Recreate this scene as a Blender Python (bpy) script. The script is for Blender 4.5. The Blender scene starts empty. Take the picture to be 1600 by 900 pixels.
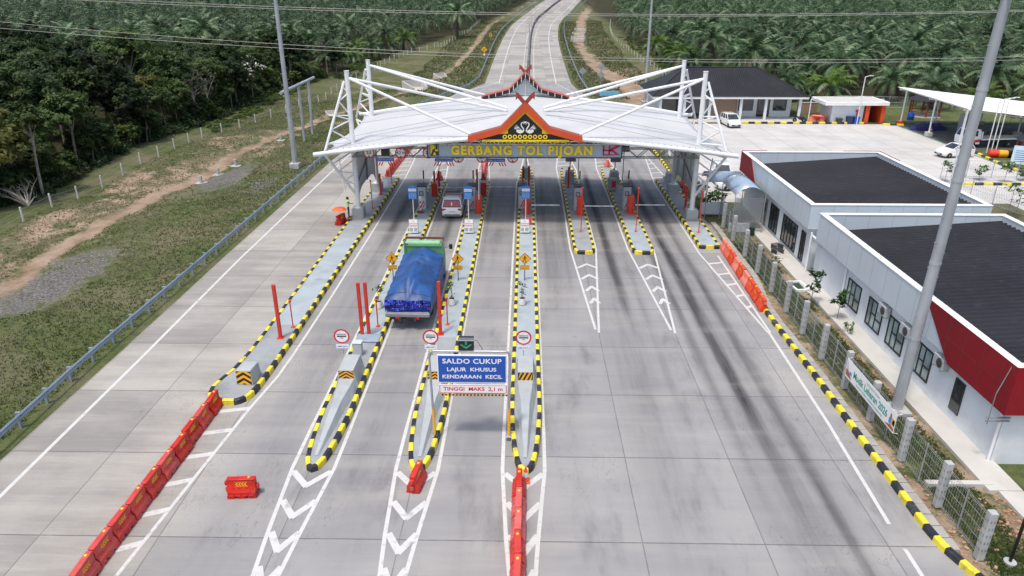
import bpy, bmesh, math, random
import numpy as np
from mathutils import Vector, Matrix, Euler

R = math.radians
PI = math.pi
sc = bpy.context.scene
COL = sc.collection

# ------------------------------------------------------------------ camera
cam_d = bpy.data.cameras.new('camera')
cam_d.sensor_width = 36.0
cam_d.lens = 24.98
cam_d.clip_start = 0.2
cam_d.clip_end = 6000
cam = bpy.data.objects.new('camera', cam_d)
COL.objects.link(cam)
cam.location = (0, 0, 18.0)
cam.rotation_euler = (R(90 - 23.167), 0, R(1.044))
sc.camera = cam

# ------------------------------------------------------------------ sky, sun, exposure
SUN_EL, SUN_AZ = R(70), R(-148)          # azimuth measured from +Y (away from the camera) towards +X
world = bpy.data.worlds.new('World')
sc.world = world
world.use_nodes = True
wn = world.node_tree
bg = wn.nodes['Background']
sky = wn.nodes.new('ShaderNodeTexSky')
sky.sky_type = 'NISHITA'
sky.sun_disc = False
sky.sun_elevation = SUN_EL
sky.sun_rotation = SUN_AZ
sky.dust_density = 4.0
sky.air_density = 1.0
sky.ozone_density = 1.0
wn.links.new(sky.outputs[0], bg.inputs[0])
bg.inputs[1].default_value = 0.15
sun_d = bpy.data.lights.new('sun', 'SUN')
sun_d.energy = 1.8
sun_d.angle = R(6)
sun_d.color = (1.0, 0.95, 0.86)
sun = bpy.data.objects.new('sun', sun_d)
COL.objects.link(sun)
sun.location = (0, 0, 60)
_sd = Vector((math.sin(SUN_AZ) * math.cos(SUN_EL), math.cos(SUN_AZ) * math.cos(SUN_EL), math.sin(SUN_EL)))
sun.rotation_euler = _sd.to_track_quat('Z', 'Y').to_euler()
sc.view_settings.view_transform = 'Standard'
sc.view_settings.look = 'None'
sc.view_settings.gamma = 1.0
sc.view_settings.use_curve_mapping = False
sc.view_settings.exposure = 0.42
sc.cycles.max_bounces = 6
sc.cycles.transparent_max_bounces = 12

rnd = random.Random(11)

# ------------------------------------------------------------------ helpers
class MB:
    """collects faces and links them as one mesh object"""
    def __init__(s):
        s.v, s.f, s.m = [], [], []
    def add(s, verts, faces, mi=0):
        b = len(s.v)
        s.v += [tuple(p) for p in verts]
        s.f += [tuple(i + b for i in f) for f in faces]
        s.m += [mi] * len(faces)
        return s
    def face(s, pts, mi=0):
        return s.add(pts, [tuple(range(len(pts)))], mi)
    def box(s, c, d, mi=0, rz=0, ch=0.0, M=None):
        """box centred at c, size d, optional chamfer ch, turn rz or matrix M about its centre"""
        hx, hy, hz = d[0] / 2, d[1] / 2, d[2] / 2
        if ch <= 0:
            vs = [(x, y, z) for x in (-hx, hx) for y in (-hy, hy) for z in (-hz, hz)]
            fs = [(0, 1, 3, 2), (4, 6, 7, 5), (0, 4, 5, 1), (2, 3, 7, 6), (0, 2, 6, 4), (1, 5, 7, 3)]
        else:
            ch = min(ch, hx * .9, hy * .9, hz * .9)
            vs, idx = [], {}
            for sx in (-1, 1):
                for sy in (-1, 1):
                    for sz in (-1, 1):
                        for a in range(3):
                            p = [sx * (hx - ch), sy * (hy - ch), sz * (hz - ch)]
                            p[a] = (sx * hx, sy * hy, sz * hz)[a]
                            idx[(sx, sy, sz, a)] = len(vs)
                            vs.append(tuple(p))
            fs = []
            S = (-1, 1)
            for a in range(3):
                o = [k for k in range(3) if k != a]
                for q in S:
                    lp = []
                    for (u, w) in ((-1, -1), (1, -1), (1, 1), (-1, 1)):
                        k = [0, 0, 0]; k[a] = q; k[o[0]] = u; k[o[1]] = w
                        lp.append(idx[(k[0], k[1], k[2], a)])
                    fs.append(tuple(lp))
                for u in S:
                    for w in S:
                        def kk(q):
                            k = [0, 0, 0]; k[a] = q; k[o[0]] = u; k[o[1]] = w
                            return tuple(k)
                        fs.append((idx[kk(-1) + (o[0],)], idx[kk(1) + (o[0],)], idx[kk(1) + (o[1],)], idx[kk(-1) + (o[1],)]))
            for sx in S:
                for sy in S:
                    for sz in S:
                        fs.append(tuple(idx[(sx, sy, sz, a)] for a in range(3)))
        if M is None:
            M = Matrix.Rotation(rz, 3, 'Z') if rz else None
        if M is not None:
            vs = [tuple(M @ Vector(p)) for p in vs]
        return s.add([(p[0] + c[0], p[1] + c[1], p[2] + c[2]) for p in vs], fs, mi)
    def bx(s, x0, x1, y0, y1, z0, z1, mi=0, ch=0.0):
        return s.box(((x0 + x1) / 2, (y0 + y1) / 2, (z0 + z1) / 2), (abs(x1 - x0), abs(y1 - y0), abs(z1 - z0)), mi, 0, ch)
    def prism(s, poly, z0, z1, mi=0, top=None):
        n = len(poly)
        vs = [(p[0], p[1], z0) for p in poly] + [(p[0], p[1], z1) for p in poly]
        s.add(vs, [(i, (i + 1) % n, n + (i + 1) % n, n + i) for i in range(n)], mi)
        b = len(s.v) - 2 * n
        s.f += [tuple(b + n + i for i in range(n)), tuple(b + n - 1 - i for i in range(n))]
        s.m += [mi if top is None else top, mi]
        return s
    def loft(s, rings, mi=0, cap=True, close=True):
        n = len(rings[0]); b = len(s.v)
        for r in rings:
            s.v += [tuple(p) for p in r]
        fs = []
        for k in range(len(rings) - 1):
            for i in range(n if close else n - 1):
                j = (i + 1) % n
                fs.append((b + k * n + i, b + k * n + j, b + (k + 1) * n + j, b + (k + 1) * n + i))
        if cap:
            fs.append(tuple(b + n - 1 - i for i in range(n)))
            fs.append(tuple(b + (len(rings) - 1) * n + i for i in range(n)))
        s.f += fs; s.m += [mi] * len(fs)
        return s
    def tube(s, pts, r, n=8, mi=0, cap=True):
        pts = [Vector(p) for p in pts]
        rs = r if isinstance(r, (list, tuple)) else [r] * len(pts)
        rings, up = [], None
        for i, p in enumerate(pts):
            t = (pts[min(i + 1, len(pts) - 1)] - pts[max(i - 1, 0)])
            t = t.normalized() if t.length > 1e-9 else Vector((0, 0, 1))
            if up is None:
                up = Vector((0, 0, 1)) if abs(t.z) < .9 else Vector((0, 1, 0))
            a = t.cross(up)
            if a.length < 1e-6:
                a = t.cross(Vector((1, 0, 0)))
            a.normalize(); b_ = a.cross(t).normalized(); up = b_
            rings.append([p + (a * math.cos(2 * PI * k / n) + b_ * math.sin(2 * PI * k / n)) * rs[i] for k in range(n)])
        return s.loft(rings, mi, cap)
    def lathe(s, prof, c=(0, 0, 0), n=16, mi=0, cap=True):
        rings = [[(c[0] + r * math.cos(2 * PI * k / n), c[1] + r * math.sin(2 * PI * k / n), c[2] + z) for k in range(n)] for r, z in prof]
        return s.loft(rings, mi, cap)
    def disc(s, c, r, ny=-1, n=24, mi=0, r0=0.0):
        """flat disc (or ring) facing +-Y"""
        p = [(c[0] + r * math.cos(2 * PI * k / n), c[1], c[2] + r * math.sin(2 * PI * k / n)) for k in range(n)]
        if r0 <= 0:
            return s.face(p, mi)
        q = [(c[0] + r0 * math.cos(2 * PI * k / n), c[1], c[2] + r0 * math.sin(2 * PI * k / n)) for k in range(n)]
        return s.add(p + q, [(k, (k + 1) % n, n + (k + 1) % n, n + k) for k in range(n)], mi)
    def flat(s, poly, y, th=0.0, mi=0, X=0.0, Z=0.0, sc_=1.0):
        """outline in the XZ plane at depth y with thickness th towards +Y"""
        a = [(X + p[0] * sc_, y, Z + p[1] * sc_) for p in poly]
        n = len(a)
        if th == 0:
            return s.face(a, mi)
        b = [(p[0], y + th, p[2]) for p in a]
        s.add(a + b, [(i, (i + 1) % n, n + (i + 1) % n, n + i) for i in range(n)] + [tuple(range(n)), tuple(range(2 * n - 1, n - 1, -1))], mi)
        return s
    def mesh(s, name, mats, smooth=False, fix=True):
        me = bpy.data.meshes.new(name)
        me.from_pydata(s.v, [], s.f)
        if not isinstance(mats, (list, tuple)):
            mats = [mats]
        for m in mats:
            me.materials.append(m)
        if len(mats) > 1:
            me.polygons.foreach_set('material_index', s.m)
        if fix:
            b = bmesh.new(); b.from_mesh(me)
            bmesh.ops.recalc_face_normals(b, faces=b.faces)
            b.to_mesh(me); b.free()
        if smooth:
            me.polygons.foreach_set('use_smooth', [True] * len(me.polygons))
            if smooth != 'all':
                try:
                    me.set_sharp_from_angle(angle=R(38))
                except Exception:
                    pass
        me.update()
        return me
    def build(s, name, mats, parent=None, smooth=False, loc=None, rz=0, fix=True):
        o = bpy.data.objects.new(name, s.mesh(name, mats, smooth, fix))
        COL.objects.link(o)
        if parent is not None:
            o.parent = parent
        if loc is not None:
            o.location = loc
        if rz:
            o.rotation_euler = (0, 0, rz)
        return o

def tag(o, label=None, cat=None, group=None, kind=None):
    if label: o['label'] = label
    if cat: o['category'] = cat
    if group: o['group'] = group
    if kind: o['kind'] = kind
    return o

def thing(name, label, cat, loc=(0, 0, 0), rz=0, group=None):
    o = bpy.data.objects.new(name, None)
    o.empty_display_size = .3
    COL.objects.link(o)
    o.location = loc
    o.rotation_euler = (0, 0, rz)
    return tag(o, label, cat, group)

def kids(o):
    return [c for c in o.children]

def dup(o, loc=None, rz=None, label=None, group=None, parent=None, scale=None):
    """copy of a thing with its parts and sub-parts (mesh data shared)"""
    c = o.copy(); COL.objects.link(c)
    if parent is not None: c.parent = parent
    if loc is not None: c.location = loc
    if rz is not None: c.rotation_euler = (0, 0, rz)
    if scale is not None: c.scale = scale if isinstance(scale, (tuple, list)) else (scale,) * 3
    if label: c['label'] = label
    if group: c['group'] = group
    for ch in list(o.children):
        dup(ch, parent=c)
    return c

ORD = ['zeroth', 'first', 'second', 'third', 'fourth', 'fifth', 'sixth', 'seventh', 'eighth', 'ninth', 'tenth', 'eleventh', 'twelfth',
       'thirteenth', 'fourteenth', 'fifteenth', 'sixteenth']

def text_mesh(body, size, mat, name='lettering', parent=None, loc=(0, 0, 0), rot=(PI / 2, 0, 0), ext=0.002, off=0.0, align='CENTER', sx=1.0, spacing=1.0, width=None):
    cu = bpy.data.curves.new('lettering_curve', 'FONT')
    cu.body = body; cu.size = size; cu.extrude = ext; cu.offset = off
    cu.align_x = align; cu.align_y = 'CENTER'; cu.space_character = spacing
    cu.resolution_u = 3
    o = bpy.data.objects.new('lettering_tmp', cu)
    COL.objects.link(o)
    dg = bpy.context.evaluated_depsgraph_get()
    me = bpy.data.meshes.new_from_object(o.evaluated_get(dg))
    bpy.data.objects.remove(o); bpy.data.curves.remove(cu)
    me.materials.clear(); me.materials.append(mat)
    n = bpy.data.objects.new(name, me)
    COL.objects.link(n)
    if width:
        xs = [v.co.x for v in me.vertices]
        sx = width / max(1e-6, max(xs) - min(xs))
    n.scale = (sx, 1, 1)
    n.location = loc; n.rotation_euler = rot
    if parent is not None: n.parent = parent
    return n

# ------------------------------------------------------------------ node helper
class X:
    """arithmetic on shader sockets"""
    def __init__(s, nt, so): s.nt, s.so = nt, so
    def _m(s, op, *a, clamp=False):
        n = s.nt.nodes.new('ShaderNodeMath'); n.operation = op; n.use_clamp = clamp
        for i, q in enumerate((s,) + a):
            if isinstance(q, X): s.nt.links.new(q.so, n.inputs[i])
            else: n.inputs[i].default_value = q
        return X(s.nt, n.outputs[0])
    def __add__(s, o): return s._m('ADD', o)
    __radd__ = __add__
    def __sub__(s, o): return s._m('SUBTRACT', o)
    def __rsub__(s, o): return (s * -1.0) + o
    def __mul__(s, o): return s._m('MULTIPLY', o)
    __rmul__ = __mul__
    def __truediv__(s, o): return s._m('DIVIDE', o)
    def abs(s): return s._m('ABSOLUTE')
    def floor(s): return s._m('FLOOR')
    def mod(s, o): return s._m('FLOORED_MODULO', o)
    def min(s, o): return s._m('MINIMUM', o)
    def max(s, o): return s._m('MAXIMUM', o)
    def clamp(s): return s._m('ADD', 0.0, clamp=True)
    def gauss(s, c, w):
        d = (s - c) / w
        return (d * d * -1.0)._m('EXPONENT')
    def step(s, a, b):
        n = s.nt.nodes.new('ShaderNodeMapRange'); n.interpolation_type = 'SMOOTHSTEP'
        s.nt.links.new(s.so, n.inputs[0]); n.inputs[1].default_value = a; n.inputs[2].default_value = b
        return X(s.nt, n.outputs[0])

def comb(nt, x, y, z=0.0):
    n = nt.nodes.new('ShaderNodeCombineXYZ')
    for i, q in enumerate((x, y, z)):
        if isinstance(q, X): nt.links.new(q.so, n.inputs[i])
        else: n.inputs[i].default_value = q
    return n.outputs[0]

def noise(nt, vec, scale=1.0, detail=3.0, rough=.55, dist=0.0):
    n = nt.nodes.new('ShaderNodeTexNoise')
    nt.links.new(vec, n.inputs['Vector'])
    n.inputs['Scale'].default_value = scale; n.inputs['Detail'].default_value = detail
    n.inputs['Roughness'].default_value = rough; n.inputs['Distortion'].default_value = dist
    return X(nt, n.outputs[0])

def mixc(nt, f, a, b, mode='MIX'):
    n = nt.nodes.new('ShaderNodeMix'); n.data_type = 'RGBA'; n.blend_type = mode
    if isinstance(f, X): nt.links.new(f.so, n.inputs[0])
    else: n.inputs[0].default_value = f
    for k, q in ((6, a), (7, b)):
        if isinstance(q, (tuple, list)): n.inputs[k].default_value = tuple(q)[:3] + (1,)
        elif isinstance(q, X): nt.links.new(q.so, n.inputs[k])
        else: nt.links.new(q, n.inputs[k])
    return n.outputs[2]

def newmat(name):
    m = bpy.data.materials.new(name); m.use_nodes = True
    nt = m.node_tree
    return m, nt, nt.nodes['Principled BSDF']

def bump(nt, hgt, bs, strength=.3, dist=.02):
    b = nt.nodes.new('ShaderNodeBump')
    b.inputs['Strength'].default_value = strength; b.inputs['Distance'].default_value = dist
    nt.links.new(hgt.so, b.inputs['Height']); nt.links.new(b.outputs[0], bs.inputs['Normal'])

def mat(name, col, rough=.6, var=.12, scale=2.5, metal=0.0, bmp=0.0, dirt=None, dscale=.8, damt=.5, coat=0.0, spec=.5, world=True, emit=0.0, rand=0.0):
    m, nt, bs = newmat(name)
    if world:
        g = nt.nodes.new('ShaderNodeNewGeometry').outputs['Position']
    else:
        g = nt.nodes.new('ShaderNodeTexCoord').outputs['Object']
    n1 = noise(nt, g, scale, 4)
    lo = tuple(c * (1 - var) for c in col); hi = tuple(min(1, c * (1 + var)) for c in col)
    c = mixc(nt, n1.step(.3, .7), lo, hi)
    if dirt:
        n2 = noise(nt, g, dscale, 5, .65)
        c = mixc(nt, n2.step(.5, .75) * damt, c, dirt)
    if rand:
        oi = nt.nodes.new('ShaderNodeObjectInfo'); hs = nt.nodes.new('ShaderNodeHueSaturation')
        nt.links.new((X(nt, oi.outputs['Random']) * rand + (1 - rand * .6)).so, hs.inputs['Value']); nt.links.new((X(nt, oi.outputs['Random']) * -rand + 1.06).so, hs.inputs['Saturation']); nt.links.new(c, hs.inputs['Color']); c = hs.outputs[0]
    nt.links.new(c, bs.inputs['Base Color'])
    bs.inputs['Roughness'].default_value = rough
    bs.inputs['Metallic'].default_value = metal
    bs.inputs['Specular IOR Level'].default_value = spec
    if coat: bs.inputs['Coat Weight'].default_value = coat
    if emit:
        bs.inputs['Emission Color'].default_value = tuple(col) + (1,); bs.inputs['Emission Strength'].default_value = emit
    if bmp: bump(nt, noise(nt, g, scale * 6, 3), bs, bmp, .02)
    return m

def glassmat(name, col=(.02, .025, .03), rough=.06):
    m, nt, bs = newmat(name)
    g = nt.nodes.new('ShaderNodeNewGeometry').outputs['Position']
    nt.links.new(mixc(nt, noise(nt, g, .9, 2).step(.35, .65), col, tuple(c * 2.2 for c in col)), bs.inputs['Base Color'])
    bs.inputs['Roughness'].default_value = rough
    bs.inputs['Specular IOR Level'].default_value = .8
    return m

M = {}
M['white_steel'] = mat('white_steel', (.74, .76, .77), .42, .05, 1.2, dirt=(.45, .44, .42), dscale=.7, damt=.35)
M['galv'] = mat('galvanised_steel', (.42, .45, .48), .42, .14, 1.5, metal=.55)
M['pole_grey'] = mat('pole_grey', (.40, .43, .46), .48, .10, .8, metal=.3)
M['red'] = mat('red_paint', (.58, .035, .02), .45, .1, 2.0)
M['redbox'] = mat('red_enamel', (.68, .05, .015), .38, .06, 2.0)
M['orange'] = mat('orange_paint', (.80, .16, .02), .42, .06, 1.5)
M['barrier'] = mat('barrier_plastic', (.58, .032, .022), .5, .12, 2.5, dirt=(.40, .15, .12), dscale=2.2, damt=.6, rand=.25)
M['barrier_o'] = mat('faded_barrier_plastic', (.74, .075, .025), .5, .12, 2.5, dirt=(.55, .24, .16), dscale=2.2, damt=.65, rand=.25)
M['yellow'] = mat('kerb_yellow', (.78, .64, .035), .55, .08, 3, dirt=(.20, .18, .10), dscale=2.2, damt=.75)
M['black'] = mat('kerb_black', (.018, .02, .028), .5, .3, 3, dirt=(.13, .13, .125), dscale=2.2, damt=.75)
M['signyellow'] = mat('sign_yellow', (.85, .40, .012), .42, .03, 1)
M['gold'] = mat('letter_gold', (.95, .68, .014), .38, .03, 1)
M['blackpaint'] = mat('black_paint', (.012, .012, .013), .45, .2, 2)
M['island'] = mat('island_screed', (.29, .31, .32), .75, .09, .9, dirt=(.17, .175, .175), dscale=.6, damt=.75)
M['island_blue'] = mat('island_paint_sunlit_floor', (.335, .385, .41), .65, .08, .8, dirt=(.21, .235, .245), dscale=.7, damt=.7)  # floor paint, also the sunlit floor tone ahead of the canopy shade
M['concgrey'] = mat('painted_concrete_grey', (.37, .40, .41), .75, .07, 1.2, dirt=(.24, .24, .23), dscale=1.1, damt=.5)
M['concpost'] = mat('precast_concrete', (.40, .41, .41), .8, .09, 2.0, dirt=(.25, .25, .23), dscale=1.5, damt=.5)
M['white'] = mat('white_paint', (.80, .81, .82), .5, .03, 1.0)
M['panelwhite'] = mat('white_panel', (.52, .59, .64), .4, .04, .5, dirt=(.5, .53, .54), dscale=.35, damt=.4)
M['wall'] = mat('white_render', (.70, .75, .79), .75, .04, .6, dirt=(.52, .53, .53), dscale=.5, damt=.5)
M['redpanel'] = mat('red_panel', (.23, .008, .016), .5, .10, .4, spec=.25, dirt=(.17, .01, .016), dscale=.5, damt=.5)
M['blue'] = mat('sign_blue', (.012, .085, .42), .4, .06, 1)
M['blue_light'] = mat('sign_light_blue', (.03, .21, .62), .4, .06, 1)
M['signred'] = mat('sign_red', (.60, .015, .05), .4, .05, 1)
M['darkgrey'] = mat('dark_grey', (.05, .053, .057), .5, .2, 2)
M['midgrey'] = mat('mid_grey', (.21, .22, .23), .55, .1, 2)
M['kioskgrey'] = mat('kiosk_grey', (.42, .45, .47), .42, .06, 1.5)
M['glass'] = glassmat('dark_glass')
M['tyre'] = mat('tyre_rubber', (.012, .012, .012), .8, .2, 5)
M['carwhite'] = mat('car_white', (.78, .79, .80), .22, .02, 1, coat=.8)
M['plastic_black'] = mat('black_plastic', (.02, .02, .022), .45, .2, 3)
M['rim'] = mat('alloy_rim', (.45, .45, .46), .3, .1, 4, metal=.9)
M['lamp_red'] = mat('tail_lamp_red', (.5, .01, .01), .2, .1, 4)
M['lamp_clear'] = mat('head_lamp_clear', (.7, .72, .74), .12, .05, 4)
M['marking'] = mat('road_paint_white', (.56, .56, .55), .65, .10, 2, dirt=(.30, .295, .285), dscale=2.0, damt=.95)
M['brown'] = mat('timber_brown', (.16, .05, .025), .6, .2, 3)
M['terracotta'] = mat('flower_pot_white', (.72, .72, .71), .5, .03, 3)
M['soil'] = mat('potting_soil', (.035, .025, .018), .9, .3, 8)
M['green_steel'] = mat('truck_green', (.10, .27, .13), .5, .12, 2, dirt=(.13, .2, .12), dscale=2, damt=.5)
M['skin'] = mat('skin', (.28, .15, .09), .55, .06, 5)
M['hivis'] = mat('hi_vis_vest', (.50, .85, .06), .6, .06, 6)
M['trousers'] = mat('dark_trousers', (.015, .016, .02), .8, .2, 6)
M['refl'] = mat('reflective_tape', (.62, .64, .62), .35, .05, 5)
M['hair'] = mat('black_hair', (.01, .009, .008), .6, .2, 10)

def terrain(y):
    s = (y - 150.0) / 12.0
    return 0.36 * math.log1p(math.exp(s)) if s < 30 else 0.03 * (y - 150.0)
# ================================================================== GROUND, ROADS, MARKINGS
def axis(parts):
    out = []
    for a, b, st in parts:
        n = max(1, int(round((b - a) / st)))
        out += [a + (b - a) * i / n for i in range(n)]
    out.append(parts[-1][1])
    return np.array(out)

def vnoise(x, y, seed=0):
    """cheap smooth value noise"""
    xi, yi = np.floor(x), np.floor(y)
    fx, fy = x - xi, y - yi
    fx, fy = fx * fx * (3 - 2 * fx), fy * fy * (3 - 2 * fy)
    def hsh(a, b):
        q = np.sin(a * 127.1 + b * 311.7 + seed * 74.7) * 43758.5453
        return q - np.floor(q)
    return (hsh(xi, yi) * (1 - fx) + hsh(xi + 1, yi) * fx) * (1 - fy) + (hsh(xi, yi + 1) * (1 - fx) + hsh(xi + 1, yi + 1) * fx) * fy

HW = np.array([(-60, -21.6, 15.0), (17, -21.5, 15.0), (18.4, -21.5, 14.9), (19.3, -21.5, 14.5), (24, -21.45, 14.45), (38.7, -21.45, 14.4), (39.5, -21.45, 15.0), (48, -21.5, 15.0), (78, -21.4, 15.0), (88, -20.8, 14.7), (100, -18.6, 13.8), (115, -15.6, 12.2),
               (127, -12.7, 10.6), (135, -10.2, 9.6), (143, -7.9, 8.9), (174, -7.8, 9.1), (205, -7.5, 9.4), (233, -7.0, 10.0), (258, -6.2, 11.0), (282, -5.1, 12.3),
               (315, -2.4, 15.6), (347, .8, 19.9), (400, 5.4, 26.0), (457, 11.5, 32.8), (540, 25., 46.), (700, 60, 82)], float)
def road_l(y): return np.interp(y, HW[:, 0], HW[:, 1])
def road_r(y): return np.interp(y, HW[:, 0], HW[:, 2])
def spline_y(pts, y):
    p = np.array(pts, float)
    return np.interp(y, p[:, 0], p[:, 1])
TERR = np.vectorize(terrain)
LEFT_PATH = [(20, -33.4), (42, -34.1), (47, -35), (59, -34.7), (73, -34.4), (84, -33.8), (92, -32.3), (108, -29.4), (130, -24), (154, -18.5), (180, -16.5), (232, -14.5), (290, -13.5), (330, -10), (420, 1)]
RIGHT_WASH = [(100, 21), (127, 20.2), (138, 20), (148, 18.6), (174, 16.3), (215, 15.4), (243, 17.3), (280, 20.5), (310, 22.5), (424, 37)]
WHITE_FENCE_L = [(20, -41.8), (92, -41.7), (98, -40), (105, -38.4), (112, -36.3), (123, -34.8), (150, -34.6), (176, -34.6), (199, -30.2), (208, -25.2), (260, -19), (310, -17.5), (360, -10)]

def gh(x, y):
    """ground height"""
    x = np.asarray(x, float); y = np.asarray(y, float)
    base = TERR(y)
    dl, dr = road_l(y) - x, x - np.where(y < 104, np.maximum(road_r(y), 85.0), road_r(y))
    d = np.maximum(dl, dr)
    msk = np.clip((d - 1.5) / 6.0, 0, 1)
    b = (vnoise(x * .12, y * .12, 1) - .5) * .9 + (vnoise(x * .45, y * .45, 2) - .5) * .22
    b = b + np.exp(-((x - spline_y(LEFT_PATH, y)) / 1.6) ** 2) * -.35 * (y > 66) - np.exp(-((x - spline_y(RIGHT_WASH, y)) / 1.8) ** 2) * .4 * (y > 104)
    b = b - .35 * np.clip((dl - 2) / 8, 0, 1)
    return base - .05 + msk * b

def make_ground():
    xs = axis([(-2600, -400, 200), (-400, -130, 18), (-130, -56, 4), (-56, -12, .8), (-12, 14, 2), (14, 60, 1.2), (60, 130, 4), (130, 500, 20), (500, 2600, 200)])
    ys = axis([(-300, 0, 30), (0, 16, 4), (16, 110, .8), (110, 300, 1.6), (300, 520, 5), (520, 1200, 60), (1200, 3600, 300)])
    Xg, Yg = np.meshgrid(xs, ys)
    Z = gh(Xg, Yg)
    nx, ny = len(xs), len(ys)
    co = np.stack([Xg, Yg, Z], -1).reshape(-1, 3)
    i = np.arange((nx - 1) * (ny - 1)); r, c = i // (nx - 1), i % (nx - 1)
    q = np.stack([r * nx + c, r * nx + c + 1, (r + 1) * nx + c + 1, (r + 1) * nx + c], -1).astype(np.int32)
    me = bpy.data.meshes.new('ground')
    me.vertices.add(len(co)); me.vertices.foreach_set('co', co.ravel())
    me.loops.add(q.size); me.loops.foreach_set('vertex_index', q.ravel())
    me.polygons.add(len(q)); me.polygons.foreach_set('loop_start', np.arange(0, q.size, 4))
    me.update(calc_edges=True); me.validate()
    me.polygons.foreach_set('use_smooth', [True] * len(q))
    # bare earth and gravel masks
    X_, Y_ = co[:, 0], co[:, 1]
    wob = (vnoise(X_ * .3, Y_ * .3, 5) - .5) * 2.0 + (vnoise(X_ * .9, Y_ * .9, 6) - .5) * 1.0
    dirt = np.exp(-((X_ - spline_y(LEFT_PATH, Y_) + wob * .5) / np.where(Y_ < 90, .95, 1.1)) ** 4) * np.where(Y_ < 96, 1, .75)
    dirt = np.maximum(dirt, np.clip(1.25 - np.abs(X_ - spline_y(LEFT_PATH, Y_) - 3.0) / 4, 0, 1) * .75 * (vnoise(X_ * .2, Y_ * .2, 8) > .42) * (Y_ > 100) * (Y_ < 170))
    dirt = np.maximum(dirt, .8 * np.clip(1.2 - np.abs(X_ + 39.6) / 2.2, 0, 1) * (vnoise(X_ * .25, Y_ * .16, 9) > .38) * (Y_ < 84))
    dirt = np.maximum(dirt, np.exp(-((X_ - spline_y(RIGHT_WASH, Y_) + wob) / np.interp(Y_, [100, 125, 150, 180, 220, 300], [2.5, 4.2, 3.6, 1.6, 1.4, 2])) ** 4) * (Y_ > 100))
    dirt = np.maximum(dirt, .9 * np.exp(-(((X_ - 22.5) / 4) ** 2 + ((Y_ - 160) / 9) ** 2)))
    dirt = np.maximum(dirt, 1.0 * np.exp(-((X_ - 15.2) / .42) ** 2) * (Y_ > 15) * (Y_ < 56) * (.4 + .6 * vnoise(X_, Y_ * .5, 11)))
    dirt = np.maximum(dirt, .75 * np.exp(-((X_ - 17.7) / .35) ** 2) * (Y_ > 15) * (Y_ < 52))
    dirt = np.maximum(dirt, np.exp(-(((X_ - 18) / 1.3) ** 2 + ((Y_ - 20.8) / 1.2) ** 2)))
    dirt = np.maximum(dirt, .28 * (vnoise(X_ * .09, Y_ * .05, 21) > .62) * ((X_ < -23) & (X_ > -40)))
    dirt = np.maximum(dirt, .62 * np.clip(1.3 - np.abs(X_ + 36.3) / 5.2, 0, 1) * (.45 + .75 * vnoise(X_ * .35, Y_ * .22, 51)) * (Y_ < 96))
    dirt = np.maximum(dirt, .55 * np.clip(1.3 - np.abs(X_ + 30.5) / 3.2, 0, 1) * (.2 + 1.0 * vnoise(X_ * .3, Y_ * .18, 52)) * (Y_ > 58) * (Y_ < 92))
    grav = np.exp(-(((X_ + 31.5) / 2.6) ** 2 + ((Y_ - 44) / 7) ** 2)) + np.exp(-(((X_ + 31) / 2.4) ** 2 + ((Y_ - 72) / 7) ** 2)) + .9 * np.exp(-(((X_ + 25.8) / 1.6) ** 2 + ((Y_ - 68) / 4) ** 2))
    grav = np.maximum(grav, .7 * np.exp(-((X_ - 16.2) / .9) ** 2) * (Y_ > 62) * (Y_ < 112))
    litter_shade = np.clip(np.where(X_ > 0, np.where(Y_ > 119, (X_ - 30) / 5, np.where(Y_ > 108, (X_ - 58) / 5, 0)), 0), 0, 1)  # leaf litter mask, with the shade under palms and trees painted in
    litter_shade = np.maximum(litter_shade, np.clip(-(X_ + np.interp(Y_, [40, 60, 104, 147, 160, 195, 229, 279, 347, 460], [47, 46, 45.5, 43, 39, 33, 26, 17.5, 9, -3])) / 3, 0, 1))
    a = me.attributes.new('shaded_litter', 'FLOAT', 'POINT'); a.data.foreach_set('value', litter_shade.astype(np.float32))
    a = me.attributes.new('dirt', 'FLOAT', 'POINT'); a.data.foreach_set('value', np.clip(dirt, 0, 1).astype(np.float32))
    a = me.attributes.new('gravel', 'FLOAT', 'POINT'); a.data.foreach_set('value', np.clip(grav, 0, 1).astype(np.float32))
    o = bpy.data.objects.new('ground', me); COL.objects.link(o)
    tag(o, kind='structure')
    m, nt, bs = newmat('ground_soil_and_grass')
    g = nt.nodes.new('ShaderNodeNewGeometry').outputs['Position']
    def attr(n):
        a_ = nt.nodes.new('ShaderNodeAttribute'); a_.attribute_name = n
        return X(nt, a_.outputs['Fac'])
    n1 = noise(nt, g, .16, 6, .68, .4); n2 = noise(nt, g, 1.6, 5, .7); n3 = noise(nt, g, 7.0, 4, .7); n4 = noise(nt, g, .5, 5, .65)
    grass = mixc(nt, n2.step(.3, .72), (.055, .072, .026), (.115, .140, .052))
    grass = mixc(nt, n1.step(.40, .66) * .8, grass, (.175, .150, .098))
    grass = mixc(nt, n3.step(.5, .72) * .6, grass, (.045, .050, .022))
    earth = mixc(nt, n4.step(.3, .7), (.225, .155, .105), (.37, .29, .21))
    earth = mixc(nt, n3.step(.45, .75) * .55, earth, (.18, .12, .085))
    gr = mixc(nt, n3.step(.4, .62), (.075, .07, .068), (.21, .20, .19))
    c = mixc(nt, (attr('dirt') * .92 + (n2 - .5) * 1.1 + (n3 - .5) * 1.1 + (n4 - .5) * 1.3).step(.38, .70), grass, earth)
    c = mixc(nt, (attr('gravel') + (n2 - .5) * 1.6 + (n3 - .5) * 1.3 + (n4 - .5) * 1.2).step(.48, .72), c, gr)
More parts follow.
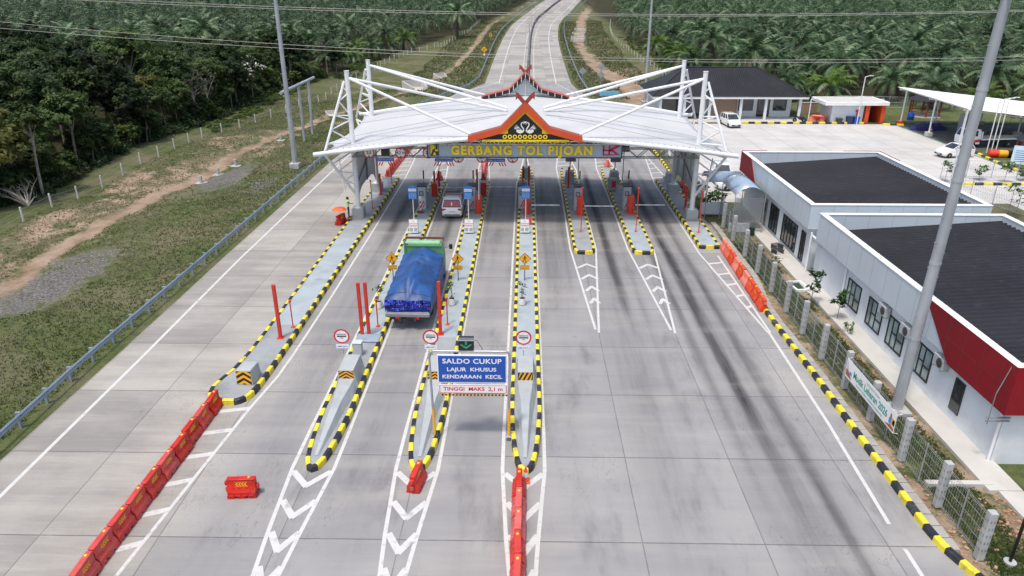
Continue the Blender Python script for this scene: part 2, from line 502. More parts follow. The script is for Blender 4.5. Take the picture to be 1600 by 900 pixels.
    c = mixc(nt, (attr('shaded_litter') * 1.2 + (n2 - .5) * .6).clamp() * .9, c, mixc(nt, n3.step(.4, .65), (.022, .020, .012), (.050, .048, .022)))  # darkens ground below crowns: leaf litter plus painted shade of the gaps
    nt.links.new(c, bs.inputs['Base Color'])
    bs.inputs['Roughness'].default_value = .95; bs.inputs['Specular IOR Level'].default_value = .15
    bump(nt, n3 * .6 + n2, bs, .8, .12)
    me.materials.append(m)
    return o
make_ground()

# ---- concrete pavement material (5 m slabs, brushed finish, tyre wear)
def concrete(name, plaza=True):
    m, nt, bs = newmat(name)
    g = nt.nodes.new('ShaderNodeNewGeometry').outputs['Position']
    sp = nt.nodes.new('ShaderNodeSeparateXYZ'); nt.links.new(g, sp.inputs[0])
    x, y = X(nt, sp.outputs[0]), X(nt, sp.outputs[1])
    wob = (noise(nt, comb(nt, x * .25, y * .25), 1, 2) - .5) * .04
    JY, JX = 4.87, 4.27
    fy = ((y + wob - 19.45) / JY)
    if plaza:
        fx = ((x + wob + .05) / JX)
    else:
        fx = (x + wob) / 4.2
    iy, ix = fy.floor(), fx.floor()
    wn_ = nt.nodes.new('ShaderNodeTexWhiteNoise'); wn_.noise_dimensions = '2D'
    nt.links.new(comb(nt, ix, iy), wn_.inputs['Vector'])
    tone = X(nt, wn_.outputs['Value'])
    blot = noise(nt, g, .22, 6, .62)
    fine = noise(nt, g, 9.0, 4, .7)
    brush = noise(nt, comb(nt, x * .35, y * 5.5), 1, 4, .65)
    strip = noise(nt, comb(nt, x * .12, y * .9, 4.0), 1, 3, .6)
    along = noise(nt, comb(nt, x * 2.2, y * .12, 9.0), 1, 4, .6)
    base = mixc(nt, (blot * .6 + strip * .5 + tone * .24 - .17).step(.28, .72), (.235, .225, .210), (.395, .375, .340))
    base = mixc(nt, (brush - .5).abs().step(.0, .32) * .32, base, (.47, .445, .405))
    base = mixc(nt, fine.step(.52, .78) * .42, base, (.19, .185, .178))
    if plaza:
        # right half of the plaza is greyer and more travelled than the new lane on the left
        lane = x.step(-14.5, -10.5)
        base = mixc(nt, lane * .55, base, (.252, .260, .280))
        wear = None
        for xc, w, a_, y0, y1, y2, y3 in ((6.15, .34, 1.05, 30, 46, 66, 80), (5.6, 1.3, .30, 8, 30, 66, 100), (10.4, .45, .95, 10, 34, 66, 80), (9.2, .35, .5, 14, 36, 66, 80), (11.6, .35, .62, 10, 22, 66, 80), (10.5, 1.3, .32, 2, 16, 66, 90), (7.2, .3, .32, 16, 34, 60, 80),
                                          (2.2, .9, .45, 30, 50, 66, 74), (-2.1, .8, .30, 36, 52, 66, 76), (-10.5, .55, .55, 34, 48, 66, 76), (-10.4, 1.2, .26, 10, 30, 70, 90), (-6.2, .7, .42, 30, 48, 64, 90), (-6.2, 1.0, .2, 10, 30, 70, 95),
                                          (-2.2, .5, .16, 10, 24, 40, 60), (2.3, .4, .10, 10, 30, 60, 90), (3.5, 6.5, .40, 38, 56, 66, 70), (-8, 4, .34, 40, 56, 66, 72)):
            k = x.gauss(xc, w) * y.step(y0, y1) * (1.0 - y.step(y2, y3)) * a_
            wear = k if wear is None else wear.max(k)
        wear = (wear * ((along - .5) * 2.2 + .78 + (blot - .5) * .7)).clamp()
        base = mixc(nt, wear, base, (.035, .035, .039))
        rub = None
        for xc, w, a_, y0, y1, y2, y3 in ((6.12, .26, .85, 36, 47, 66, 74), (10.35, .26, .6, 16, 40, 64, 74), (11.55, .2, .42, 12, 24, 60, 72), (9.25, .2, .38, 18, 36, 62, 72), (-10.6, .4, .6, 50, 55, 60, 66), (-6.1, .3, .55, 46, 52, 58, 72), (-3.0, .2, .25, 40, 50, 66, 74), (1.6, .2, .3, 36, 48, 66, 74), (3.0, .2, .25, 36, 48, 66, 74)):
            k = (x + wob * 4.0).gauss(xc, w) * y.step(y0, y1) * (1.0 - y.step(y2, y3)) * a_
            rub = k if rub is None else rub.max(k)
        base = mixc(nt, (rub * (.7 + along * .5)).clamp(), base, (.028, .028, .031))
        mott = noise(nt, comb(nt, x * .55, y * .16, 2.0), 1, 5, .66)
        base = mixc(nt, mott.step(.50, .74) * x.step(-13, -9) * .62, base, (.125, .125, .13))
        base = mixc(nt, noise(nt, comb(nt, x * .1, y * .45, 7.0), 1, 4, .6).step(.5, .75) * .3, base, (.44, .415, .37))
        # scattered oil spots
        spots = noise(nt, g, .9, 2, .5).step(.70, .78) * noise(nt, g, 5.0, 3).step(.4, .6) * .45
        base = mixc(nt, spots * x.step(-11, -9), base, (.08, .08, .082))
    else:
        cx = ((x * 1.0) / 4.2).mod(1.0)
        base = mixc(nt, along.step(.45, .7) * .25, base, (.30, .295, .285))
    def line(f, w, j):
        d = (f.mod(1.0) - .5).abs()
        return d.step(.5 - w / j, .5 - w / j * .45)
    jy = line(fy, .035, JY); jx = line(fx, .03, JX if plaza else 4.2)
    jn = noise(nt, g, 1.3, 2).step(.25, .55) * .35 + .55
    base = mixc(nt, jy.max(jx * .8) * jn * .8, base, (.085, .083, .08))
    nt.links.new(base, bs.inputs['Base Color'])
    bs.inputs['Roughness'].default_value = .78; bs.inputs['Specular IOR Level'].default_value = .3
    crk = noise(nt, comb(nt, x * .9, y * .35, 3.0), 1, 5, .6)
    base = mixc(nt, (1.0 - (crk - .5).abs().step(.0, .006)) * noise(nt, g, .12, 1).step(.52, .6) * .45, base, (.10, .098, .095))
    nt.links.new(base, bs.inputs['Base Color'])
    bump(nt, brush * .5 + fine * .5 - jy.max(jx) * 1.5, bs, .25, .01)
    return m
M['concrete'] = concrete('plaza_concrete')
M['concrete_hw'] = concrete('highway_concrete', False)

def strip_mesh(name, ys, fl, fr, mat_, z=0.0, nx=1):
    b = MB()
    rows = []
    for y in ys:
        l, r = float(fl(y)), float(fr(y))
        rows.append([(l + (r - l) * k / nx, y, terrain(y) + z) for k in range(nx + 1)])
    for i in range(len(rows) - 1):
        for k in range(nx):
            b.face([rows[i][k], rows[i][k + 1], rows[i + 1][k + 1], rows[i + 1][k]])
    return b.build(name, mat_)
tag(strip_mesh('toll_plaza_road', [-60, 0, 17, 18.4, 19.3, 24, 38.7, 39.5, 48, 60, 78, 88, 94, 100, 108, 115, 121, 127, 131, 135, 139, 143], road_l, road_r, M['concrete']), kind='structure')
tag(strip_mesh('highway_road', list(np.arange(143, 300, 3.0)) + list(np.arange(300, 701, 8.0)), road_l, road_r, M['concrete_hw']), kind='structure')

# ---- painted markings: one sheet 5 mm above the pavement
mk = MB()
def ln(pts, w=.15, z=.005, step=None):
    pts = [Vector((p[0], p[1], 0)) for p in pts]
    for i in range(len(pts) - 1):
        a, b_ = pts[i], pts[i + 1]
        n = max(1, int((b_ - a).length / 4)) if a.y > 120 or b_.y > 120 else 1
        d = (b_ - a).normalized(); s_ = Vector((-d.y, d.x, 0)) * w / 2
        e0 = a - d * (w * .25 if i == 0 else w * .25); e1 = b_ + d * w * .25
        for k in range(n):
            p, q = e0.lerp(e1, k / n), e0.lerp(e1, (k + 1) / n)
            zz = z + .0002 * (i % 2)
            mk.face([(p.x - s_.x, p.y - s_.y, terrain(p.y) + zz), (p.x + s_.x, p.y + s_.y, terrain(p.y) + zz), (q.x + s_.x, q.y + s_.y, terrain(q.y) + zz), (q.x - s_.x, q.y - s_.y, terrain(q.y) + zz)])
def bar(a, b_, w=.3, z=.0058):
    ln([a, b_], w, z)
ln([(-20.1, -20), (-19.95, 21.4), (-20.0, 32), (-20.25, 47), (-20.1, 80), (-18.9, 92), (-12.0, 130), (-5.9, 143), (-5.3, 146)], .17)
# hatching in front of the first island
ln([(-13.9, 10), (-13.4, 17.7), (-13.0, 22.8), (-12.62, 27.6), (-12.25, 30.6), (-12.15, 33)], .14)
for k in range(10):
    y = 27.6 - 1.72 * k
    bar((-14.0, y - .2), (-12.62 - .077 * (27.6 - y) - .06, y + .12), .28)
# chevron tails in front of islands two, three and four
for xc in (-8.45, -4.25, .05):
    ln([(xc - .22, 15.2), (xc - .62, 19.6), (xc - .86, 23.4), (xc - .88, 26.5)], .15)
    ln([(xc + .22, 15.2), (xc + .52, 19.6), (xc + .84, 23.4), (xc + .86, 26.5)], .15)
    for y in (22.3, 20.55, 18.85, 17.2):
        wd = .80 - (23.4 - y) * .07
        bar((xc, y), (xc - wd, y + .85), .26); bar((xc, y), (xc + wd, y + .85), .26, .0064)
    for sg, x0, x1 in ((-1, xc - .88, xc - .84), (1, xc + .86, xc + .88)):
        ln([(x0, 26.5), (x1, 68.5), (x1 - sg * .25, 71), (xc + sg * .15, 80)] if xc > -1 else [(x0, 26.5), (x1, 68)], .13)
ln([(-12.15, 33.1), (-12.05, 40), (-12.0, 55), (-12.05, 70), (-12.3, 78), (-13.1, 90)], .13)
# tapers behind (nearer the camera than) islands five, six, seven
for x0, x1, xt in ((3.45, 5.3, 4.15), (7.7, 9.55, 8.42)):
    ln([(x0, 66), (x0 - .05, 49.5), (xt - .08, 36.2)], .13); ln([(x1, 66), (x1, 49.5), (xt + .08, 35.8)], .13)
    xm = (x0 + x1) / 2
    for y in (45.9, 43.9, 41.9, 40.0):
        f = (y - 36) / 13.5
        bar((xm, y + .5), (xm - (x1 - x0) / 2 * f * .95, y - .2), .22); bar((xm, y + .5), (xm + (x1 - x0) / 2 * f * .95, y - .2), .22, .0064)
    ln([(x0, 66), (x0 - .1, 74.5), (x0 + .4, 82)], .13); ln([(x1, 66), (x1 + .1, 74), (xt + .7, 82)], .13)
    for y in (75.5, 77.2, 79):
        bar((x0 + .1, y), (x1 - .2, y + .6), .22)
ln([(12.72, 68), (12.72, 48.6), (13.72, 36)], .13); ln([(13.95, 48.2), (13.85, 36)], .13)
for y in (46.6, 44.6, 42.8, 41, 39.3):
    bar((12.75 + (48.6 - y) * .08, y), (13.9, y + .25), .24)
ln([(13.78, 36), (13.6, 27), (13.3, 20.6)], .15); ln([(13.27, 19.3), (13.2, 17.0)], .15); ln([(13.2, 15.6), (13.1, 11)], .15)
ln([(12.7, 68), (13.6, 80)], .12); ln([(14.3, 69.5), (13.75, 81)], .12)
for y in (70.5, 72.5, 74.5, 76.5):
    bar((12.9 + (y - 70) * .07, y), (14.3 - (y - 70) * .04, y + .4), .22)
# hatching beyond the left islands
for k in range(9):
    bar((-13.55, 71 + 1.9 * k), (-12.3 - .09 * k, 71.5 + 1.9 * k), .25)
for xc in (-8.6, -4.2):
    ln([(xc - .75, 68.5), (xc - .55, 88)], .13); ln([(xc + .75, 68.5), (xc - .4, 88)], .13)
    for y in (70.5, 73.5, 76.5, 79.5):
        bar((xc - .7, y - .4), (xc + .5 - (y - 70) * .05, y + .3), .22)
# highway edge lines and lane lines beyond the gate
hl = lambda off: [(float(road_l(y)) + off, y) for y in (143, 150, 174, 205, 233, 258, 282, 315, 347, 400, 457, 540)]
hr = lambda off: [(float(road_r(y)) - off, y) for y in (143, 150, 174, 205, 233, 258, 282, 315, 347, 400, 457, 540)]
ln(hl(2.75), .2, .01); ln(hr(2.9), .2, .01)
ln([(6.0, 143), (9.2, 129), (11.6, 112), (13.9, 92)], .15)
ln([(float(road_l(y)) + 7.4, y) for y in (150, 174, 205, 233, 258, 282, 315, 347, 400, 457)], .14, .01)
ln([(float(road_r(y)) - 7.2, y) for y in (150, 174, 205, 233, 258, 282, 315, 347, 400, 457)], .14, .01)
o = mk.build('road_markings', M['marking']); tag(o, kind='structure')

# ---- parking area, walkways, gutter slabs on the right
M['lotconc'] = mat('yard_concrete', (.50, .49, .47), .8, .08, .35, dirt=(.36, .345, .32), dscale=.15, damt=.6)
M['walk'] = mat('walkway_concrete', (.50, .485, .45), .8, .06, .5, dirt=(.36, .33, .29), dscale=.6, damt=.4)
M['dark_floor'] = mat('yard_dark_floor', (.085, .088, .092), .8, .15, .6, dirt=(.05, .05, .05), dscale=.5, damt=.5)
M['lawn'] = mat('lawn', (.075, .10, .03), .95, .35, 1.6, dirt=(.15, .13, .055), dscale=.5, damt=.6, bmp=.5)
def gridlines(m, sx, sy, col=(.12, .11, .10)):
    nt = m.node_tree; bs = nt.nodes['Principled BSDF']
    old = bs.inputs['Base Color'].links[0].from_socket
    g = nt.nodes.new('ShaderNodeNewGeometry').outputs['Position']
    sp = nt.nodes.new('ShaderNodeSeparateXYZ'); nt.links.new(g, sp.inputs[0])
    f = None
    for k, s_ in ((0, sx), (1, sy)):
        if not s_: continue
        d = ((X(nt, sp.outputs[k]) / s_).mod(1.0) - .5).abs().step(.5 - .04 / s_, .5 - .015 / s_)
        f = d if f is None else f.max(d)
    nt.links.new(mixc(nt, f * .7, old, col), bs.inputs['Base Color'])
gridlines(M['lotconc'], 4.0, 5.0)
b = MB(); b.bx(16.5, 120, 62.0, 101.0, -.3, .004); b.bx(19.6, 24.2, 61, 61.99, -.3, .003); b.bx(43.2, 120, 14.0, 61.99, -.3, .002)
tag(b.build('parking_yard', M['lotconc']), kind='structure')
b = MB(); b.bx(17.95, 19.25, 22.4, 56.4, -.3, .10, ch=.01); b.bx(18.3, 24.5, 19.6, 22.38, -.3, .09, ch=.01); b.bx(15.75, 18.3, 22.7, 22.95, -.2, .13)
tag(b.build('walkway', M['walk']), kind='structure')
M['gutter'] = mat('gutter_slab', (.33, .32, .30), .85, .1, 2, dirt=(.2, .19, .17), dscale=1.2, damt=.6)
b = MB()
y = 19.2
rg = random.Random(3)
while y < 55.5:
    b.box((float(np.interp(y, [18.4, 19.3, 25, 31, 38.7, 44], [14.75, 14.4, 14.36, 14.38, 14.3, 14.95])) + .46 + rg.uniform(-.015, .015), y + .29, .02 + rg.uniform(-.01, .012)), (.40, .565, .18), 0, rg.uniform(-.02, .02), .012)
    y += .6
tag(b.build('drain_covers', M['gutter']), kind='structure')
# ================================================================== TOLL ISLANDS
KERB_R = [(10, 17.5), (13, 16.3), (15.5, 15.55), (17.3, 15.08), (18.4, 14.72), (19.3, 14.45), (20.3, 14.36), (25, 14.36), (31, 14.38), (38.7, 14.27)]
def resample(pts, step):
    pts = [Vector(p) for p in pts]
    L = [0]
    for i in range(1, len(pts)): L.append(L[-1] + (pts[i] - pts[i - 1]).length)
    n = max(2, int(round(L[-1] / step)))
    out, k = [], 0
    for i in range(n + 1):
        t = L[-1] * i / n
        while k < len(L) - 2 and L[k + 1] < t: k += 1
        f = (t - L[k]) / max(1e-9, L[k + 1] - L[k])
        out.append(pts[k].lerp(pts[k + 1], f))
    return out

def kerb_mesh(path, w=.2, h_=.27, side=1, block=.6, z0=-.02, seed=0):
    """painted kerb stones along an XY path; side=+1: stones lie to the left of the walking direction"""
    p = resample([(q[0], q[1], 0) for q in path], block / 2)
    b = MB(); rg = random.Random(seed)
    ring = []
    for i, q in enumerate(p):
        t = (p[min(i + 1, len(p) - 1)] - p[max(i - 1, 0)]).normalized()
        n = Vector((-t.y, t.x, 0)) * side
        ring.append((q, n))
    hs = [rg.uniform(-.006, .006) for _ in p]
    for i in range(len(p) - 1):
        mi = (i // 2) % 2
        e = hs[i // 2]
        gap = .006 if i % 2 else 0
        rs = []
        for (q, n) in (ring[i], ring[i + 1]):
            hh = h_ + e
            rs.append([q + n * 0 + Vector((0, 0, z0)), q + n * .012 + Vector((0, 0, hh - .03)), q + n * .045 + Vector((0, 0, hh)), q + n * (w - .02) + Vector((0, 0, hh)), q + n * w + Vector((0, 0, hh - .02)), q + n * w + Vector((0, 0, z0))])
        b.loft(rs, mi, cap=(i % 2 == 1 or i == 0 or i == len(p) - 2))
    return b

def island(rows, label, back_open=True, paint_sun=None, z=.22):
    t = thing('toll_island', label, 'traffic island', (0, 0, 0), group='toll islands')
    inner = MB()
    for i in range(len(rows) - 1):
        (y0, a0, b0), (y1, a1, b1) = rows[i], rows[i + 1]
        ym = (y0 + y1) / 2
        mi = 1 if paint_sun and any(p0 <= ym <= p1 for p0, p1 in paint_sun) else 0
        ins = .1
        inner.face([(a0 + ins, y0, z), (b0 - ins, y0, z), (b1 - ins, y1, z), (a1 + ins, y1, z)], mi)
    y0, a0, b0 = rows[0]; y1, a1, b1 = rows[-1]
    inner.face([(a1 + .1, y1, -.02), (b1 - .1, y1, -.02), (b1 - .1, y1, z), (a1 + .1, y1, z)])
    inner.build('floor_slab', [M['island'], M['island_blue']], t)
    path = [(r[2], r[0]) for r in reversed(rows)] + [(r[1], r[0]) for r in rows]
    k = kerb_mesh(path, side=-1, seed=hash(label) % 97)
    k.build('kerb', [M['yellow'], M['black']], t)
    return t
def rowset(head, body, n=24):
    ys = np.linspace(body[0][0], body[-1][0], n)
    a = np.array(body, float)
    return head + [(float(y), float(np.interp(y, a[:, 0], a[:, 1])), float(np.interp(y, a[:, 0], a[:, 2]))) for y in ys]
def bullet(xc, wl, wr, y0=23.1):
    out = []
    for f, d in ((.10, .0), (.38, .18), (.60, .7), (.74, 1.4), (.86, 2.3), (.95, 3.4)):
        out.append((y0 + d, xc - wl * f, xc + wr * f))
    return out
isl_rows = [
    rowset([(27.95, -14.2, -13.4), (28.15, -14.6, -13.05), (28.6, -14.9, -12.8), (29.3, -15.0, -12.7), (30.1, -14.85, -12.66)], [(31.0, -14.62, -12.64), (32.4, -14.5, -12.6), (36, -14.45, -12.58), (58, -14.45, -12.5), (69.6, -14.35, -12.5)]),
    rowset(bullet(-8.45, .72, .72), [(27.5, -9.18, -7.72), (68.2, -9.15, -7.72)]),
    rowset(bullet(-4.22, .74, .74), [(27.5, -4.96, -3.46), (68.4, -4.9, -3.4)]),
    rowset(bullet(.1, .7, .74), [(27.5, -.6, .86), (72, -.55, .86), (73.4, -.4, .7)]),
    rowset([(48.3, 3.95, 4.85), (48.45, 3.75, 5.05), (48.8, 3.63, 5.17)], [(49.3, 3.6, 5.2), (72, 3.65, 5.2), (73.5, 3.8, 5.0)]),
    rowset([(48.3, 8.2, 9.15), (48.45, 8.0, 9.35), (48.8, 7.89, 9.46)], [(49.3, 7.86, 9.49), (72, 7.86, 9.49), (74, 8.0, 9.3)]),
    rowset([(49.6, 12.95, 14.45)], [(49.7, 12.9, 14.5), (69.5, 12.95, 14.6)]),
]
isl_labels = ['widest toll island at the far left, rounded front and big chevron block', 'toll island left of the lorry, long pointed nose and two tall red posts',
              'toll island right of the lorry, carrying the left leg of the blue sign frame', 'central toll island below the gable, pot plant, long nose and red cone at its tip',
              'short toll island with square front just right of the central one', 'short toll island with pale blue front floor, second from the right fence',
              'rightmost toll island beside the orange barrier row and mesh fence']
paint_sun_spans = [[(36, 51.6)], [(34, 57)], [(34, 57)], [(31, 57)], None, [(48, 57)], [(48, 54)]]  # pale spans: floor paint, and sunlit fronts painted up to the canopy's shade
islands = [island(r, l, paint_sun=p) for r, l, p in zip(isl_rows, isl_labels, paint_sun_spans)]

# roadside kerb on the right
kp = [(x, y) for y, x in KERB_R]
o = kerb_mesh(kp, side=-1, w=.24, h_=.24, seed=5).build('roadside_kerb', [M['yellow'], M['black']])
tag(o, 'long black and yellow painted kerb between road and mesh fence', 'kerb')
o = kerb_mesh([(14.75, 70.2), (14.95, 76), (14.95, 87), (14.6, 92), (13.7, 101), (12.3, 114)], side=-1, w=.24, h_=.24, seed=6).build('roadside_kerb', [M['yellow'], M['black']])
tag(o, 'black and yellow kerb along the road behind the canopy', 'kerb')

# crash noses on islands
def chevron_panel(b, x0, x1, z0, z1, y0, y1, kind):
    """yellow plate with black chevrons or slanted bars; plate leans from (y0,z0) to (y1,z1)"""
    def P3(u, w, lift):
        return (x0 + (x1 - x0) * u, y0 + (y1 - y0) * w - lift, z0 + (z1 - z0) * w)
    b.face([P3(0, 0, .004), P3(1, 0, .004), P3(1, 1, .004), P3(0, 1, .004)], 0)
    asp = (z1 - z0) / (x1 - x0)
    def clipw(poly):
        out = []
        for lim, sgn in ((0, 1), (1, -1)):
            src = poly if not out else out
            res = []
            for i in range(len(src)):
                p, q = src[i], src[(i + 1) % len(src)]
                fp, fq = sgn * (p[1] - lim), sgn * (q[1] - lim)
                if fp >= 0: res.append(p)
                if fp * fq < 0:
                    t_ = fp / (fp - fq); res.append((p[0] + (q[0] - p[0]) * t_, p[1] + (q[1] - p[1]) * t_))
            out = res
            if not out: return []
        return out
    if kind == 'chevron':
        st = .42
        for k in range(-3, 5):
            c = k * st * 1.0
            for half in (0, 1):
                xs = (.5, 0.0) if half == 0 else (.5, 1.0)
                sl = .62 / max(asp, .3) * .5
                poly = [(xs[0], c + sl), (xs[0], c + sl + st * .5), (xs[1], c + st * .5), (xs[1], c)]
                pl = clipw(poly)
                if len(pl) > 2: b.face([P3(p[0], p[1], .007) for p in pl], 1)
    else:
        for k in range(-6, 8):
            c = k * .30
            poly = [(c, 0), (c + .15, 0), (c + .15 + .5 * asp, 1), (c + .5 * asp, 1)]
            poly = [(min(1, max(0, p[0])), p[1]) for p in poly]
            if max(p[0] for p in poly) - min(p[0] for p in poly) > .02: b.face([P3(p[0], p[1], .007) for p in poly], 1)
def nose(xc, label, kind, tipx=0.0):
    t = thing('crash_nose', label, 'crash nose', (xc, 24, .22), group='concrete crash noses on the islands')
    b = MB()
    def sec(y, wt, wb, z): return [(-wb / 2, y, 0), (wb / 2, y, 0), (wt / 2, y, z), (-wt / 2, y, z)]
    b.loft([[(p[0] + tipx * (1 if i == 0 else 0), p[1], p[2]) for p in sec(*s_)] for i, s_ in enumerate([(-.1, .10, .2, .06), (1.2, .22, .42, .2), (2.6, .34, .62, .33), (3.6, .40, .8, .38), (4.6, .60, 1.0, .41), (5.38, .72, 1.06, .44)])])
    b.loft([sec(*s_) for s_ in [(5.38, .72, 1.06, .86), (5.40, .72, 1.06, .89), (6.95, .74, 1.06, .89), (7.0, .72, 1.06, .86)]])
    b.build('concrete_body', M['concgrey'], t)
    p = MB(); chevron_panel(p, -.35, .35, .45, .86, 5.375, 5.375, kind)
    p.build('hazard_panel', [M['signyellow'], M['blackpaint']], t, fix=False)
    return t
nose(-8.45, 'grey concrete crash nose with black and yellow chevron, on the island left of the lorry', 'chevron')
nose(-4.2, 'grey concrete crash nose with chevron panel, partly behind the blue lane sign', 'chevron')
nose(.1, 'grey concrete crash nose with slanted hazard stripes, on the central island', 'slant')
t = thing('crash_block', 'short square concrete block with big black and yellow chevrons on the far left island', 'crash block', (-13.38, 29.85, .22), R(-4))
b = MB(); b.loft([[(-.42, -.45, 0), (.42, -.45, 0), (.42, .55, 0), (-.42, .55, 0)], [(-.36, -.42, .76), (.36, -.42, .76), (.36, .5, .76), (-.36, .5, .76)], [(-.33, -.39, .79), (.33, -.39, .79), (.33, .47, .79), (-.33, .47, .79)]])
b.build('concrete_body', M['concgrey'], t)
p = MB(); chevron_panel(p, -.36, .36, .05, .74, -.455, -.425, 'chevron'); p.build('hazard_panel', [M['signyellow'], M['blackpaint']], t, fix=False)

# ================================================================== TOLL CANOPY
gate = thing('toll_gate_canopy', 'big white tensile canopy with masts, red roofed gables and the yellow lettered gate name', 'toll canopy', (0, 60.5, 0))
GO = Vector((0, 60.5, 0))
M['membrane'] = mat('tensile_membrane', (.50, .515, .525), .6, .05, .35, dirt=(.40, .405, .405), dscale=.22, damt=.6)
M['membrane_seam'] = mat('membrane_seam', (.30, .31, .32), .6, .03, 1)
def zf(x): return 7.42 - 1.42 * (abs(x) / 16.3) ** 1.4
def zr(x): return 8.55 - 1.75 * (abs(x) / 15.2) ** 1.5
Y0, Y1 = 54.0, 67.2
def xl(t):   # half width of the membrane along its depth
    return float(np.interp(t, [0, .08, .17, .24, .28, .31, .4, .5, .62, .75, .87, 1.0], [15.7, 15.3, 15.15, 15.6, 16.25, 15.6, 14.9, 14.5, 14.3, 14.4, 14.7, 15.25]))
def roofz(x, t):
    a = zf(x) + (zr(x) - zf(x)) * t
    return a + .30 * math.sin(PI * t) * (1 - .5 * (abs(x) / 15) ** 2) * .4 - .18 * math.sin(2 * PI * t) * (abs(x) / 15)
NT, NX = 40, 64
b = MB(); ring = []
for j in range(NT + 1):
    t = j / NT
    ring.append([(xl(t) * (2 * i / NX - 1), Y0 + (Y1 - Y0) * t - 60.5, roofz(xl(t) * (2 * i / NX - 1), t)) for i in range(NX + 1)])
vs = [p for r in ring for p in r]
b.add(vs, [(j * (NX + 1) + i, j * (NX + 1) + i + 1, (j + 1) * (NX + 1) + i + 1, (j + 1) * (NX + 1) + i) for j in range(NT) for i in range(NX)])
mem = b.build('membrane', M['membrane'], gate, smooth='all')
sd = mem.modifiers.new('thickness', 'SOLIDIFY'); sd.thickness = .03; sd.offset = -1
# welded seams running across the cloth
b = MB()
for t0, t1 in ((.10, .40), (.33, .55), (.62, .68), (.84, .80)):
    for sg in (-1, 1):
        pts = []
        for k in range(25):
            u = k / 24
            x = sg * (15.2 - 12.4 * u); t = t0 + (t1 - t0) * u
            if abs(x) < xl(t): pts.append((x, Y0 + (Y1 - Y0) * t - 60.5, roofz(x, t) + .012))
        b.tube(pts, .02, 5)
b.build('welded_seam', M['membrane_seam'], mem, smooth=True)
# edge pipes front and rear
b = MB()
b.tube([(x, Y0 - .12 - 60.5 - .25 * (abs(x) / 16.6) ** 4, zf(min(abs(x), 16.3)) - .02 - (.12 if abs(x) > 16.3 else 0)) for x in np.linspace(-16.15, 16.15, 47)], .17, 10)
b.build('front_edge_pipe', M['white_steel'], gate, smooth=True)
b = MB()
b.tube([(x, Y1 + .1 - 60.5, zr(min(abs(x), 15.2)) - .02) for x in np.linspace(-15.5, 15.5, 41)], .15, 10)
b.build('rear_edge_pipe', M['white_steel'], gate, smooth=True)
b = MB()
for k in range(66):      # lacing clamps on the front pipe
    x = -15.3 + 30.6 * k / 65
    b.box((x, Y0 - .05 - 60.5, zf(x) + .15), (.06, .16, .05))
b.build('lacing_strip', M['midgrey'], gate)
# masts, outriggers, columns
def mast(sg, y, tip_y, tip_z, zt):
    yy = y - 60.5; x = 13.75 * sg
    b = MB(); b.tube([(x, yy, .9), (x, yy, 6), (x - .05 * sg * 0, yy, zt)], [.21, .2, .185], 14); b.lathe([(.21, 0), (.21, .03)], (x, yy, zt), 14)
    b.lathe([(.34, 0), (.34, .05)], (x, yy, .95), 14)
    m_ = b.build('mast', M['white_steel'], gate, smooth=True)
    b = MB()
    tip = (15.55 * sg, tip_y - 60.5, tip_z)
    top = (x + .25 * sg, yy, zt - .75)
    b.tube([tip, top], .10, 8)
    T, A = Vector(tip), Vector(top)
    prev = None
    for k, f in enumerate((.12, .32, .52, .72)):
        q = T.lerp(A, f); w = Vector((x, yy, q.z + (.55 if k % 2 else -.15)))
        b.tube([q, w], .06, 6)
        q2 = T.lerp(A, min(.95, f + .2)); b.tube([w, q2], .06, 6)
    b.build('outrigger', M['white_steel'], gate, smooth=True)
    b = MB()
    b.tube([(tip[0], tip[1], tip_z - .15), (x + .05 * sg, yy, 2.0)], .11, 8)
    b.tube([(tip[0] - .1 * sg, tip[1], tip_z - .25), (x, yy, 5.9)], .08, 8)
    L0, L1 = Vector((tip[0], tip[1], tip_z - .15)), Vector((x, yy, 2.0))
    for f, z in ((.22, 5.7), (.40, 5.0), (.40, 3.9), (.62, 3.9), (.62, 2.9)):
        b.tube([L0.lerp(L1, f), (x, yy, z)], .055, 6)
    b.tube([(x + 1.25 * sg, yy, 5.2), (x + 1.0 * sg, yy, 2.4)], .06, 6)
    b.build('side_strut', M['white_steel'], gate, smooth=True)
    b = MB(); b.box((x, yy, .58), (.95, .95, .82), ch=.03); b.build('pedestal', M['concgrey'], gate)
for sg in (-1, 1):
    mast(sg, 56.5, 54.6, 5.95, 11.85)
    mast(sg, 64.5, 66.2, 6.7, 11.9)
# stay rods
b = MB()
rods = []
for sg in (-1, 1):
    f0, r0 = (13.6 * sg, -4, 11.3), (13.6 * sg, 4, 11.45)
    rods += [(f0, (4.15 * sg, -6.3, 7.5)), (f0, (1.6 * sg, -.6, 8.35)), (r0, (3.7 * sg, 6.5, 8.6)), (r0, (1.5 * sg, .4, 8.4))]
for a, c in rods:
    w = MB(); w.tube([a, c], .11, 8)
    w.build('stay_rod', M['white_steel'], gate, smooth=True)
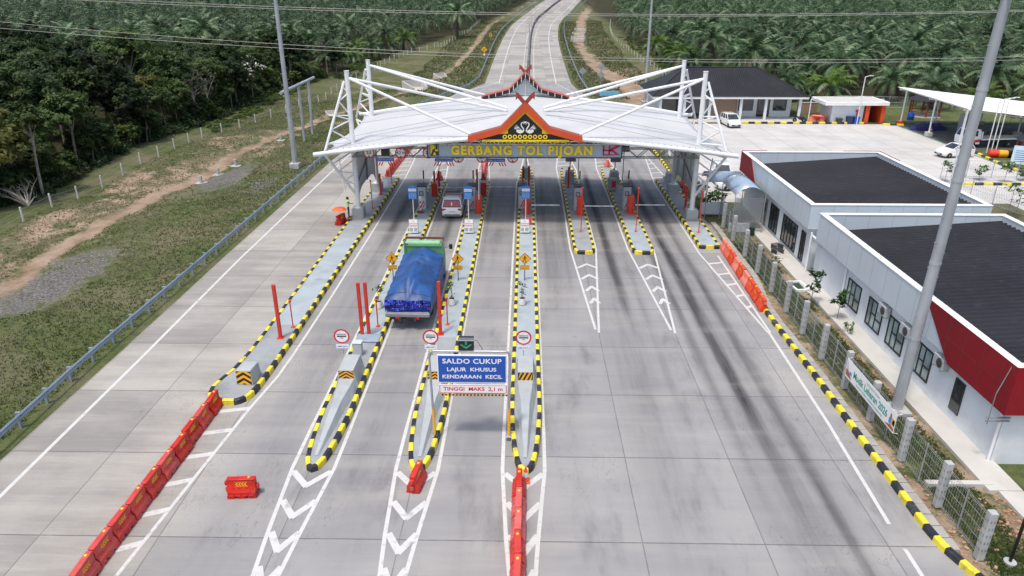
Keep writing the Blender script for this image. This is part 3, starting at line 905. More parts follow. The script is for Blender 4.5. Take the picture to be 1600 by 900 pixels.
# side curtains between the columns
for sg in (-1, 1):
    b = MB()
    n = 14
    pts = []
    for k in range(n + 1):
        u = k / n; y = -3.7 + 7.4 * u
        lo = 2.3 + 1.15 * (abs(2 * u - 1)) ** 6 * -1 + .0 if False else 2.35 - 1.15 * abs(2 * u - 1) ** 5
        pts.append((y, lo, 6.35 + .25 * u))
    for k in range(n):
        b.face([(13.75 * sg, pts[k][0], pts[k][1]), (13.75 * sg, pts[k + 1][0], pts[k + 1][1]), (13.75 * sg, pts[k + 1][0], pts[k + 1][2]), (13.75 * sg, pts[k][0], pts[k][2])])
    c = b.build('side_curtain', M['panelwhite'], gate, smooth='all')
    sd = c.modifiers.new('thickness', 'SOLIDIFY'); sd.thickness = .03
    b = MB()
    b.tube([(13.68 * sg, -3.8, 3.0), (13.68 * sg, 3.8, 5.0)], .05, 6); b.tube([(13.68 * sg, -3.8, 5.2), (13.68 * sg, 3.8, 6.6)], .05, 6); b.tube([(13.7 * sg, 0, 2.3), (13.7 * sg, 0, 6.4)], .05, 6)
    b.build('curtain_rail', M['midgrey'], gate)
# front lattice truss carrying the signs
def truss(y, z0, z1, x0, x1, n, r=.045):
    b = MB()
    for yy in (y, y + .5):
        b.tube([(x0, yy, z0), (x1, yy, z0)], r, 6); b.tube([(x0, yy, z1), (x1, yy, z1)], r, 6)
        for k in range(n):
            xa, xb = x0 + (x1 - x0) * k / n, x0 + (x1 - x0) * (k + 1) / n; xm = (xa + xb) / 2
            b.tube([(xa, yy, z0), (xm, yy, z1)], r * .75, 5); b.tube([(xm, yy, z1), (xb, yy, z0)], r * .75, 5)
    for k in range(n + 1):
        xa = x0 + (x1 - x0) * k / n
        b.tube([(xa, y, z0), (xa, y + .5, z0)], r * .7, 5)
    return b
truss(55.15 - 60.5, 5.5, 6.2, -13.6, 13.6, 17).build('lattice_truss', M['midgrey'], gate)
truss(54.35 - 60.5, 6.72, 7.0, -6.5, 6.5, 12, .03).build('upper_lattice', M['white_steel'], gate)
for x in (-13.2, -6, 0, 6, 13.2):
    b = MB(); b.tube([(x, 55.2 - 60.5, 6.2), (x, 54.1 - 60.5, zf(x) - .1)], .05, 6)
    b.build('truss_hanger', M['midgrey'], gate)
# cross beams under the cloth
for y in (57.5, 61, 64.5):
    b = MB(); t_ = (y - Y0) / (Y1 - Y0)
    b.tube([(x, y - 60.5, roofz(x, t_) - .35) for x in np.linspace(-13.7, 13.7, 21)], .12, 8)
    b.build('roof_beam', M['white_steel'], gate, smooth=True)

# name panel
M['namepanel'] = mat('name_panel_grey_blue', (.40, .48, .57), .45, .05, .6)
nb = MB(); nb.box((-.03, 54.75 - 60.5, 6.19), (14.95, .22, 1.12), ch=.01)
np_ = nb.build('name_panel', M['namepanel'], gate)
b = MB()
for z in (5.63, 6.76): b.box((-.03, 54.7 - 60.5, z), (15.1, .34, .07))
for x in (-7.54, 7.48): b.box((x, 54.7 - 60.5, 6.19), (.07, .335, 1.05))
b.build('panel_frame', M['darkgrey'], np_)
text_mesh('GERBANG TOL PIJOAN', .96, M['gold'], 'lettering', np_, (-.25, 54.56 - 60.5, 6.17), ext=.07, off=.042, width=10.9, spacing=1.2)
# emblem plate at the left end and monogram at the right end of the panel
b = MB(); yb = 54.63 - 60.5
b.bx(-7.35, -6.66, yb - .03, yb, 5.76, 6.66, 1)
ye = yb - .045
def arcp(cx, cz, r, a0, a1, n=10): return [(cx + r * math.cos(R(a0 + (a1 - a0) * k / n)), cz + r * math.sin(R(a0 + (a1 - a0) * k / n))) for k in range(n + 1)]
b.flat([(-7.30, 5.80), (-7.30, 6.60), (-7.16, 6.60)] + arcp(-7.15, 6.42, .18, 90, -90) + [(-7.18, 6.1)], ye, .0, 0)
b.flat([(-6.92, 6.60), (-6.92, 6.34)] + arcp(-6.83, 6.30, .09, 180, 360, 8) + [(-6.74, 6.60), (-6.70, 6.60), (-6.70, 6.28)] + arcp(-6.83, 6.22, .13, 0, -90, 6) + [(-6.93, 6.1), (-6.96, 6.3), (-6.96, 6.6)], ye, 0, 0)
b.flat([(-7.12, 5.80), (-7.05, 6.0), (-6.96, 6.02), (-6.86, 5.80)], ye, 0, 0)
b.build('emblem', [M['gold'], M['darkgrey']], np_, fix=False)
b = MB(); ye = 54.58 - 60.5
Pm = lambda *p: b.flat([(6.02 + q[0], 5.85 + q[1]) for q in p], ye, .06)
Pm((-.02, 0), (.10, 0), (.10, .72), (-.02, .72)); Pm((.0, .32), (.66, .28), (.66, .40), (.0, .44)); Pm((.42, 0), (.55, 0), (.55, .72), (.42, .72)); Pm((.62, .32), (1.2, .62), (1.30, .74), (1.0, .74), (.56, .46)); Pm((.60, .34), (1.06, .02), (1.30, .0), (.78, .42)); Pm((0, -.03), (1.0, .0), (1.0, .05), (0, .05))
b.build('monogram', M['signred'], np_)

# gables
def gable(yc, zb, zap, hw, kx, kz, front=True):
    g = MB()
    out = [(-hw, zb), (-kx, kz), (0, zap), (kx, kz), (hw, zb)]
    th, dep = .46, .9
    for i in range(4):
        (x0, z0), (x1, z1) = out[i], out[i + 1]
        inn0 = (x0 + (0 if i in (0,) else 0), z0 - th); inn1 = (x1, z1 - th * (1.0 if i in (0, 3) else 1.0))
        if i in (1,): inn1 = (x1, z1 - th * 1.35)
        if i == 2: inn0 = (x0, z0 - th * 1.35)
        a = [(x0, yc, z0), (x1, yc, z1), (inn1[0], yc, inn1[1]), (inn0[0], yc, inn0[1])]
        bb = [(p[0], yc + dep, p[2]) for p in a]
        g.add(a + bb, [(0, 1, 2, 3), (7, 6, 5, 4), (3, 2, 6, 7)], 0)
        g.add([a[0], a[1], bb[1], bb[0]], [(0, 1, 2, 3)], 1)
    g.add([(-hw, yc, zb), (-hw, yc + dep, zb), (-hw, yc + dep, zb - th), (-hw, yc, zb - th), (hw, yc, zb), (hw, yc + dep, zb), (hw, yc + dep, zb - th), (hw, yc, zb - th)], [(0, 1, 2, 3), (4, 5, 6, 7)], 0)
    return g
M['gable_red'] = mat('gable_red_orange', (.62, .085, .02), .42, .06, 1)
M['gable_top'] = mat('gable_roof_maroon', (.30, .06, .04), .5, .08, 1)
yg = 53.55 - 60.5
gf = gable(yg, 7.45, 9.98, 4.32, 1.86, 8.12).build('gable_frame', [M['gable_red'], M['gable_top']], gate)
b = MB(); yp = yg + .12
b.flat([(-3.7, 7.12), (-1.86, 7.75), (0, 9.8), (1.86, 7.75), (3.7, 7.12)], yp, .15)
b.build('gable_panel', M['blackpaint'], gate)
b = MB(); y_ = yp - .03
for sg in (-1, 1):
    b.flat([(sg * .0, 9.42), (sg * .0, 9.16), (sg * 1.28, 7.96), (sg * 1.28, 7.66), (sg * 1.95, 7.62), (sg * 1.88, 7.72)], y_, .025)
b.build('gable_trim', M['signyellow'], gate)
b = MB(); y_ = yp - .02
for k in range(9):
    cx = -1.52 + .38 * k
    b.disc((cx, y_, 7.42), .165, n=12, r0=.085)
b.build('gold_ring_row', M['gold'], gate, fix=False)
b = MB(); rg = random.Random(4)     # golden fringe
for k in range(66):
    x = -3.25 + 6.5 * k / 65
    b.flat([(x, 7.16), (x + .1, 7.16), (x + .05, 6.98 - .10 * (k % 3 == 0))], yp - .01, 0)
b.flat([(-3.25, 7.20), (3.25, 7.20), (3.25, 7.12), (-3.25, 7.12)], yp - .015, 0)
b.build('gold_fringe', M['gold'], gate, fix=False)
# two facing swans
def swan(sg):
    b = MB(); y_ = yp - .022
    S_ = lambda pts: b.flat([(sg * p[0], p[1]) for p in pts], y_, 0)
    body = [(-.12, 7.76), (-.30, 7.68), (-.52, 7.70), (-.66, 7.82), (-.62, 7.95), (-.42, 7.98), (-.26, 7.94), (-.15, 7.86)]
    S_(body)
    neck = [(-.13, 7.80), (-.10, 7.95), (-.17, 8.10), (-.27, 8.22), (-.30, 8.36), (-.24, 8.48), (-.16, 8.49), (-.10, 8.42), (-.10, 8.36)]
    for i in range(len(neck) - 1):
        a, c = Vector(neck[i]), Vector(neck[i + 1]); d = (c - a).normalized(); n = Vector((-d.y, d.x)) * (.05 - .003 * i)
        S_([a - n, a + n, c + n * .95, c - n * .95])
    S_([(-.13, 8.40), (-.04, 8.30), (-.09, 8.40)])
    for k in range(5):
        a = Vector((-.40 - .05 * k, 7.93 + .01 * k)); tip = Vector((-.70 - .085 * k + .05 * k * k * .2, 8.02 + .085 * (4 - k)))
        S_([a, tip, a + Vector((.09, .06))])
    return b
for sg in (-1, 1):
    swan(sg).build('swan_emblem', M['white'], gate, fix=False)
b = MB(); b.flat([(-.13, 8.56), (.13, 8.56), (.09, 8.50), (0, 8.40), (-.09, 8.50)], yp - .022, 0); b.build('crest_emblem', M['white'], gate, fix=False)
# crossed horn finials
def finial(y, z, s_=1.0, mats=None):
    for sg in (-1, 1):
        b = MB()
        b.flat([(-.22 * sg, z - .16), (.10 * sg, z - .22), (.66 * sg * s_, z + .40 * s_), (.66 * sg * s_, z + .74 * s_), (.46 * sg * s_, z + .62 * s_)], y + .08 * sg, .1)
        b.flat([(.44 * sg * s_, z + .42 * s_), (.70 * sg * s_, z + .14 * s_), (.70 * sg * s_, z + .78 * s_)], y + .08 * sg - .02, .13)
        b.build('horn_finial', M['gable_top'], gate)
finial(yg + .3, 9.95)
yr = 67.4 - 60.5
def rear_gable(y, zb, zap, hw, kx, kz):
    out = [(-hw, zb), (-kx, kz), (0, zap), (kx, kz), (hw, zb)]; th = .34
    red, blk, wht = MB(), MB(), MB()
    for i in range(4):
        (x0, z0), (x1, z1) = out[i], out[i + 1]
        k = 1.35 if i in (1, 2) else 1.0
        q = [(x0, z0), (x1, z1), (x1, z1 - th * k), (x0, z0 - th * k)]
        blk.add([(p[0], y, p[1] - .07) for p in q] + [(p[0], y + .8, p[1] - .07) for p in q], [(0, 1, 2, 3), (7, 6, 5, 4), (3, 2, 6, 7)])
        red.add([(x0, y - .02, z0), (x1, y - .02, z1), (x1, y - .02, z1 - .11), (x0, y - .02, z0 - .11), (x0, y + .85, z0), (x1, y + .85, z1)], [(0, 1, 2, 3), (0, 4, 5, 1)])
        n = 4
        for j in range(n + 1):
            f = j / n; x, z = x0 + (x1 - x0) * f, z0 + (z1 - z0) * f - .10
            if j == n and i < 3: continue
            wht = MB(); wht.bx(x - .025, x + .025, y - .03, y - .001, z - th * k * .95, z); wht.build('rafter_bar', M['white'], gate)
    for sg in (-1, 1): red.bx(sg * hw - .06, sg * hw + .06, y - .03, y + .85, zb - th - .08, zb)
    red.build('rear_gable_edge', M['gable_pink'], gate); blk.build('rear_gable_soffit', M['blackpaint'], gate)
M['gable_pink'] = mat('weathered_red_edge', (.50, .13, .10), .5, .08, 1)
rear_gable(yr - .9, 8.62, 10.75, 3.95, 1.45, 9.28)
gl, nt, bs = newmat('frosted_glass'); bs.inputs['Base Color'].default_value = (.62, .70, .72, 1); bs.inputs['Roughness'].default_value = .25; bs.inputs['Alpha'].default_value = .75
M['frost'] = gl
b = MB(); b.flat([(-1.4, 8.75), (0, 10.3), (1.4, 8.75)], yr - .3, .02); b.build('rear_gable_glazing', M['frost'], gate)
b = MB()
b.tube([(0, yr - .35, 8.2), (0, yr - .35, 10.4)], .09, 8); b.tube([(-1.7, yr - .35, 8.65), (1.7, yr - .35, 8.65)], .05, 6)
for sg in (-1, 1):
    b.tube([(1.7 * sg, yr - .35, 8.1), (1.7 * sg, yr - .35, 9.0)], .06, 6); b.tube([(3.3 * sg, yr - .35, 8.0), (3.3 * sg, yr - .35, 8.5)], .06, 6)
    b.tube([(0, yr - .36, 9.9), (1.6 * sg, yr - .36, 8.7)], .03, 5)
    b.tube([(sg * (3.8 - .5 * k), yr - .5, 8.2 + .10 * k) for k in range(5)], .05, 6)
b.build('rear_gable_post', M['white_steel'], gate, smooth=True)
finial(yr - .6, 10.72, .8)

# signs hung on the truss (each a thing)
def round_sign(x, z, y, r, txt, label, txt2=None, name='height_limit_sign'):
    t = thing(name, label, 'height limit sign', (x, y, z))
    b = MB(); b.disc((0, -.012, 0), r, n=28); b.build('face', M['white'], t, fix=False)
    b = MB(); b.disc((0, -.016, 0), r, n=28, r0=r * .80); b.build('red_rim', M['signred'], t, fix=False)
    b = MB(); b.lathe([(r, 0), (r, .03)], (0, 0, 0), 28); k = b.build('back_plate', M['midgrey'], t); k.rotation_euler = (R(90), 0, 0); k.location = (0, .025, 0)
    text_mesh(txt, r * .72, M['blackpaint'], 'lettering', t, (0, -.02, .0), off=.006)
    if txt2: text_mesh(txt2, r * .3, M['blackpaint'], 'lettering', t, (0, -.02, -r * .5))
    for sg in (1, -1):
        w = MB(); w.flat([(-.1, sg * r * .78), (.1, sg * r * .78), (0, sg * r * .5)], -.019, 0)
        w.build('arrow_mark', M['blackpaint'], t, fix=False)
    return t
for x, txt, t2, lab in ((-12.2, '2,5', 'm', 'round red rimmed height sign reading 2,5 at the far left of the truss'),
                        (-9.7, '4,2 m', None, 'round red rimmed height sign reading 4,2 m on the truss'),
                        (-7.55, '2,1', 'm', 'round height sign half hidden by the left end of the name panel')):
    round_sign(x, 5.88, 55.0, .44, txt, lab, t2)
for x, lab in ((-5.2, 'round height sign peeping out below the G of the name panel'), (-3.35, 'round height sign peeping out below the letters A and N of the name panel'), (-.95, 'round height sign peeping out below the O of the name panel')):
    round_sign(x, 5.55, 54.98, .44, '2,1', lab, 'm')
def lane_panel(x, label):
    t = thing('hanging_lane_sign', label, 'lane sign', (x, 55.1, 5.3), group='blue lane panels hung on the truss')
    b = MB(); b.box((0, 0, 0), (1.42, .06, .26), ch=.008); p = b.build('blue_plate', M['blue'], t)
    text_mesh('GARDU TOL OTOMATIS', .13, M['white'], 'lettering', p, (0, -.034, 0), width=1.25)
    b = MB()
    for k in range(3):
        for sg in (-1, 1):
            x0 = sg * (.16 + .21 * k)
            b.flat([(x0, -.18), (x0 + sg * .10, -.18), (x0 + sg * .24, -.46), (x0 + sg * .14, -.46)], 0, .02)
    b.build('hanging_stripe', M['signred'], t)
    b = MB()
    for sg in (-1, 1): b.tube([(sg * .55, .05, .1), (sg * .55, .05, .3)], .02, 5)
    b.build('hanger', M['midgrey'], t)
lane_panel(-10.95, 'blue lane panel with red stripes hung under the truss, leftmost of three')
lane_panel(-6.35, 'blue lane panel with red stripes hung under the truss, middle of three')
lane_panel(-2.25, 'blue lane panel with red stripes hung under the truss, rightmost of three')
t = thing('lane_signal', 'square black unlit lane signal on the truss between the 2,5 and 4,2 signs', 'lane signal', (-10.9, 54.98, 5.9))
b = MB(); b.box((0, 0, 0), (.62, .16, .56), ch=.01); b.build('housing', M['plastic_black'], t); b = MB(); b.box((0, .16, 0), (.8, .05, .05)); b.build('bracket', M['midgrey'], t)
t = thing('lamp_housing', 'flat grey light box behind the golden fringe of the front gable', 'light box', (2.2, 56.2, 6.55))
b = MB(); b.box((0, 0, 0), (2.3, .9, .22), ch=.02); b.build('housing', M['midgrey'], t); b = MB(); b.tube([(-.8, 0, .1), (-.8, 0, .9)], .03, 6); b.tube([(.8, 0, .1), (.8, 0, .9)], .03, 6); b.build('hanger', M['midgrey'], t)
# ================================================================== WATER BARRIERS
def make_barrier(matk, label, group):
    t = thing('water_barrier', label, 'road barrier', (0, 0, 0), group=group)
    b = MB(); L = .53
    def ring(x, sh=1.0):
        pr = [(.25, .10), (.25, .27), (.12, .40), (.105, .70), (.085, .77)]
        pr = [(p[0] * sh, p[1]) for p in pr]
        return [(x, -p[0], p[1]) for p in pr] + [(x, p[0], p[1]) for p in reversed(pr)]
    b.loft([ring(-L, .86), ring(-L + .03), ring(L - .03), ring(L, .86)])
    for cx in (-.40, 0, .40):       # feet
        b.loft([[(cx - .13, -.26, 0), (cx + .13, -.26, 0), (cx + .13, .26, 0), (cx - .13, .26, 0)], [(cx - .15, -.25, .105), (cx + .15, -.25, .105), (cx + .15, .25, .105), (cx - .15, .25, .105)]])
    for sg in (-1, 1):               # raised pads on the flared skirt and a top rail
        for cx in (-.37, -.125, .125, .37):
            b.loft([[(cx - .10, sg * .24, .12), (cx + .10, sg * .24, .12), (cx + .085, sg * .115, .43), (cx - .085, sg * .115, .43)], [(cx - .085, sg * .275, .12), (cx + .085, sg * .275, .12), (cx + .07, sg * .15, .43), (cx - .07, sg * .15, .43)]])
    b.box((0, 0, .755), (1.08, .23, .055), ch=.02)
    b.build('plastic_shell', M[matk], t, smooth=True)
    for x, z in ((-.57, .56), (-.57, .27), (.57, .42)):
        c = MB(); c.lathe([(.03, -.075), (.075, -.07), (.075, .07), (.03, .075)], (x, 0, z), 10); c.build('hinge_lug', M[matk], t, smooth=True)
    for sg in (-1, 1):
        d = MB(); y = sg * .121
        for k in range(4):
            x0 = -.21 + .105 * k
            for z0, z1 in ((.56, .645), (.56, .475)): d.face([(x0, y, z0), (x0 + .07, y, z1), (x0 + .135, y, z1), (x0 + .065, y, z0)], 0)
        for z0 in (.45, .665): d.face([(-.24, y, z0), (.25, y, z0), (.25, y, z0 + .014), (-.24, y, z0 + .014)], 0)
        d.build('chevron_decal', [M['signyellow'], M['red']], t, fix=False)
    f = MB(); f.lathe([(.05, 0), (.05, .03), (.02, .035)], (.3, 0, .78), 10); f.build('filler_cap', M['yellow'], t)
    return t
protoB = make_barrier('barrier', 'single red plastic water barrier standing alone on the open lane at lower left', None)
protoB.location = (-10.68, 21.75, .006); protoB.rotation_euler = (0, 0, R(4))
protoO = make_barrier('barrier_o', 'x', None)
usedO = [False]
rgb = random.Random(8)
def place_barrier(x, y, rz, label, group, orange=False, z=.006):
    rz += rgb.uniform(-.04, .04)
    if orange and not usedO[0]:
        usedO[0] = True; o = protoO; o.location = (x, y, z); o.rotation_euler = (0, 0, rz); o['label'] = label; o['group'] = group
        return o
    return dup(protoO if orange else protoB, (x, y, z), rz, label, group)
for k in range(10):      # left foreground row, from the island head towards the camera
    y = 27.55 - 1.13 * k
    place_barrier(-14.16 - .012 * k + rgb.uniform(-.04, .04), y, R(90), 'red water barrier in the long left row, %s from the rounded island head' % ORD[k + 1], 'red barriers in the long left row')
for k in range(5):       # row pointing at the camera, central island
    place_barrier(-.13 - .005 * k, 22.0 - 1.12 * k, R(90), 'red water barrier in the row below the red cone, %s from the cone' % ORD[k + 1], 'red barriers below the red cone')
place_barrier(-4.12, 22.45, R(80), 'red water barrier alone at the tip of the island left of centre', None)
for k in range(9):       # right row up to the kerb
    f = k / 8
    place_barrier(14.66 - .32 * f, 49.2 - 10.0 * f, R(88.5), 'faded orange barrier in the row by the mesh fence, %s from the island' % ORD[k + 1], 'orange barriers in the right row', True)
for k in range(13):      # beyond the far left island
    place_barrier(-13.85 + .02 * k, 70.6 + 1.2 * k, R(90), 'dark red barrier in the row beyond the far left island, %s from it' % ORD[k + 1], 'red barriers beyond the far left island')
place_barrier(-8.5, 69.2, R(85), 'lone red barrier behind the island left of the lorry', None)
for k in range(9):
    place_barrier(-4.1 - .035 * k, 69.4 + 1.2 * k, R(91), 'red water barrier behind the island right of the lorry, %s from that island' % ORD[k + 1], 'red barriers behind the island right of the lorry')
place_barrier(8.85, 75.5, R(96), 'lone orange barrier behind the second island from the right', None, True)
place_barrier(.15, 88.5, R(88), 'lone red barrier far behind the central island, seen through the canopy', None)
place_barrier(15.1, 65.3, R(75), 'red barrier tucked behind the right canopy columns, nearer one', None); place_barrier(15.35, 67.1, R(100), 'red barrier tucked behind the right canopy columns, farther one', None)
for k, (dx, dy, rz, z, tilt) in enumerate([(0, 0, 10, 0, 0), (1.2, .1, -14, 0, 0), (.5, .7, 30, 0, 0), (1.6, .9, 5, 0, 0), (.6, .25, -20, .62, 60), (1.3, .55, 40, .66, 75)]):
    o = place_barrier(40.5 + dx, 102.3 + dy, R(rz), 'red barrier in the heap beside the small white yard hut', 'heap of red barriers beside the yard hut', True, .03 + z)
    if tilt: o.rotation_euler = (R(tilt), 0, R(rz))

# ================================================================== CONES, POSTS, SIGNS
def cone(x, y, z, label, rz=0, s_=1.0):
    t = thing('traffic_cone', label, 'traffic cone', (x, y, z), rz); t.scale = (s_,) * 3
    b = MB(); b.loft([[(-.19, -.19, 0), (.19, -.19, 0), (.19, .19, 0), (-.19, .19, 0)], [(-.18, -.18, .04), (.18, -.18, .04), (.18, .18, .04), (-.18, .18, .04)]]); b.build('foot', M['barrier_o'], t)
    b = MB(); b.lathe([(.14, .04), (.105, .26)], n=16, cap=False); b.lathe([(.075, .46), (.028, .72), (.0, .74)], n=16, cap=False); b.build('cone_body', M['barrier_o'], t, smooth=True)
    b = MB(); b.lathe([(.106, .26), (.075, .46)], n=16, cap=False); b.build('reflective_band', M['refl'], t, smooth=True)
    return t
cone(.12, 22.72, .006, 'red traffic cone with white band between the central island tip and the barrier row')
cone(53.5, 95.2, .02, 'small orange cone standing by the blue tarpaulin bundle under the carport')

def tall_post(x, y, label, h_=3.1, w=.17, z=.22):
    t = thing('bollard_post', label, 'steel post', (x, y, z), group='tall red steel posts')
    b = MB(); b.box((0, 0, h_ / 2 + .02), (w, w, h_), ch=.012); b.build('post', M['red'], t)
    b = MB(); b.box((0, 0, .012), (w * 2.1, w * 2.1, .024))
    b.build('base_plate', M['red'], t)
    c = MB(); c.box((0, 0, h_ + .028), (w + .012, w + .012, .018)); c.build('cap', M['red'], t)
    return t
for x, y, lab, *hh in ((-13.27, 34.4, 'tall square red post on the far left island, nearest the camera'), (-8.86, 34.75, 'tall square red post left of the lorry, left one of the pair'), (-8.50, 34.8, 'tall square red post left of the lorry, right one of the pair'), (-4.58, 35.0, 'tall square red post in front of the lorry rear right corner'),
                  (-13.2, 63.2, 'red square post at the rear left canopy pedestal', 1.9), (-8.35, 64.2, 'red square post behind the kiosk left of the white car, left one', 1.9), (-7.95, 64.4, 'red square post behind the kiosk left of the white car, right one', 1.9),
                  (-4.45, 65, 'red square post behind the kiosk right of the white car', 1.9), (-.15, 66.2, 'dark red post behind the central blue board, left one', 1.9), (.4, 66.2, 'dark red post behind the central blue board, right one', 1.9), (4.15, 66.0, 'dark red post behind the kiosk right of the central island', 1.9)):
    tall_post(x, y, lab, *hh)
tall_post(13.75, 58.9, 'shorter red square post beside the right front canopy column', 2.0)
def thin_post(x, y, label, h_=1.55, z=.22, r=.035):
    t = thing('marker_post', label, 'marker post', (x, y, z), group='thin red marker posts')
    b = MB(); b.tube([(0, 0, .02), (0, 0, h_)], r, 8); b.build('pole', M['red'], t, smooth=True)
    b = MB(); b.lathe([(.13, 0), (.13, .02), (.06, .05)], n=12); b.build('base_plate', M['red'], t)
    b = MB(); b.lathe([(.03, -.09), (.075, -.05), (.08, .05), (.03, .09)], (0, 0, h_ + .06), 10); b.build('head', M['red'], t, smooth=True)
for x, y, lab, h_ in ((-12.98, 35.7, 'thin red marker post behind the tall red post on the far left island', 1.55), (-8.22, 35.9, 'thin red marker post behind the red pair left of the lorry', 1.55), (-4.32, 36.2, 'thin red marker post behind the tall red post at the lorry rear', 1.55),
                      (-13.05, 58.6, 'thin red pole beside the left front canopy pedestal', 2.4), (4.42, 52.9, 'long thin red pole on the front of the island right of centre', 3.4), (8.7, 52.9, 'long thin red pole on the pale blue front of the second island from the right', 3.4), (13.55, 52.8, 'long thin red pole on the rightmost island front', 3.2),
                      (-12.9, 67.3, 'thin red pole at the back end of the far left island', 3.8)):
    thin_post(x, y, lab, h_)
for x, y, lab, h_ in ((-8.2, 66.8, 'slim dark pole at the back end of the island left of the lorry', 5.0), (-4.1, 67, 'slim dark pole at the back end of the island right of the lorry', 5.0), (.1, 71.5, 'slim dark pole at the back end of the central island', 3.2)):
    t = thing('slim_pole', lab, 'pole', (x, y, .22)); b = MB(); b.tube([(0, 0, 0), (0, 0, h_)], .035, 7); b.build('pole', M['midgrey'], t, smooth=True)
    b = MB(); b.box((0, 0, h_ * .55), (.12, .1, .16)); b.build('junction_box', M['darkgrey'], t)

def stop_sign(x, y, label):
    t = thing('stop_sign', label, 'round sign', (x, y, 1.1), group='round red rimmed signs on the crash noses')
    b = MB(); b.tube([(0, .04, 0), (0, .03, .95)], .025, 7); b.build('pole', M['galv'], t, smooth=True)
    tl = R(8)
    b = MB(); b.disc((0, -.012, 1.02), .385, n=32); b.build('face', M['white'], t, fix=False)
    b = MB(); b.disc((0, -.016, 1.02), .39, n=32, r0=.315); b.build('red_rim', M['signred'], t, fix=False)
    b = MB(); b.flat([(-.23, .985), (.23, .985), (.23, 1.05), (-.23, 1.05)], -.017, 0); b.build('black_bar', M['blackpaint'], t, fix=False)
    k = MB(); k.lathe([(.39, 0), (.39, .02)], (0, 0, 0), 32); q = k.build('back_plate', M['midgrey'], t); q.rotation_euler = (R(90), 0, 0); q.location = (0, .012, 1.02)
    text_mesh('GERBANG', .105, M['blackpaint'], 'lettering', t, (0, -.018, 1.125)); text_mesh('TOL', .085, M['blackpaint'], 'lettering', t, (0, -.018, .915))
    b = MB(); b.box((0, 0, .46), (.66, .025, .24), ch=.008); p = b.build('name_plate', M['panelwhite'], t)
    b = MB(); b.flat([(-.30, .365), (.30, .365), (.30, .555), (-.30, .555)], -.0155, 0); b.build('plate_face', M['white'], p, fix=False)
    text_mesh('AMBIL KARTU', .085, M['blue'], 'lettering', p, (0, -.018, .46), off=.002, width=.5)
stop_sign(-8.92, 30.95, 'round red rimmed sign with black bar on the crash nose left of the lorry')
stop_sign(-4.55, 30.95, 'round red rimmed sign with black bar, half hidden behind the blue lane sign frame')
stop_sign(.0, 30.95, 'round red rimmed sign with black bar on the central crash nose')

t = thing('cabinet_box', 'low pale grey steel box beside the red post pair left of the lorry', 'cabinet', (-8.62, 32.6, .22))
b = MB(); b.box((0, 0, .36), (.46, .4, .72), ch=.015); b.build('box_body', M['kioskgrey'], t); b = MB(); b.box((0, 0, .735), (.5, .44, .03), ch=.01); b.build('lid', M['panelwhite'], t)
M['plate'] = mat('ramp_plate', (.26, .33, .40), .5, .08, 2)
b = MB(); b.box((-8.45, 34.35, .28), (1.30, .9, .10), ch=.03); tag(b.build('cable_cover', M['plate']), 'blue grey steel cover plate under the red post pair left of the lorry', 'cover plate')

def warning(x, y, label):
    t = thing('warning_sign', label, 'warning sign', (x, y, .22), group='yellow pedestrian warning signs')
    b = MB(); b.tube([(0, .02, 0), (0, .02, 1.75)], .03, 7); b.build('pole', M['darkgrey'], t, smooth=True)
    s_ = .40
    b = MB(); b.flat([(0, 1.52 - s_), (s_, 1.52), (0, 1.52 + s_), (-s_, 1.52)], -.01, .02); b.build('diamond_plate', M['blackpaint'], t)
    b = MB(); q = s_ - .035; b.flat([(0, 1.52 - q), (q, 1.52), (0, 1.52 + q), (-q, 1.52)], -.0125, 0); dp = b.build('diamond_face', M['signyellow'], t, fix=False)
    b = MB(); y_ = -.016
    b.disc((0, y_, 1.70), .04, n=10)
    b.flat([(-.04, 1.50), (.03, 1.48), (.045, 1.64), (-.03, 1.66)], y_, 0)
    b.flat([(-.04, 1.50), (.0, 1.50), (-.06, 1.38), (-.12, 1.30), (-.155, 1.32), (-.10, 1.40)], y_, 0); b.flat([(0, 1.50), (.035, 1.49), (.06, 1.39), (.10, 1.30), (.06, 1.29), (.02, 1.39)], y_, 0)
    b.flat([(-.03, 1.64), (-.03, 1.60), (-.11, 1.52), (-.13, 1.54)], y_, 0); b.flat([(.04, 1.64), (.04, 1.60), (.11, 1.54), (.13, 1.56)], y_, 0)
    for k in range(4): b.flat([(-.14 + .075 * k, 1.25), (-.10 + .075 * k, 1.25), (-.09 + .07 * k, 1.28), (-.12 + .07 * k, 1.28)], y_, 0)
    b.build('pedestrian_mark', M['blackpaint'], dp, fix=False)
    b = MB(); b.box((0, 0, .90), (.58, .02, .30), ch=.004); b.build('lower_plate', M['blackpaint'], t)
    b = MB(); b.flat([(-.27, .765), (.27, .765), (.27, 1.035), (-.27, 1.035)], -.0125, 0); lp = b.build('lower_face', M['signyellow'], t, fix=False)
    text_mesh('HATI-HATI', .085, M['blackpaint'], 'lettering', lp, (0, -.016, .955), width=.44); text_mesh('PENYEBERANGAN', .07, M['blackpaint'], 'lettering', lp, (0, -.016, .845), width=.48)
warning(-8.52, 42.7, 'yellow diamond pedestrian sign left of the blue tarpaulin'); warning(-4.28, 42.7, 'yellow diamond pedestrian sign right of the blue tarpaulin'); warning(.05, 42.8, 'yellow diamond pedestrian sign on the central island')

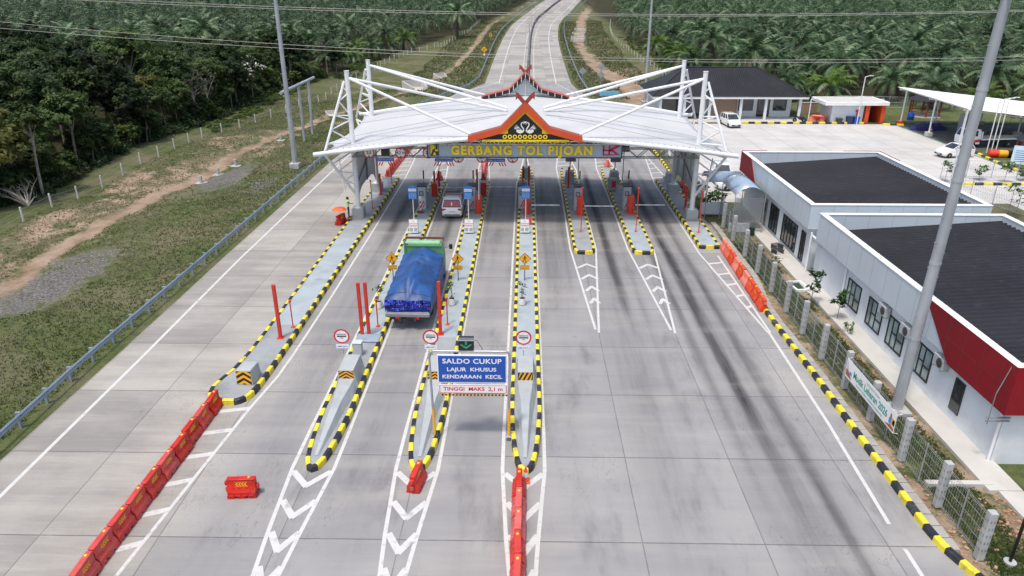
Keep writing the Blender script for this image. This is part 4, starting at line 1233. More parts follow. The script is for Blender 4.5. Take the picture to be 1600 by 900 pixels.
# pot plants
M['leaf_pot'] = None
def leafmat(name, c0, c1, trans=.25, rough=.55):
    m, nt, bs = newmat(name)
    oi = nt.nodes.new('ShaderNodeObjectInfo')
    g = nt.nodes.new('ShaderNodeNewGeometry')
    n1 = noise(nt, g.outputs['Position'], .55, 4, .6); n2 = noise(nt, g.outputs['Position'], 3.5, 2)
    f = (n1.step(.32, .7) * .6 + n2.step(.3, .7) * .25 + X(nt, oi.outputs['Random']) * .30 - .12).clamp()
    c = mixc(nt, f, c0, c1)
    hs = nt.nodes.new('ShaderNodeHueSaturation'); nt.links.new((X(nt, oi.outputs['Random']) * .55 + .72).so, hs.inputs['Value']); nt.links.new(c, hs.inputs['Color']); c = hs.outputs[0]
    nt.links.new(c, bs.inputs['Base Color'])
    bs.inputs['Roughness'].default_value = rough; bs.inputs['Specular IOR Level'].default_value = .25
    if trans:
        tr = nt.nodes.new('ShaderNodeBsdfTranslucent'); nt.links.new(c, tr.inputs['Color'])
        ms = nt.nodes.new('ShaderNodeMixShader'); ms.inputs[0].default_value = trans
        out = nt.nodes['Material Output']
        nt.links.new(bs.outputs[0], ms.inputs[1]); nt.links.new(tr.outputs[0], ms.inputs[2]); nt.links.new(ms.outputs[0], out.inputs[0])
    return m
M['leaf'] = leafmat('shrub_leaf', (.025, .065, .012), (.075, .15, .03))
M['bark'] = mat('bark', (.16, .135, .11), .85, .25, 4, dirt=(.30, .28, .25), dscale=1.5, damt=.6)
def sapling(name, label, cat, x, y, z, h_, seed, nleaf=40, ls=.10, spread=.25, group=None, clumps=2):
    rg = random.Random(seed)
    t = thing(name, label, cat, (x, y, z), rg.uniform(0, 6), group)
    b = MB(); tips = []
    b.tube([(0, 0, 0), (.02, .01, h_ * .5), (-.02, .02, h_)], [.022, .018, .01], 6)
    for k in range(clumps + 3):
        a = rg.uniform(0, 6.28); z0 = h_ * rg.uniform(.35, .95)
        e = (math.cos(a) * spread * rg.uniform(.5, 1), math.sin(a) * spread * rg.uniform(.5, 1), min(h_ * 1.05, z0 + h_ * .15))
        b.tube([(0, .01, z0), e], [.012, .006], 5); tips.append(e)
    tips.append((-.02, .02, h_))
    b.build('stem', M['bark'], t, smooth=True)
    f = MB()
    for k in range(nleaf):
        c = Vector(rg.choice(tips)) + Vector((rg.gauss(0, spread * .35), rg.gauss(0, spread * .35), rg.gauss(0, h_ * .06)))
        d = Vector((rg.gauss(0, 1), rg.gauss(0, 1), rg.gauss(-.1, .5))).normalized(); s_ = d.cross(Vector((rg.gauss(0, .3), rg.gauss(0, .3), 1))).normalized()
        l = ls * rg.uniform(.7, 1.3)
        f.face([c - d * l, c + s_ * l * .45, c + d * l, c - s_ * l * .45])
    f.build('foliage', M['leaf'], t, fix=False)
    return t
def planter(x, y, seed, label):
    t = sapling('potted_plant', label, 'potted plant', x, y, .22, 1.35, seed, 60, .085, .24, 'white pots with saplings on the islands')
    b = MB(); b.lathe([(.15, 0), (.2, .05), (.22, .42), (.215, .45), (.185, .45), (.18, .40)], n=20, cap=False); b.build('pot', M['terracotta'], t, smooth=True)
    b = MB(); b.lathe([(.183, .40), (.0, .41)], n=16, cap=False); b.build('soil', M['soil'], t)
planter(-8.62, 38.35, 1, 'white pot with thin sapling to the left of the lorry'); planter(-4.33, 38.9, 2, 'white pot with thin sapling to the right of the lorry'); planter(-.1, 39.0, 3, 'white pot with thin sapling on the central island')

def notice_board(x, y, label):
    t = thing('notice_board', label, 'notice board', (x, y, .22), group='white notice boards on the islands')
    b = MB(); b.flat([(-.36, .12), (.36, .12), (.36, 1.12), (-.36, 1.12)], -.02, .03); p = b.build('front_board', M['white'], t); p.rotation_euler = (R(-7), 0, 0)
    b = MB(); b.flat([(-.36, .12), (.36, .12), (.36, 1.10), (-.36, 1.10)], .30, .03); q = b.build('rear_board', M['kioskgrey'], t); q.rotation_euler = (R(9), 0, 0)
    b = MB()
    for sx in (-.34, .34):
        b.tube([(sx, -.0, 0), (sx, .10, 1.12)], .018, 6); b.tube([(sx, .36, 0), (sx, .12, 1.12)], .018, 6)
    b.build('leg_frame', M['galv'], t)
    b = MB()     # printed rows and two picture blocks
    for k, (w, z) in enumerate(((.18, 1.02), (.30, .94), (.62, .82), (.62, .78), (.58, .68), (.62, .64), (.5, .60))): b.flat([(-w / 2, z), (w / 2, z), (w / 2, z + .022), (-w / 2, z + .022)], -.024, 0, 0)
    for x0 in (-.30, .03): b.flat([(x0, .20), (x0 + .27, .20), (x0 + .27, .50), (x0, .50)], -.024, 0, 1)
    b.build('printed_text', [M['signred'], M['island_blue']], p, fix=False)
notice_board(-8.55, 52.0, 'white standing notice board in front of the left blue board, behind the lorry cab'); notice_board(-4.28, 52.1, 'white standing notice board on the island right of the lorry'); notice_board(.02, 52.2, 'white standing notice board on the central island')
def blue_board(x, y, label):
    t = thing('blue_board', label, 'information sign', (x, y, .22), group='blue information boards on poles')
    b = MB(); b.tube([(0, .03, 0), (0, .03, 2.9)], .035, 8); b.build('pole', M['white'], t, smooth=True)
    b = MB(); b.box((0, 0, 2.35), (.68, .04, 1.06), ch=.01); p = b.build('board', M['blue_light'], t)
    b = MB(); b.flat([(-.31, 2.46), (.31, 2.46), (.31, 2.68), (-.31, 2.68)], -.0235, 0); b.build('white_band', M['white'], p, fix=False)
    b = MB()
    for r in range(5):
        for c in range(4): b.flat([(-.28 + .145 * c, 1.90 + .10 * r), (-.17 + .145 * c, 1.90 + .10 * r), (-.17 + .145 * c, 1.93 + .10 * r), (-.28 + .145 * c, 1.93 + .10 * r)], -.0235, 0)
    b.build('printed_rows', M['panelwhite'], p, fix=False)
    text_mesh('TARIF TOL', .12, M['blue'], 'lettering', p, (0, -.026, 2.57), width=.5)
    b = MB(); b.box((0, .03, .02), (.3, .3, .04), ch=.01); b.build('base_plate', M['white'], t)
blue_board(-9.02, 55.4, 'blue and white information board on a pole, left of the white car'); blue_board(-4.55, 55.4, 'blue and white information board on a pole, right of the white car'); blue_board(.1, 55.6, 'blue and white information board on a pole, central island')

# kiosks and gate boxes
def kiosk(x, y, label, grey=True, face=1):
    t = thing('toll_kiosk', label, 'toll kiosk', (x, y, .22), group='toll collection kiosks')
    b = MB(); b.box((0, 0, 1.0), (.66, .95, 2.0), ch=.03); b.build('cabinet', M['kioskgrey'], t)
    b = MB(); b.box((0, 0, 2.06), (.80, 1.1, .10), ch=.02); b.build('roof', M['darkgrey'], t)
    b = MB(); b.flat([(-.22, 1.25), (.14, 1.25), (.14, 1.62), (-.22, 1.62)], -.482, .004, 0); b.flat([(-.16, 1.31), (.08, 1.31), (.08, 1.56), (-.16, 1.56)], -.486, .003, 1); b.build('screen', [M['plastic_black'], M['island_blue']], t)
    b = MB(); b.flat([(-.25, .15), (.25, .15), (.25, 1.05), (-.25, 1.05)], -.48, .003); d = b.build('service_door', M['panelwhite'], t)
    b = MB(); b.flat([(.18, .55), (.21, .55), (.21, .68), (.18, .68)], -.492, .01); b.build('handle', M['darkgrey'], d)
    b = MB(); b.flat([(-.2, .2), (-.1, .2), (.2, .8), (.1, .8)], -.484, .0); b.flat([(0, .2), (.08, .2), (.22, .48), (.22, .62)], -.484, 0); b.build('red_stripe', M['signred'], d, fix=False)
    b = MB(); b.tube([(.12, .2, 2.1), (.12, .2, 2.55)], .03, 6); b.build('mast', M['midgrey'], t)
    b = MB(); b.box((.12, .2, 2.9), (.11, .1, .75), ch=.02); b.build('camera', M['plastic_black'], t)
    b = MB(); b.box((.12, .2, 2.5), (.12, .12, .10)); b.build('mast_collar', M['yellow'], t)
    return t
for x, y, lab in ((-8.72, 58.9, 'grey toll kiosk with black camera mast, left of the white car'), (-4.5, 59.0, 'grey toll kiosk to the right of the white car'), (-.2, 59.2, 'toll kiosk behind the blue board on the central island'), (4.55, 58.9, 'toll kiosk behind the red gate box right of the central island'), (8.72, 59.2, 'toll kiosk behind the red gate box on the second island from the right')):
    kiosk(x, y, lab)
def gate_box(x, y, label, boom=2.45, h_=1.55, z=.22):
    t = thing('gate_box', label, 'barrier gate', (x, y, z), group='red barrier gates')
    b = MB(); b.box((0, 0, h_ / 2), (.5, .62, h_), ch=.015); b.build('housing', M['redbox'], t)
    b = MB()
    b.bx(.251, .256, -.29, .29, .04, h_ - .03); b.build('side_panel', M['orange'], t)
    b = MB()
    for sg in (-1, 1): b.bx(sg * .13 - .09, sg * .13 + .09, -.318, -.312, .1, h_ - .12)
    b.build('front_door', M['red'], t)
    if boom:
        b = MB(); n = 6
        b.tube([(.2, -.36, .86), (.34, -.36, .86)], .05, 8, 0)
        for k in range(n): b.box((.30 + boom * (k + .5) / n, -.36, .86), (boom / n - .001, .05, .075), 1 if k % 2 == 0 else 2)
        b.build('boom_arm', [M['darkgrey'], M['white'], M['refl']], t)
    return t
gate_box(.22, 57.5, 'red barrier gate with white boom under the blue board, central island', 2.4)
gate_box(4.62, 57.3, 'red barrier gate with lowered white boom, island right of the central one', 2.5)
gate_box(8.88, 57.7, 'red barrier gate with lowered white boom, second island from the right', 2.5)
gate_box(-3.88, 57.6, 'red and orange barrier gate beside the white car, boom raised', 0)
gate_box(-8.2, 62.9, 'red barrier gate with boom beyond the kiosk left of the white car', 2.6, 1.2)
gate_box(-3.75, 63.2, 'red barrier gate with boom beyond the kiosk right of the white car', 2.7, 1.2)
t = thing('boom_arm_raised', 'raised white boom arm standing upright on the red gate beside the white car', 'boom arm', (-3.8, 57.3, 1.3)); b = MB(); b.box((0, 0, 1.0), (.07, .05, 2.0)); b.build('arm', M['white'], t); b = MB(); b.tube([(0, -.05, .1), (0, .1, .1)], .07, 8); b.build('pivot', M['darkgrey'], t)
t = thing('tap_reader', 'red and white striped card reader post in front of the left kiosk', 'card reader', (-8.75, 57.6, .22))
b = MB()
for k in range(6): b.tube([(0, 0, .02 + .2 * k), (0, 0, .02 + .2 * (k + 1) - .001)], .05, 8, k % 2)
b.build('post', [M['signred'], M['white']], t); b = MB(); b.box((0, -.03, 1.32), (.22, .16, .24), ch=.02); b.build('reader_head', M['white'], t); b = MB(); b.tube([(0, 0, 1.3), (-.5, .1, 1.4)], .03, 6); b.build('arm', M['signred'], t); b = MB(); b.box((0, 0, .02), (.5, .4, .035)); b.build('base_plate', M['brown'], t)
t = thing('fire_box', 'small red box behind the notice board on the central island', 'box', (.35, 54.6, .22)); b = MB(); b.box((0, 0, .25), (.42, .35, .5), ch=.02); b.build('box_body', M['redbox'], t); b = MB(); b.box((0, 0, .51), (.46, .39, .03), ch=.01); b.build('lid', M['red'], t)
# rear crash blocks and signal masts
def rear_block(x, y, label):
    t = thing('rear_crash_block', label, 'crash block', (x, y, .22), group='grey crash blocks at the back of the islands')
    b = MB(); b.loft([[(-.46, -.45, 0), (.46, -.45, 0), (.46, .6, 0), (-.46, .6, 0)], [(-.40, -.40, 1.1), (.40, -.40, 1.1), (.40, .5, 1.1), (-.40, .5, 1.1)], [(-.34, -.34, 1.2), (.34, -.34, 1.2), (.34, .44, 1.2), (-.34, .44, 1.2)]])
    b.loft([[(-.40, .6, 0), (.40, .6, 0), (.40, .6, .55), (-.40, .6, .55)], [(-.12, 3.4, 0), (.12, 3.4, 0), (.12, 3.4, .1), (-.12, 3.4, .1)]])
    b.build('concrete_body', M['concgrey'], t)
for x, y, lab in ((.15, 69.2, 'grey crash block at the back of the central island'), (4.35, 67.6, 'grey crash block at the back of the island right of the central one'), (8.65, 67.6, 'grey crash block at the back of the second island from the right'), (14.0, 67.2, 'grey crash block by the right rear canopy column')):
    rear_block(x, y, lab)
def signal(x, y, h_, label, plate=True):
    t = thing('signal_mast', label, 'signal mast', (x, y, .22), group='dark signal masts at the back of the islands')
    b = MB(); b.tube([(0, 0, 0), (0, 0, h_)], .05, 8); b.build('pole', M['midgrey'], t, smooth=True)
    k = MB(); k.lathe([(.40, 0), (.40, .05)], n=20); q = k.build('round_sign', M['midgrey'], t); q.rotation_euler = (R(90), 0, 0); q.location = (-.05, -.02, h_ - .35)
    b = MB(); b.box((.05, 0, h_ - 1.0), (1.0, .08, .34), ch=.01); b.build('name_plate', M['midgrey'], t)
    if plate:
        b = MB(); b.tube([(.85, .3, 0), (.85, .3, h_ + .1)], .04, 7); b.build('second_pole', M['midgrey'], t); b = MB(); b.box((.95, .25, h_ + .2), (.75, .1, .85), ch=.02); b.build('signal_box', M['darkgrey'], t)
signal(.15, 70.1, 3.0, 'dark back of a sign mast on the central island behind the gates', False); signal(4.4, 68.3, 3.1, 'dark back of sign and signal masts right of the central island'); signal(8.75, 68.2, 3.1, 'dark back of sign and signal masts on the second island from the right')
for x, y, lab in ((8.2, 65.2, 'grey square cabinet with dark red panel on the second island from the right'),):
    t = thing('equipment_cabinet', lab, 'cabinet', (x, y, .22)); b = MB(); b.box((0, 0, .55), (.8, .6, 1.1), ch=.02); b.build('box_body', M['concgrey'], t); b = MB(); b.box((.1, -.305, .6), (.4, .02, .6)); b.build('front_panel', M['signred'], t)

# overhead lane sign frame
t = thing('lane_sign_frame', 'blue SALDO CUKUP lane sign hung in a grey pipe frame over the lane', 'lane sign', (-2.22, 25.45, .22))
b = MB()
b.tube([(-1.55, 0, 0), (-1.62, 0, 3.85), (-1.58, 0, 4.02), (-1.45, 0, 4.08)], .05, 10); b.tube([(1.62, 0, 0), (1.66, 0, 3.85), (1.62, 0, 4.02), (1.5, 0, 4.08)], .05, 10); b.tube([(-1.46, 0, 4.08), (1.52, 0, 4.08)], .045, 10)
b.build('pipe_frame', M['galv'], t, smooth=True)
for sx in (-1.55, 1.62):
    b = MB(); b.tube([(sx, 0, .03), (sx - .02 if sx < 0 else sx + .02, 0, 1.35)], .056, 10); b.build('yellow_sleeve', M['signyellow'], t, smooth=True)
    b = MB(); b.box((sx, 0, .02), (.3, .25, .03), ch=.008)
    for a in (-.1, .1):
        for c in (-.08, .08): b.tube([(sx + a, c, .03), (sx + a, c, .07)], .015, 6)
    b.build('base_plate', M['galv'], t)
b = MB(); b.box((.12, -.02, 3.28), (2.86, .05, 1.32), ch=.015); pl = b.build('sign_panel', M['white'], t)
b = MB(); b.box((.12, -.048, 3.28), (2.76, .012, 1.22), ch=.004); b.build('blue_field', M['blue'], pl)
text_mesh('SALDO CUKUP', .31, M['white'], 'lettering', pl, (.12, -.058, 3.64), width=2.42, off=.006, spacing=1.05)
text_mesh('LAJUR  KHUSUS', .24, M['white'], 'lettering', pl, (.10, -.058, 3.26), width=2.02, off=.005)
text_mesh('KENDARAAN  KECIL', .24, M['white'], 'lettering', pl, (.12, -.058, 2.92), width=2.46, off=.005)
b = MB(); b.box((.14, -.02, 2.33), (2.82, .04, .42), ch=.015); p2 = b.build('height_panel', M['white'], t)
b = MB(); y_ = -.0425
for (x0, x1, z0, z1) in ((-1.25, 1.53, 2.505, 2.53), (-1.25, 1.53, 2.13, 2.155), (-1.25, -1.225, 2.155, 2.505), (1.505, 1.53, 2.155, 2.505)): b.flat([(x0, z0), (x1, z0), (x1, z1), (x0, z1)], y_, 0)
b.build('red_border', M['signred'], p2, fix=False)
text_mesh('TINGGI  MAKS  2,1 m', .25, M['signred'], 'lettering', p2, (.14, -.043, 2.33), width=2.46, off=.005)
b = MB()
for k in range(38): b.box((-1.25 + 2.82 * (k + .5) / 38, 0, 2.02), (2.82 / 38 - .0005, .05, .05), k % 2)
b.build('striped_bar', [M['signyellow'], M['blackpaint']], t)
b = MB()
for sx in (-.8, 1.05): b.tube([(sx, .0, 4.06), (sx, .0, 3.9)], .015, 5); b.tube([(sx, 0, 2.66), (sx, 0, 2.0)], .015, 5)
b.build('hanger', M['galv'], t)
sg_ = thing('lane_arrow_signal', 'square black lane signal with green down arrow on top of the blue sign frame', 'lane signal', (-2.32, 25.45, 4.35))
b = MB(); b.box((0, .1, .27), (.62, .3, .52), ch=.015); b.build('housing', M['plastic_black'], sg_); b = MB(); b.box((0, -.07, .5), (.66, .16, .02)); b.box((0, -.03, .56), (.66, .02, .02)); b.build('hood', M['galv'], sg_)
M['led'] = mat('led_green', (.05, .42, .22), .4, .05, 5)
b = MB(); y_ = -.056
b.flat([(-.045, .27), (.045, .27), (.045, .44), (-.045, .44)], y_, .004)
b.flat([(-.24, .27), (0, .10), (0, .17), (-.20, .32)], y_, .004); b.flat([(.24, .27), (.20, .32), (0, .17), (0, .10)], y_, .004)
b.build('arrow', M['led'], sg_)
b = MB(); b.tube([(.31, .12, .42), (.45, .12, .36), (.6, .1, .10), (.68, .05, -.02)], .012, 5); b.build('cable', M['plastic_black'], sg_)
for sx in (-.2, .2):
    b = MB(); b.box((sx, .05, -.06), (.04, .05, .15)); b.build('mount', M['galv'], sg_)

# ================================================================== VEHICLES
def wheel(parent, x, y, r, w, name='wheel'):
    b = MB(); b.lathe([(r * .6, -w / 2), (r * .93, -w / 2), (r, -w * .36), (r, w * .36), (r * .93, w / 2), (r * .6, w / 2)], n=20, cap=True)
    k = b.build(name, M['tyre'], parent, smooth=True); k.rotation_euler = (0, R(90), 0); k.location = (x, y, r)
    b = MB(); b.lathe([(0.02, w * .515), (r * .25, w * .52), (r * .3, w * .46), (r * .58, w * .49), (r * .62, w * .505), (.0, .0)], n=14, cap=False); b.lathe([(0.02, -w * .515), (r * .25, -w * .52), (r * .3, -w * .46), (r * .58, -w * .49), (r * .62, -w * .505)], n=14, cap=False)
    b.build('rim', M['rim'], k, smooth=True)

def car(label, loc, rz, L=4.4, W=1.73, H=1.68, sedan=False, red_glass=False, rack=False):
    """y forward; origin on the road under the middle"""
    t = thing('white_car', label, 'car', loc, rz)
    h2 = W / 2; zb = 1.02 if not sedan else .88
    st = [(-L / 2, .40, .78, .80), (-L / 2 + .10, .26, zb - .02, .93), (-L / 2 + .5, .22, zb, 1.0), (0, .20, zb, 1.0), (L / 2 - 1.15, .20, zb, 1.0), (L / 2 - .85, .22, zb - .05, .99), (L / 2 - .35, .22, .80, .95), (L / 2 - .06, .28, .68, .86), (L / 2, .40, .60, .78)]
    if sedan: st[1] = (-L / 2 + .08, .28, .86, .90)
    b = MB(); rings = []
    for y, z0, z1, wf in st:
        w = h2 * wf; c = .07
        rings.append([(-w * .9, y, z0), (w * .9, y, z0), (w, y, z0 + .1), (w, y, (z0 + z1) * .5), (w * .985, y, z1 - .08), (w * .90, y, z1), (-w * .90, y, z1), (-w * .985, y, z1 - .08), (-w, y, (z0 + z1) * .5), (-w, y, z0 + .1)])
    b.loft(rings); b.build('body', M['carwhite'], t, smooth=True)
    # cabin: glass block with roof and pillars
    if sedan: y0, y1, y2, y3 = -L / 2 + .55, -L / 2 + 1.25, L / 2 - 1.95, L / 2 - 1.15
    else: y0, y1, y2, y3 = -L / 2 + .16, -L / 2 + .50, L / 2 - 1.95, L / 2 - 1.10
    wb, wt, zt = h2 * .93, h2 * .78, H - .06
    base = [(-wb, y0, zb - .03), (wb, y0, zb - .03), (wb, y3, zb - .03), (-wb, y3, zb - .03)]
    topq = [(-wt, y1, zt), (wt, y1, zt), (wt, y2, zt), (-wt, y2, zt)]
    b = MB(); b.loft([base, topq]); b.build('window_glass', M['glass'], t)
    b = MB(); e = .02
    b.loft([[(-wt - e, y1 - .03, zt - .03), (wt + e, y1 - .03, zt - .03), (wt + e, y2 + .02, zt - .03), (-wt - e, y2 + .02, zt - .03)], [(-wt - .01, y1, zt + .02), (wt + .01, y1, zt + .02), (wt + .01, y2 - .05, zt + .02), (-wt - .01, y2 - .05, zt + .02)], [(-wt + .12, y1 + .15, zt + .06), (wt - .12, y1 + .15, zt + .06), (wt - .12, y2 - .25, zt + .06), (-wt + .12, y2 - .25, zt + .06)]])
    rf = b.build('roof', M['carwhite'], t, smooth=True)
    b = MB()
    for k in range(4): b.tube([base[k], topq[k]], .045, 6)
    for f in (.36, .66):
        for sg in (-1, 1):
            yb_, yt_ = y0 + (y3 - y0) * f, y1 + (y2 - y1) * f
            b.tube([(sg * wb, yb_, zb - .02), (sg * wt, yt_, zt)], .035, 6)
    b.build('pillar', M['carwhite'], t, smooth=True)
    if red_glass:
        f0, f1 = .16, .78
        def q(u, f): return (u * (wb + (wt - wb) * f) * .86, y0 + (y1 - y0) * f - .025, zb - .03 + (zt - zb + .03) * f)
        b = MB(); b.face([q(-1, f0), q(1, f0), q(1, f1), q(-1, f1)]); b.build('rear_sticker', mat('rear_window_sticker', (.36, .05, .07), .25), t, fix=False)
        b = MB(); b.face([tuple(Vector(q(-.1, .25)) + Vector((0, -.004, 0))), tuple(Vector(q(.05, .25)) + Vector((0, -.004, 0))), tuple(Vector(q(.05, .6)) + Vector((0, -.004, 0))), tuple(Vector(q(-.1, .6)) + Vector((0, -.004, 0)))]); b.build('sticker_print', M['white'], t, fix=False)
    for sg in (-1, 1):
        b = MB(); b.box((sg * (h2 + .07), y3 - .35, zb + .05), (.18, .10, .14), ch=.03); b.build('mirror', M['carwhite'], t)
        b = MB(); b.box((sg * h2 * .74, -L / 2 + .045, .84), (.34, .10, .16), ch=.03, rz=-sg * .2); b.build('tail_light', M['lamp_red'], t)
        b = MB(); b.box((sg * h2 * .68, L / 2 - .16, .68), (.36, .14, .13), ch=.03, rz=sg * -.35); b.build('headlight', M['lamp_clear'], t)
        for y in (-L / 2 + .85, L / 2 - .80): wheel(t, sg * (h2 - .09), y, .31, .2)
    b = MB(); b.bx(-.62, .62, L / 2 - .05, L / 2 + .012, .33, .52, ch=.02); b.build('grille', M['plastic_black'], t)
    b = MB(); b.bx(-.70, .70, -L / 2 - .02, -L / 2 + .1, .34, .44, ch=.02); b.build('rear_skirt', M['plastic_black'], t)
    b = MB(); b.bx(-.24, .24, -L / 2 - .012, -L / 2 + .02, .62, .73); b.bx(-.24, .24, L / 2 + .005, L / 2 + .022, .40, .50); b.build('number_plate', M['panelwhite'], t)
    if rack:
        b = MB(); zz = H + .10
        for sg in (-1, 1): b.tube([(sg * wt * .92, y1 + .2, zz - .02), (sg * wt * .92, y2 - .1, zz - .02)], .025, 6)
        for k in range(5): b.tube([(-wt * .92, y2 - .15 - .25 * k, zz), (wt * .92, y2 - .15 - .25 * k, zz)], .025, 6)
        b.build('roof_rack', M['brown'], t)
    return t
car('white people carrier with red rear window and roof rack passing the gate', (-6.05, 58.6, .006), R(1), red_glass=True, rack=True)
car('white people carrier parked facing the camera by the stone clad wall', (28.3, 99.6, .006), R(186), H=1.66)
car('white hatchback parked in front of the tow truck by the carport', (48.6, 80.9, .006), R(100), L=4.0, H=1.5, sedan=False)
car('white car parked behind the arched entrance roof', (20.4, 66.5, .006), R(95), H=1.6)
car('white car half hidden behind the right canopy columns', (19.6, 70.0, .006), R(170), H=1.6)

# lorry under a blue tarpaulin
M['tarp'] = mat('blue_tarpaulin', (.015, .068, .23), .5, .3, 1.0, dirt=(.085, .16, .31), dscale=.9, damt=.6)
M['tarp_dark'] = mat('deep_blue_tarpaulin', (.012, .028, .36), .4, .25, 1.6, dirt=(.02, .06, .42), dscale=1.5, damt=.5)
lt = thing('tarpaulin_lorry', 'lorry with load roped under a crumpled blue tarpaulin and green headboard', 'lorry', (-6.50, 36.05, .006), R(-1.2))
hw = 1.25
b = MB(); b.box((0, 3.0, 1.0), (2.36, 6.3, .16), ch=.02); b.box((0, -.12, .93), (2.5, .22, .22), ch=.03); b.build('load_bed', M['midgrey'], lt)
b = MB()
for sx in (-.42, .42): b.box((sx, 4.0, .72), (.12, 8.6, .22))
b.box((0, .1, .62), (1.9, .10, .12)); b.box((-.6, .06, .5), (.45, .08, .22)); b.build('chassis', M['darkgrey'], lt)
def tz(u, v):     # tarpaulin height above the bed; u -1..1, v 0..1 rear to front
    ridge = 2.82 - .14 * v; side = 1.78 + .42 * v
    hip = min(1, v / .2) ** .8
    rz_ = side + (ridge - side) * hip
    z = side + (rz_ - side) * (1 - abs(u) ** 1.25)
    a = math.atan2(u, v + .02)
    return z
b = MB(); nu, nv = 34, 52; pts = []
rg = random.Random(2)
nzv = lambda x, y, s: float(vnoise(np.array(x), np.array(y), s)) - .5
for j in range(nv + 1):
    v = j / nv; y = -.02 + 6.1 * v
    row = []
    for i in range(nu + 1):
        u = 2 * i / nu - 1
        x = u * (hw + .03 + .02 * math.sin(j * .9))
        fold = math.sin((math.atan2(u, max(.02, v - .16) if v > .16 else .05 + v)) * 9 + nzv(u * 2, v * 4, 4) * 4) * .028 * math.exp(-abs(v - .14) * 6)
        z = tz(u, v) + nzv(u * 3 + v * 2, v * 7, 3) * .09 + nzv(u * 5 + v * 9, v * 4 - u * 2, 7) * .05 + fold * 1.8
        row.append((x, y, z))
    pts.append(row)
for j in range(nv):
    for i in range(nu): b.face([pts[j][i], pts[j][i + 1], pts[j + 1][i + 1], pts[j + 1][i]])
for i_, sg in ((0, -1), (nu, 1)):      # sides hanging down
    for j in range(nv):
        prev = [pts[j][i_], pts[j + 1][i_]]
        for k in range(1, 5):
            nx = []
            for q, jj in ((0, j), (1, j + 1)):
                p = pts[jj][i_]; zz = p[2] + (1.02 - p[2]) * k / 4
                nx.append((p[0] + sg * (.015 + .02 * math.sin(jj * .8 + k)), p[1], zz))
            b.face([prev[0], prev[1], nx[1], nx[0]]); prev = nx
tp = b.build('tarpaulin', M['tarp'], lt, smooth='all', fix=True)
bmx = bmesh.new(); bmx.from_mesh(tp.data); bmesh.ops.remove_doubles(bmx, verts=bmx.verts, dist=.002); bmesh.ops.recalc_face_normals(bmx, faces=bmx.faces); bmx.to_mesh(tp.data); bmx.free()
b = MB(); n = 40; rows = []
for k in range(9):
    f = k / 8; row = []
    for i in range(n + 1):
        u = 2 * i / n - 1
        zt_ = pts[0][min(nu, int(round((u + 1) / 2 * nu)))][2]
        bul = .06 * math.sin(f * PI) + nzv(u * 2.2, f * 3, 6) * .10 + .035 * math.sin(f * 11 + u * 1.5 + nzv(u * 3, f, 2) * 3)
        row.append((u * (hw + .03), -.05 - bul - (.05 if .35 < f < .5 else 0), zt_ + .02 + (1.05 - zt_) * f))
    rows.append(row)
for k in range(8):
    for i in range(n): b.face([rows[k][i], rows[k][i + 1], rows[k + 1][i + 1], rows[k + 1][i]])
tr = b.build('tail_sheet', M['tarp_dark'], lt, smooth='all')
bmx = bmesh.new(); bmx.from_mesh(tr.data); bmesh.ops.remove_doubles(bmx, verts=bmx.verts, dist=.002); bmx.to_mesh(tr.data); bmx.free()
b = MB()
for j in (3,):
    b.tube([(pts[j][i][0] * 1.005, pts[j][i][1], pts[j][i][2] + .012) for i in range(0, nu + 1, 2)], .012, 5)
b.tube([(rows[4][i][0], rows[4][i][1] - .02, rows[4][i][2]) for i in range(0, n + 1, 4)], .015, 5)
b.build('rope', M['plastic_black'], lt)
b = MB()
b.box((0, 6.25, 1.9), (2.44, .07, 1.8), 0)
for z in (1.3, 1.8, 2.3, 2.76): b.box((0, 6.2, z), (2.46, .05, .06), 0)
for sx in (-1.2, 1.2): b.box((sx, 6.2, 2.05), (.10, .14, 2.1), 0)
b.build('headboard', M['green_steel'], lt)
b = MB(); b.box((0, 6.85, 3.08), (2.5, .12, .12)); b.box((-1.2, 6.5, 3.02), (.08, .7, .08)); b.box((1.2, 6.5, 3.02), (.08, .7, .08)); b.build('head_rack', M['brown'], lt)
b = MB(); b.tube([(-1.0 + 2.0 * k / 24, 6.55, 2.80 + .012 * (k % 2)) for k in range(25)], [.22 + .02 * (k % 2) for k in range(25)], 12); b.build('rolled_sheet', mat('rolled_green_sheet', (.20, .42, .24), .5, .1, 3), lt, smooth=True)
b = MB(); b.loft([[(-1.05, 6.75, .55), (1.05, 6.75, .55), (1.05, 8.5, .55), (-1.05, 8.5, .55)], [(-1.05, 6.75, 1.5), (1.05, 6.75, 1.5), (1.05, 8.52, 1.45), (-1.05, 8.52, 1.45)], [(-.98, 6.85, 2.30), (.98, 6.85, 2.30), (.98, 8.2, 2.30), (-.98, 8.2, 2.30)]]); b.build('cab', M['green_steel'], lt)
b = MB(); b.loft([[(-.9, 8.5, 1.5), (.9, 8.5, 1.5), (.9, 8.53, 1.5), (-.9, 8.53, 1.5)], [(-.85, 8.22, 2.2), (.85, 8.22, 2.2), (.85, 8.26, 2.2), (-.85, 8.26, 2.2)]]); b.build('windscreen', M['glass'], lt)
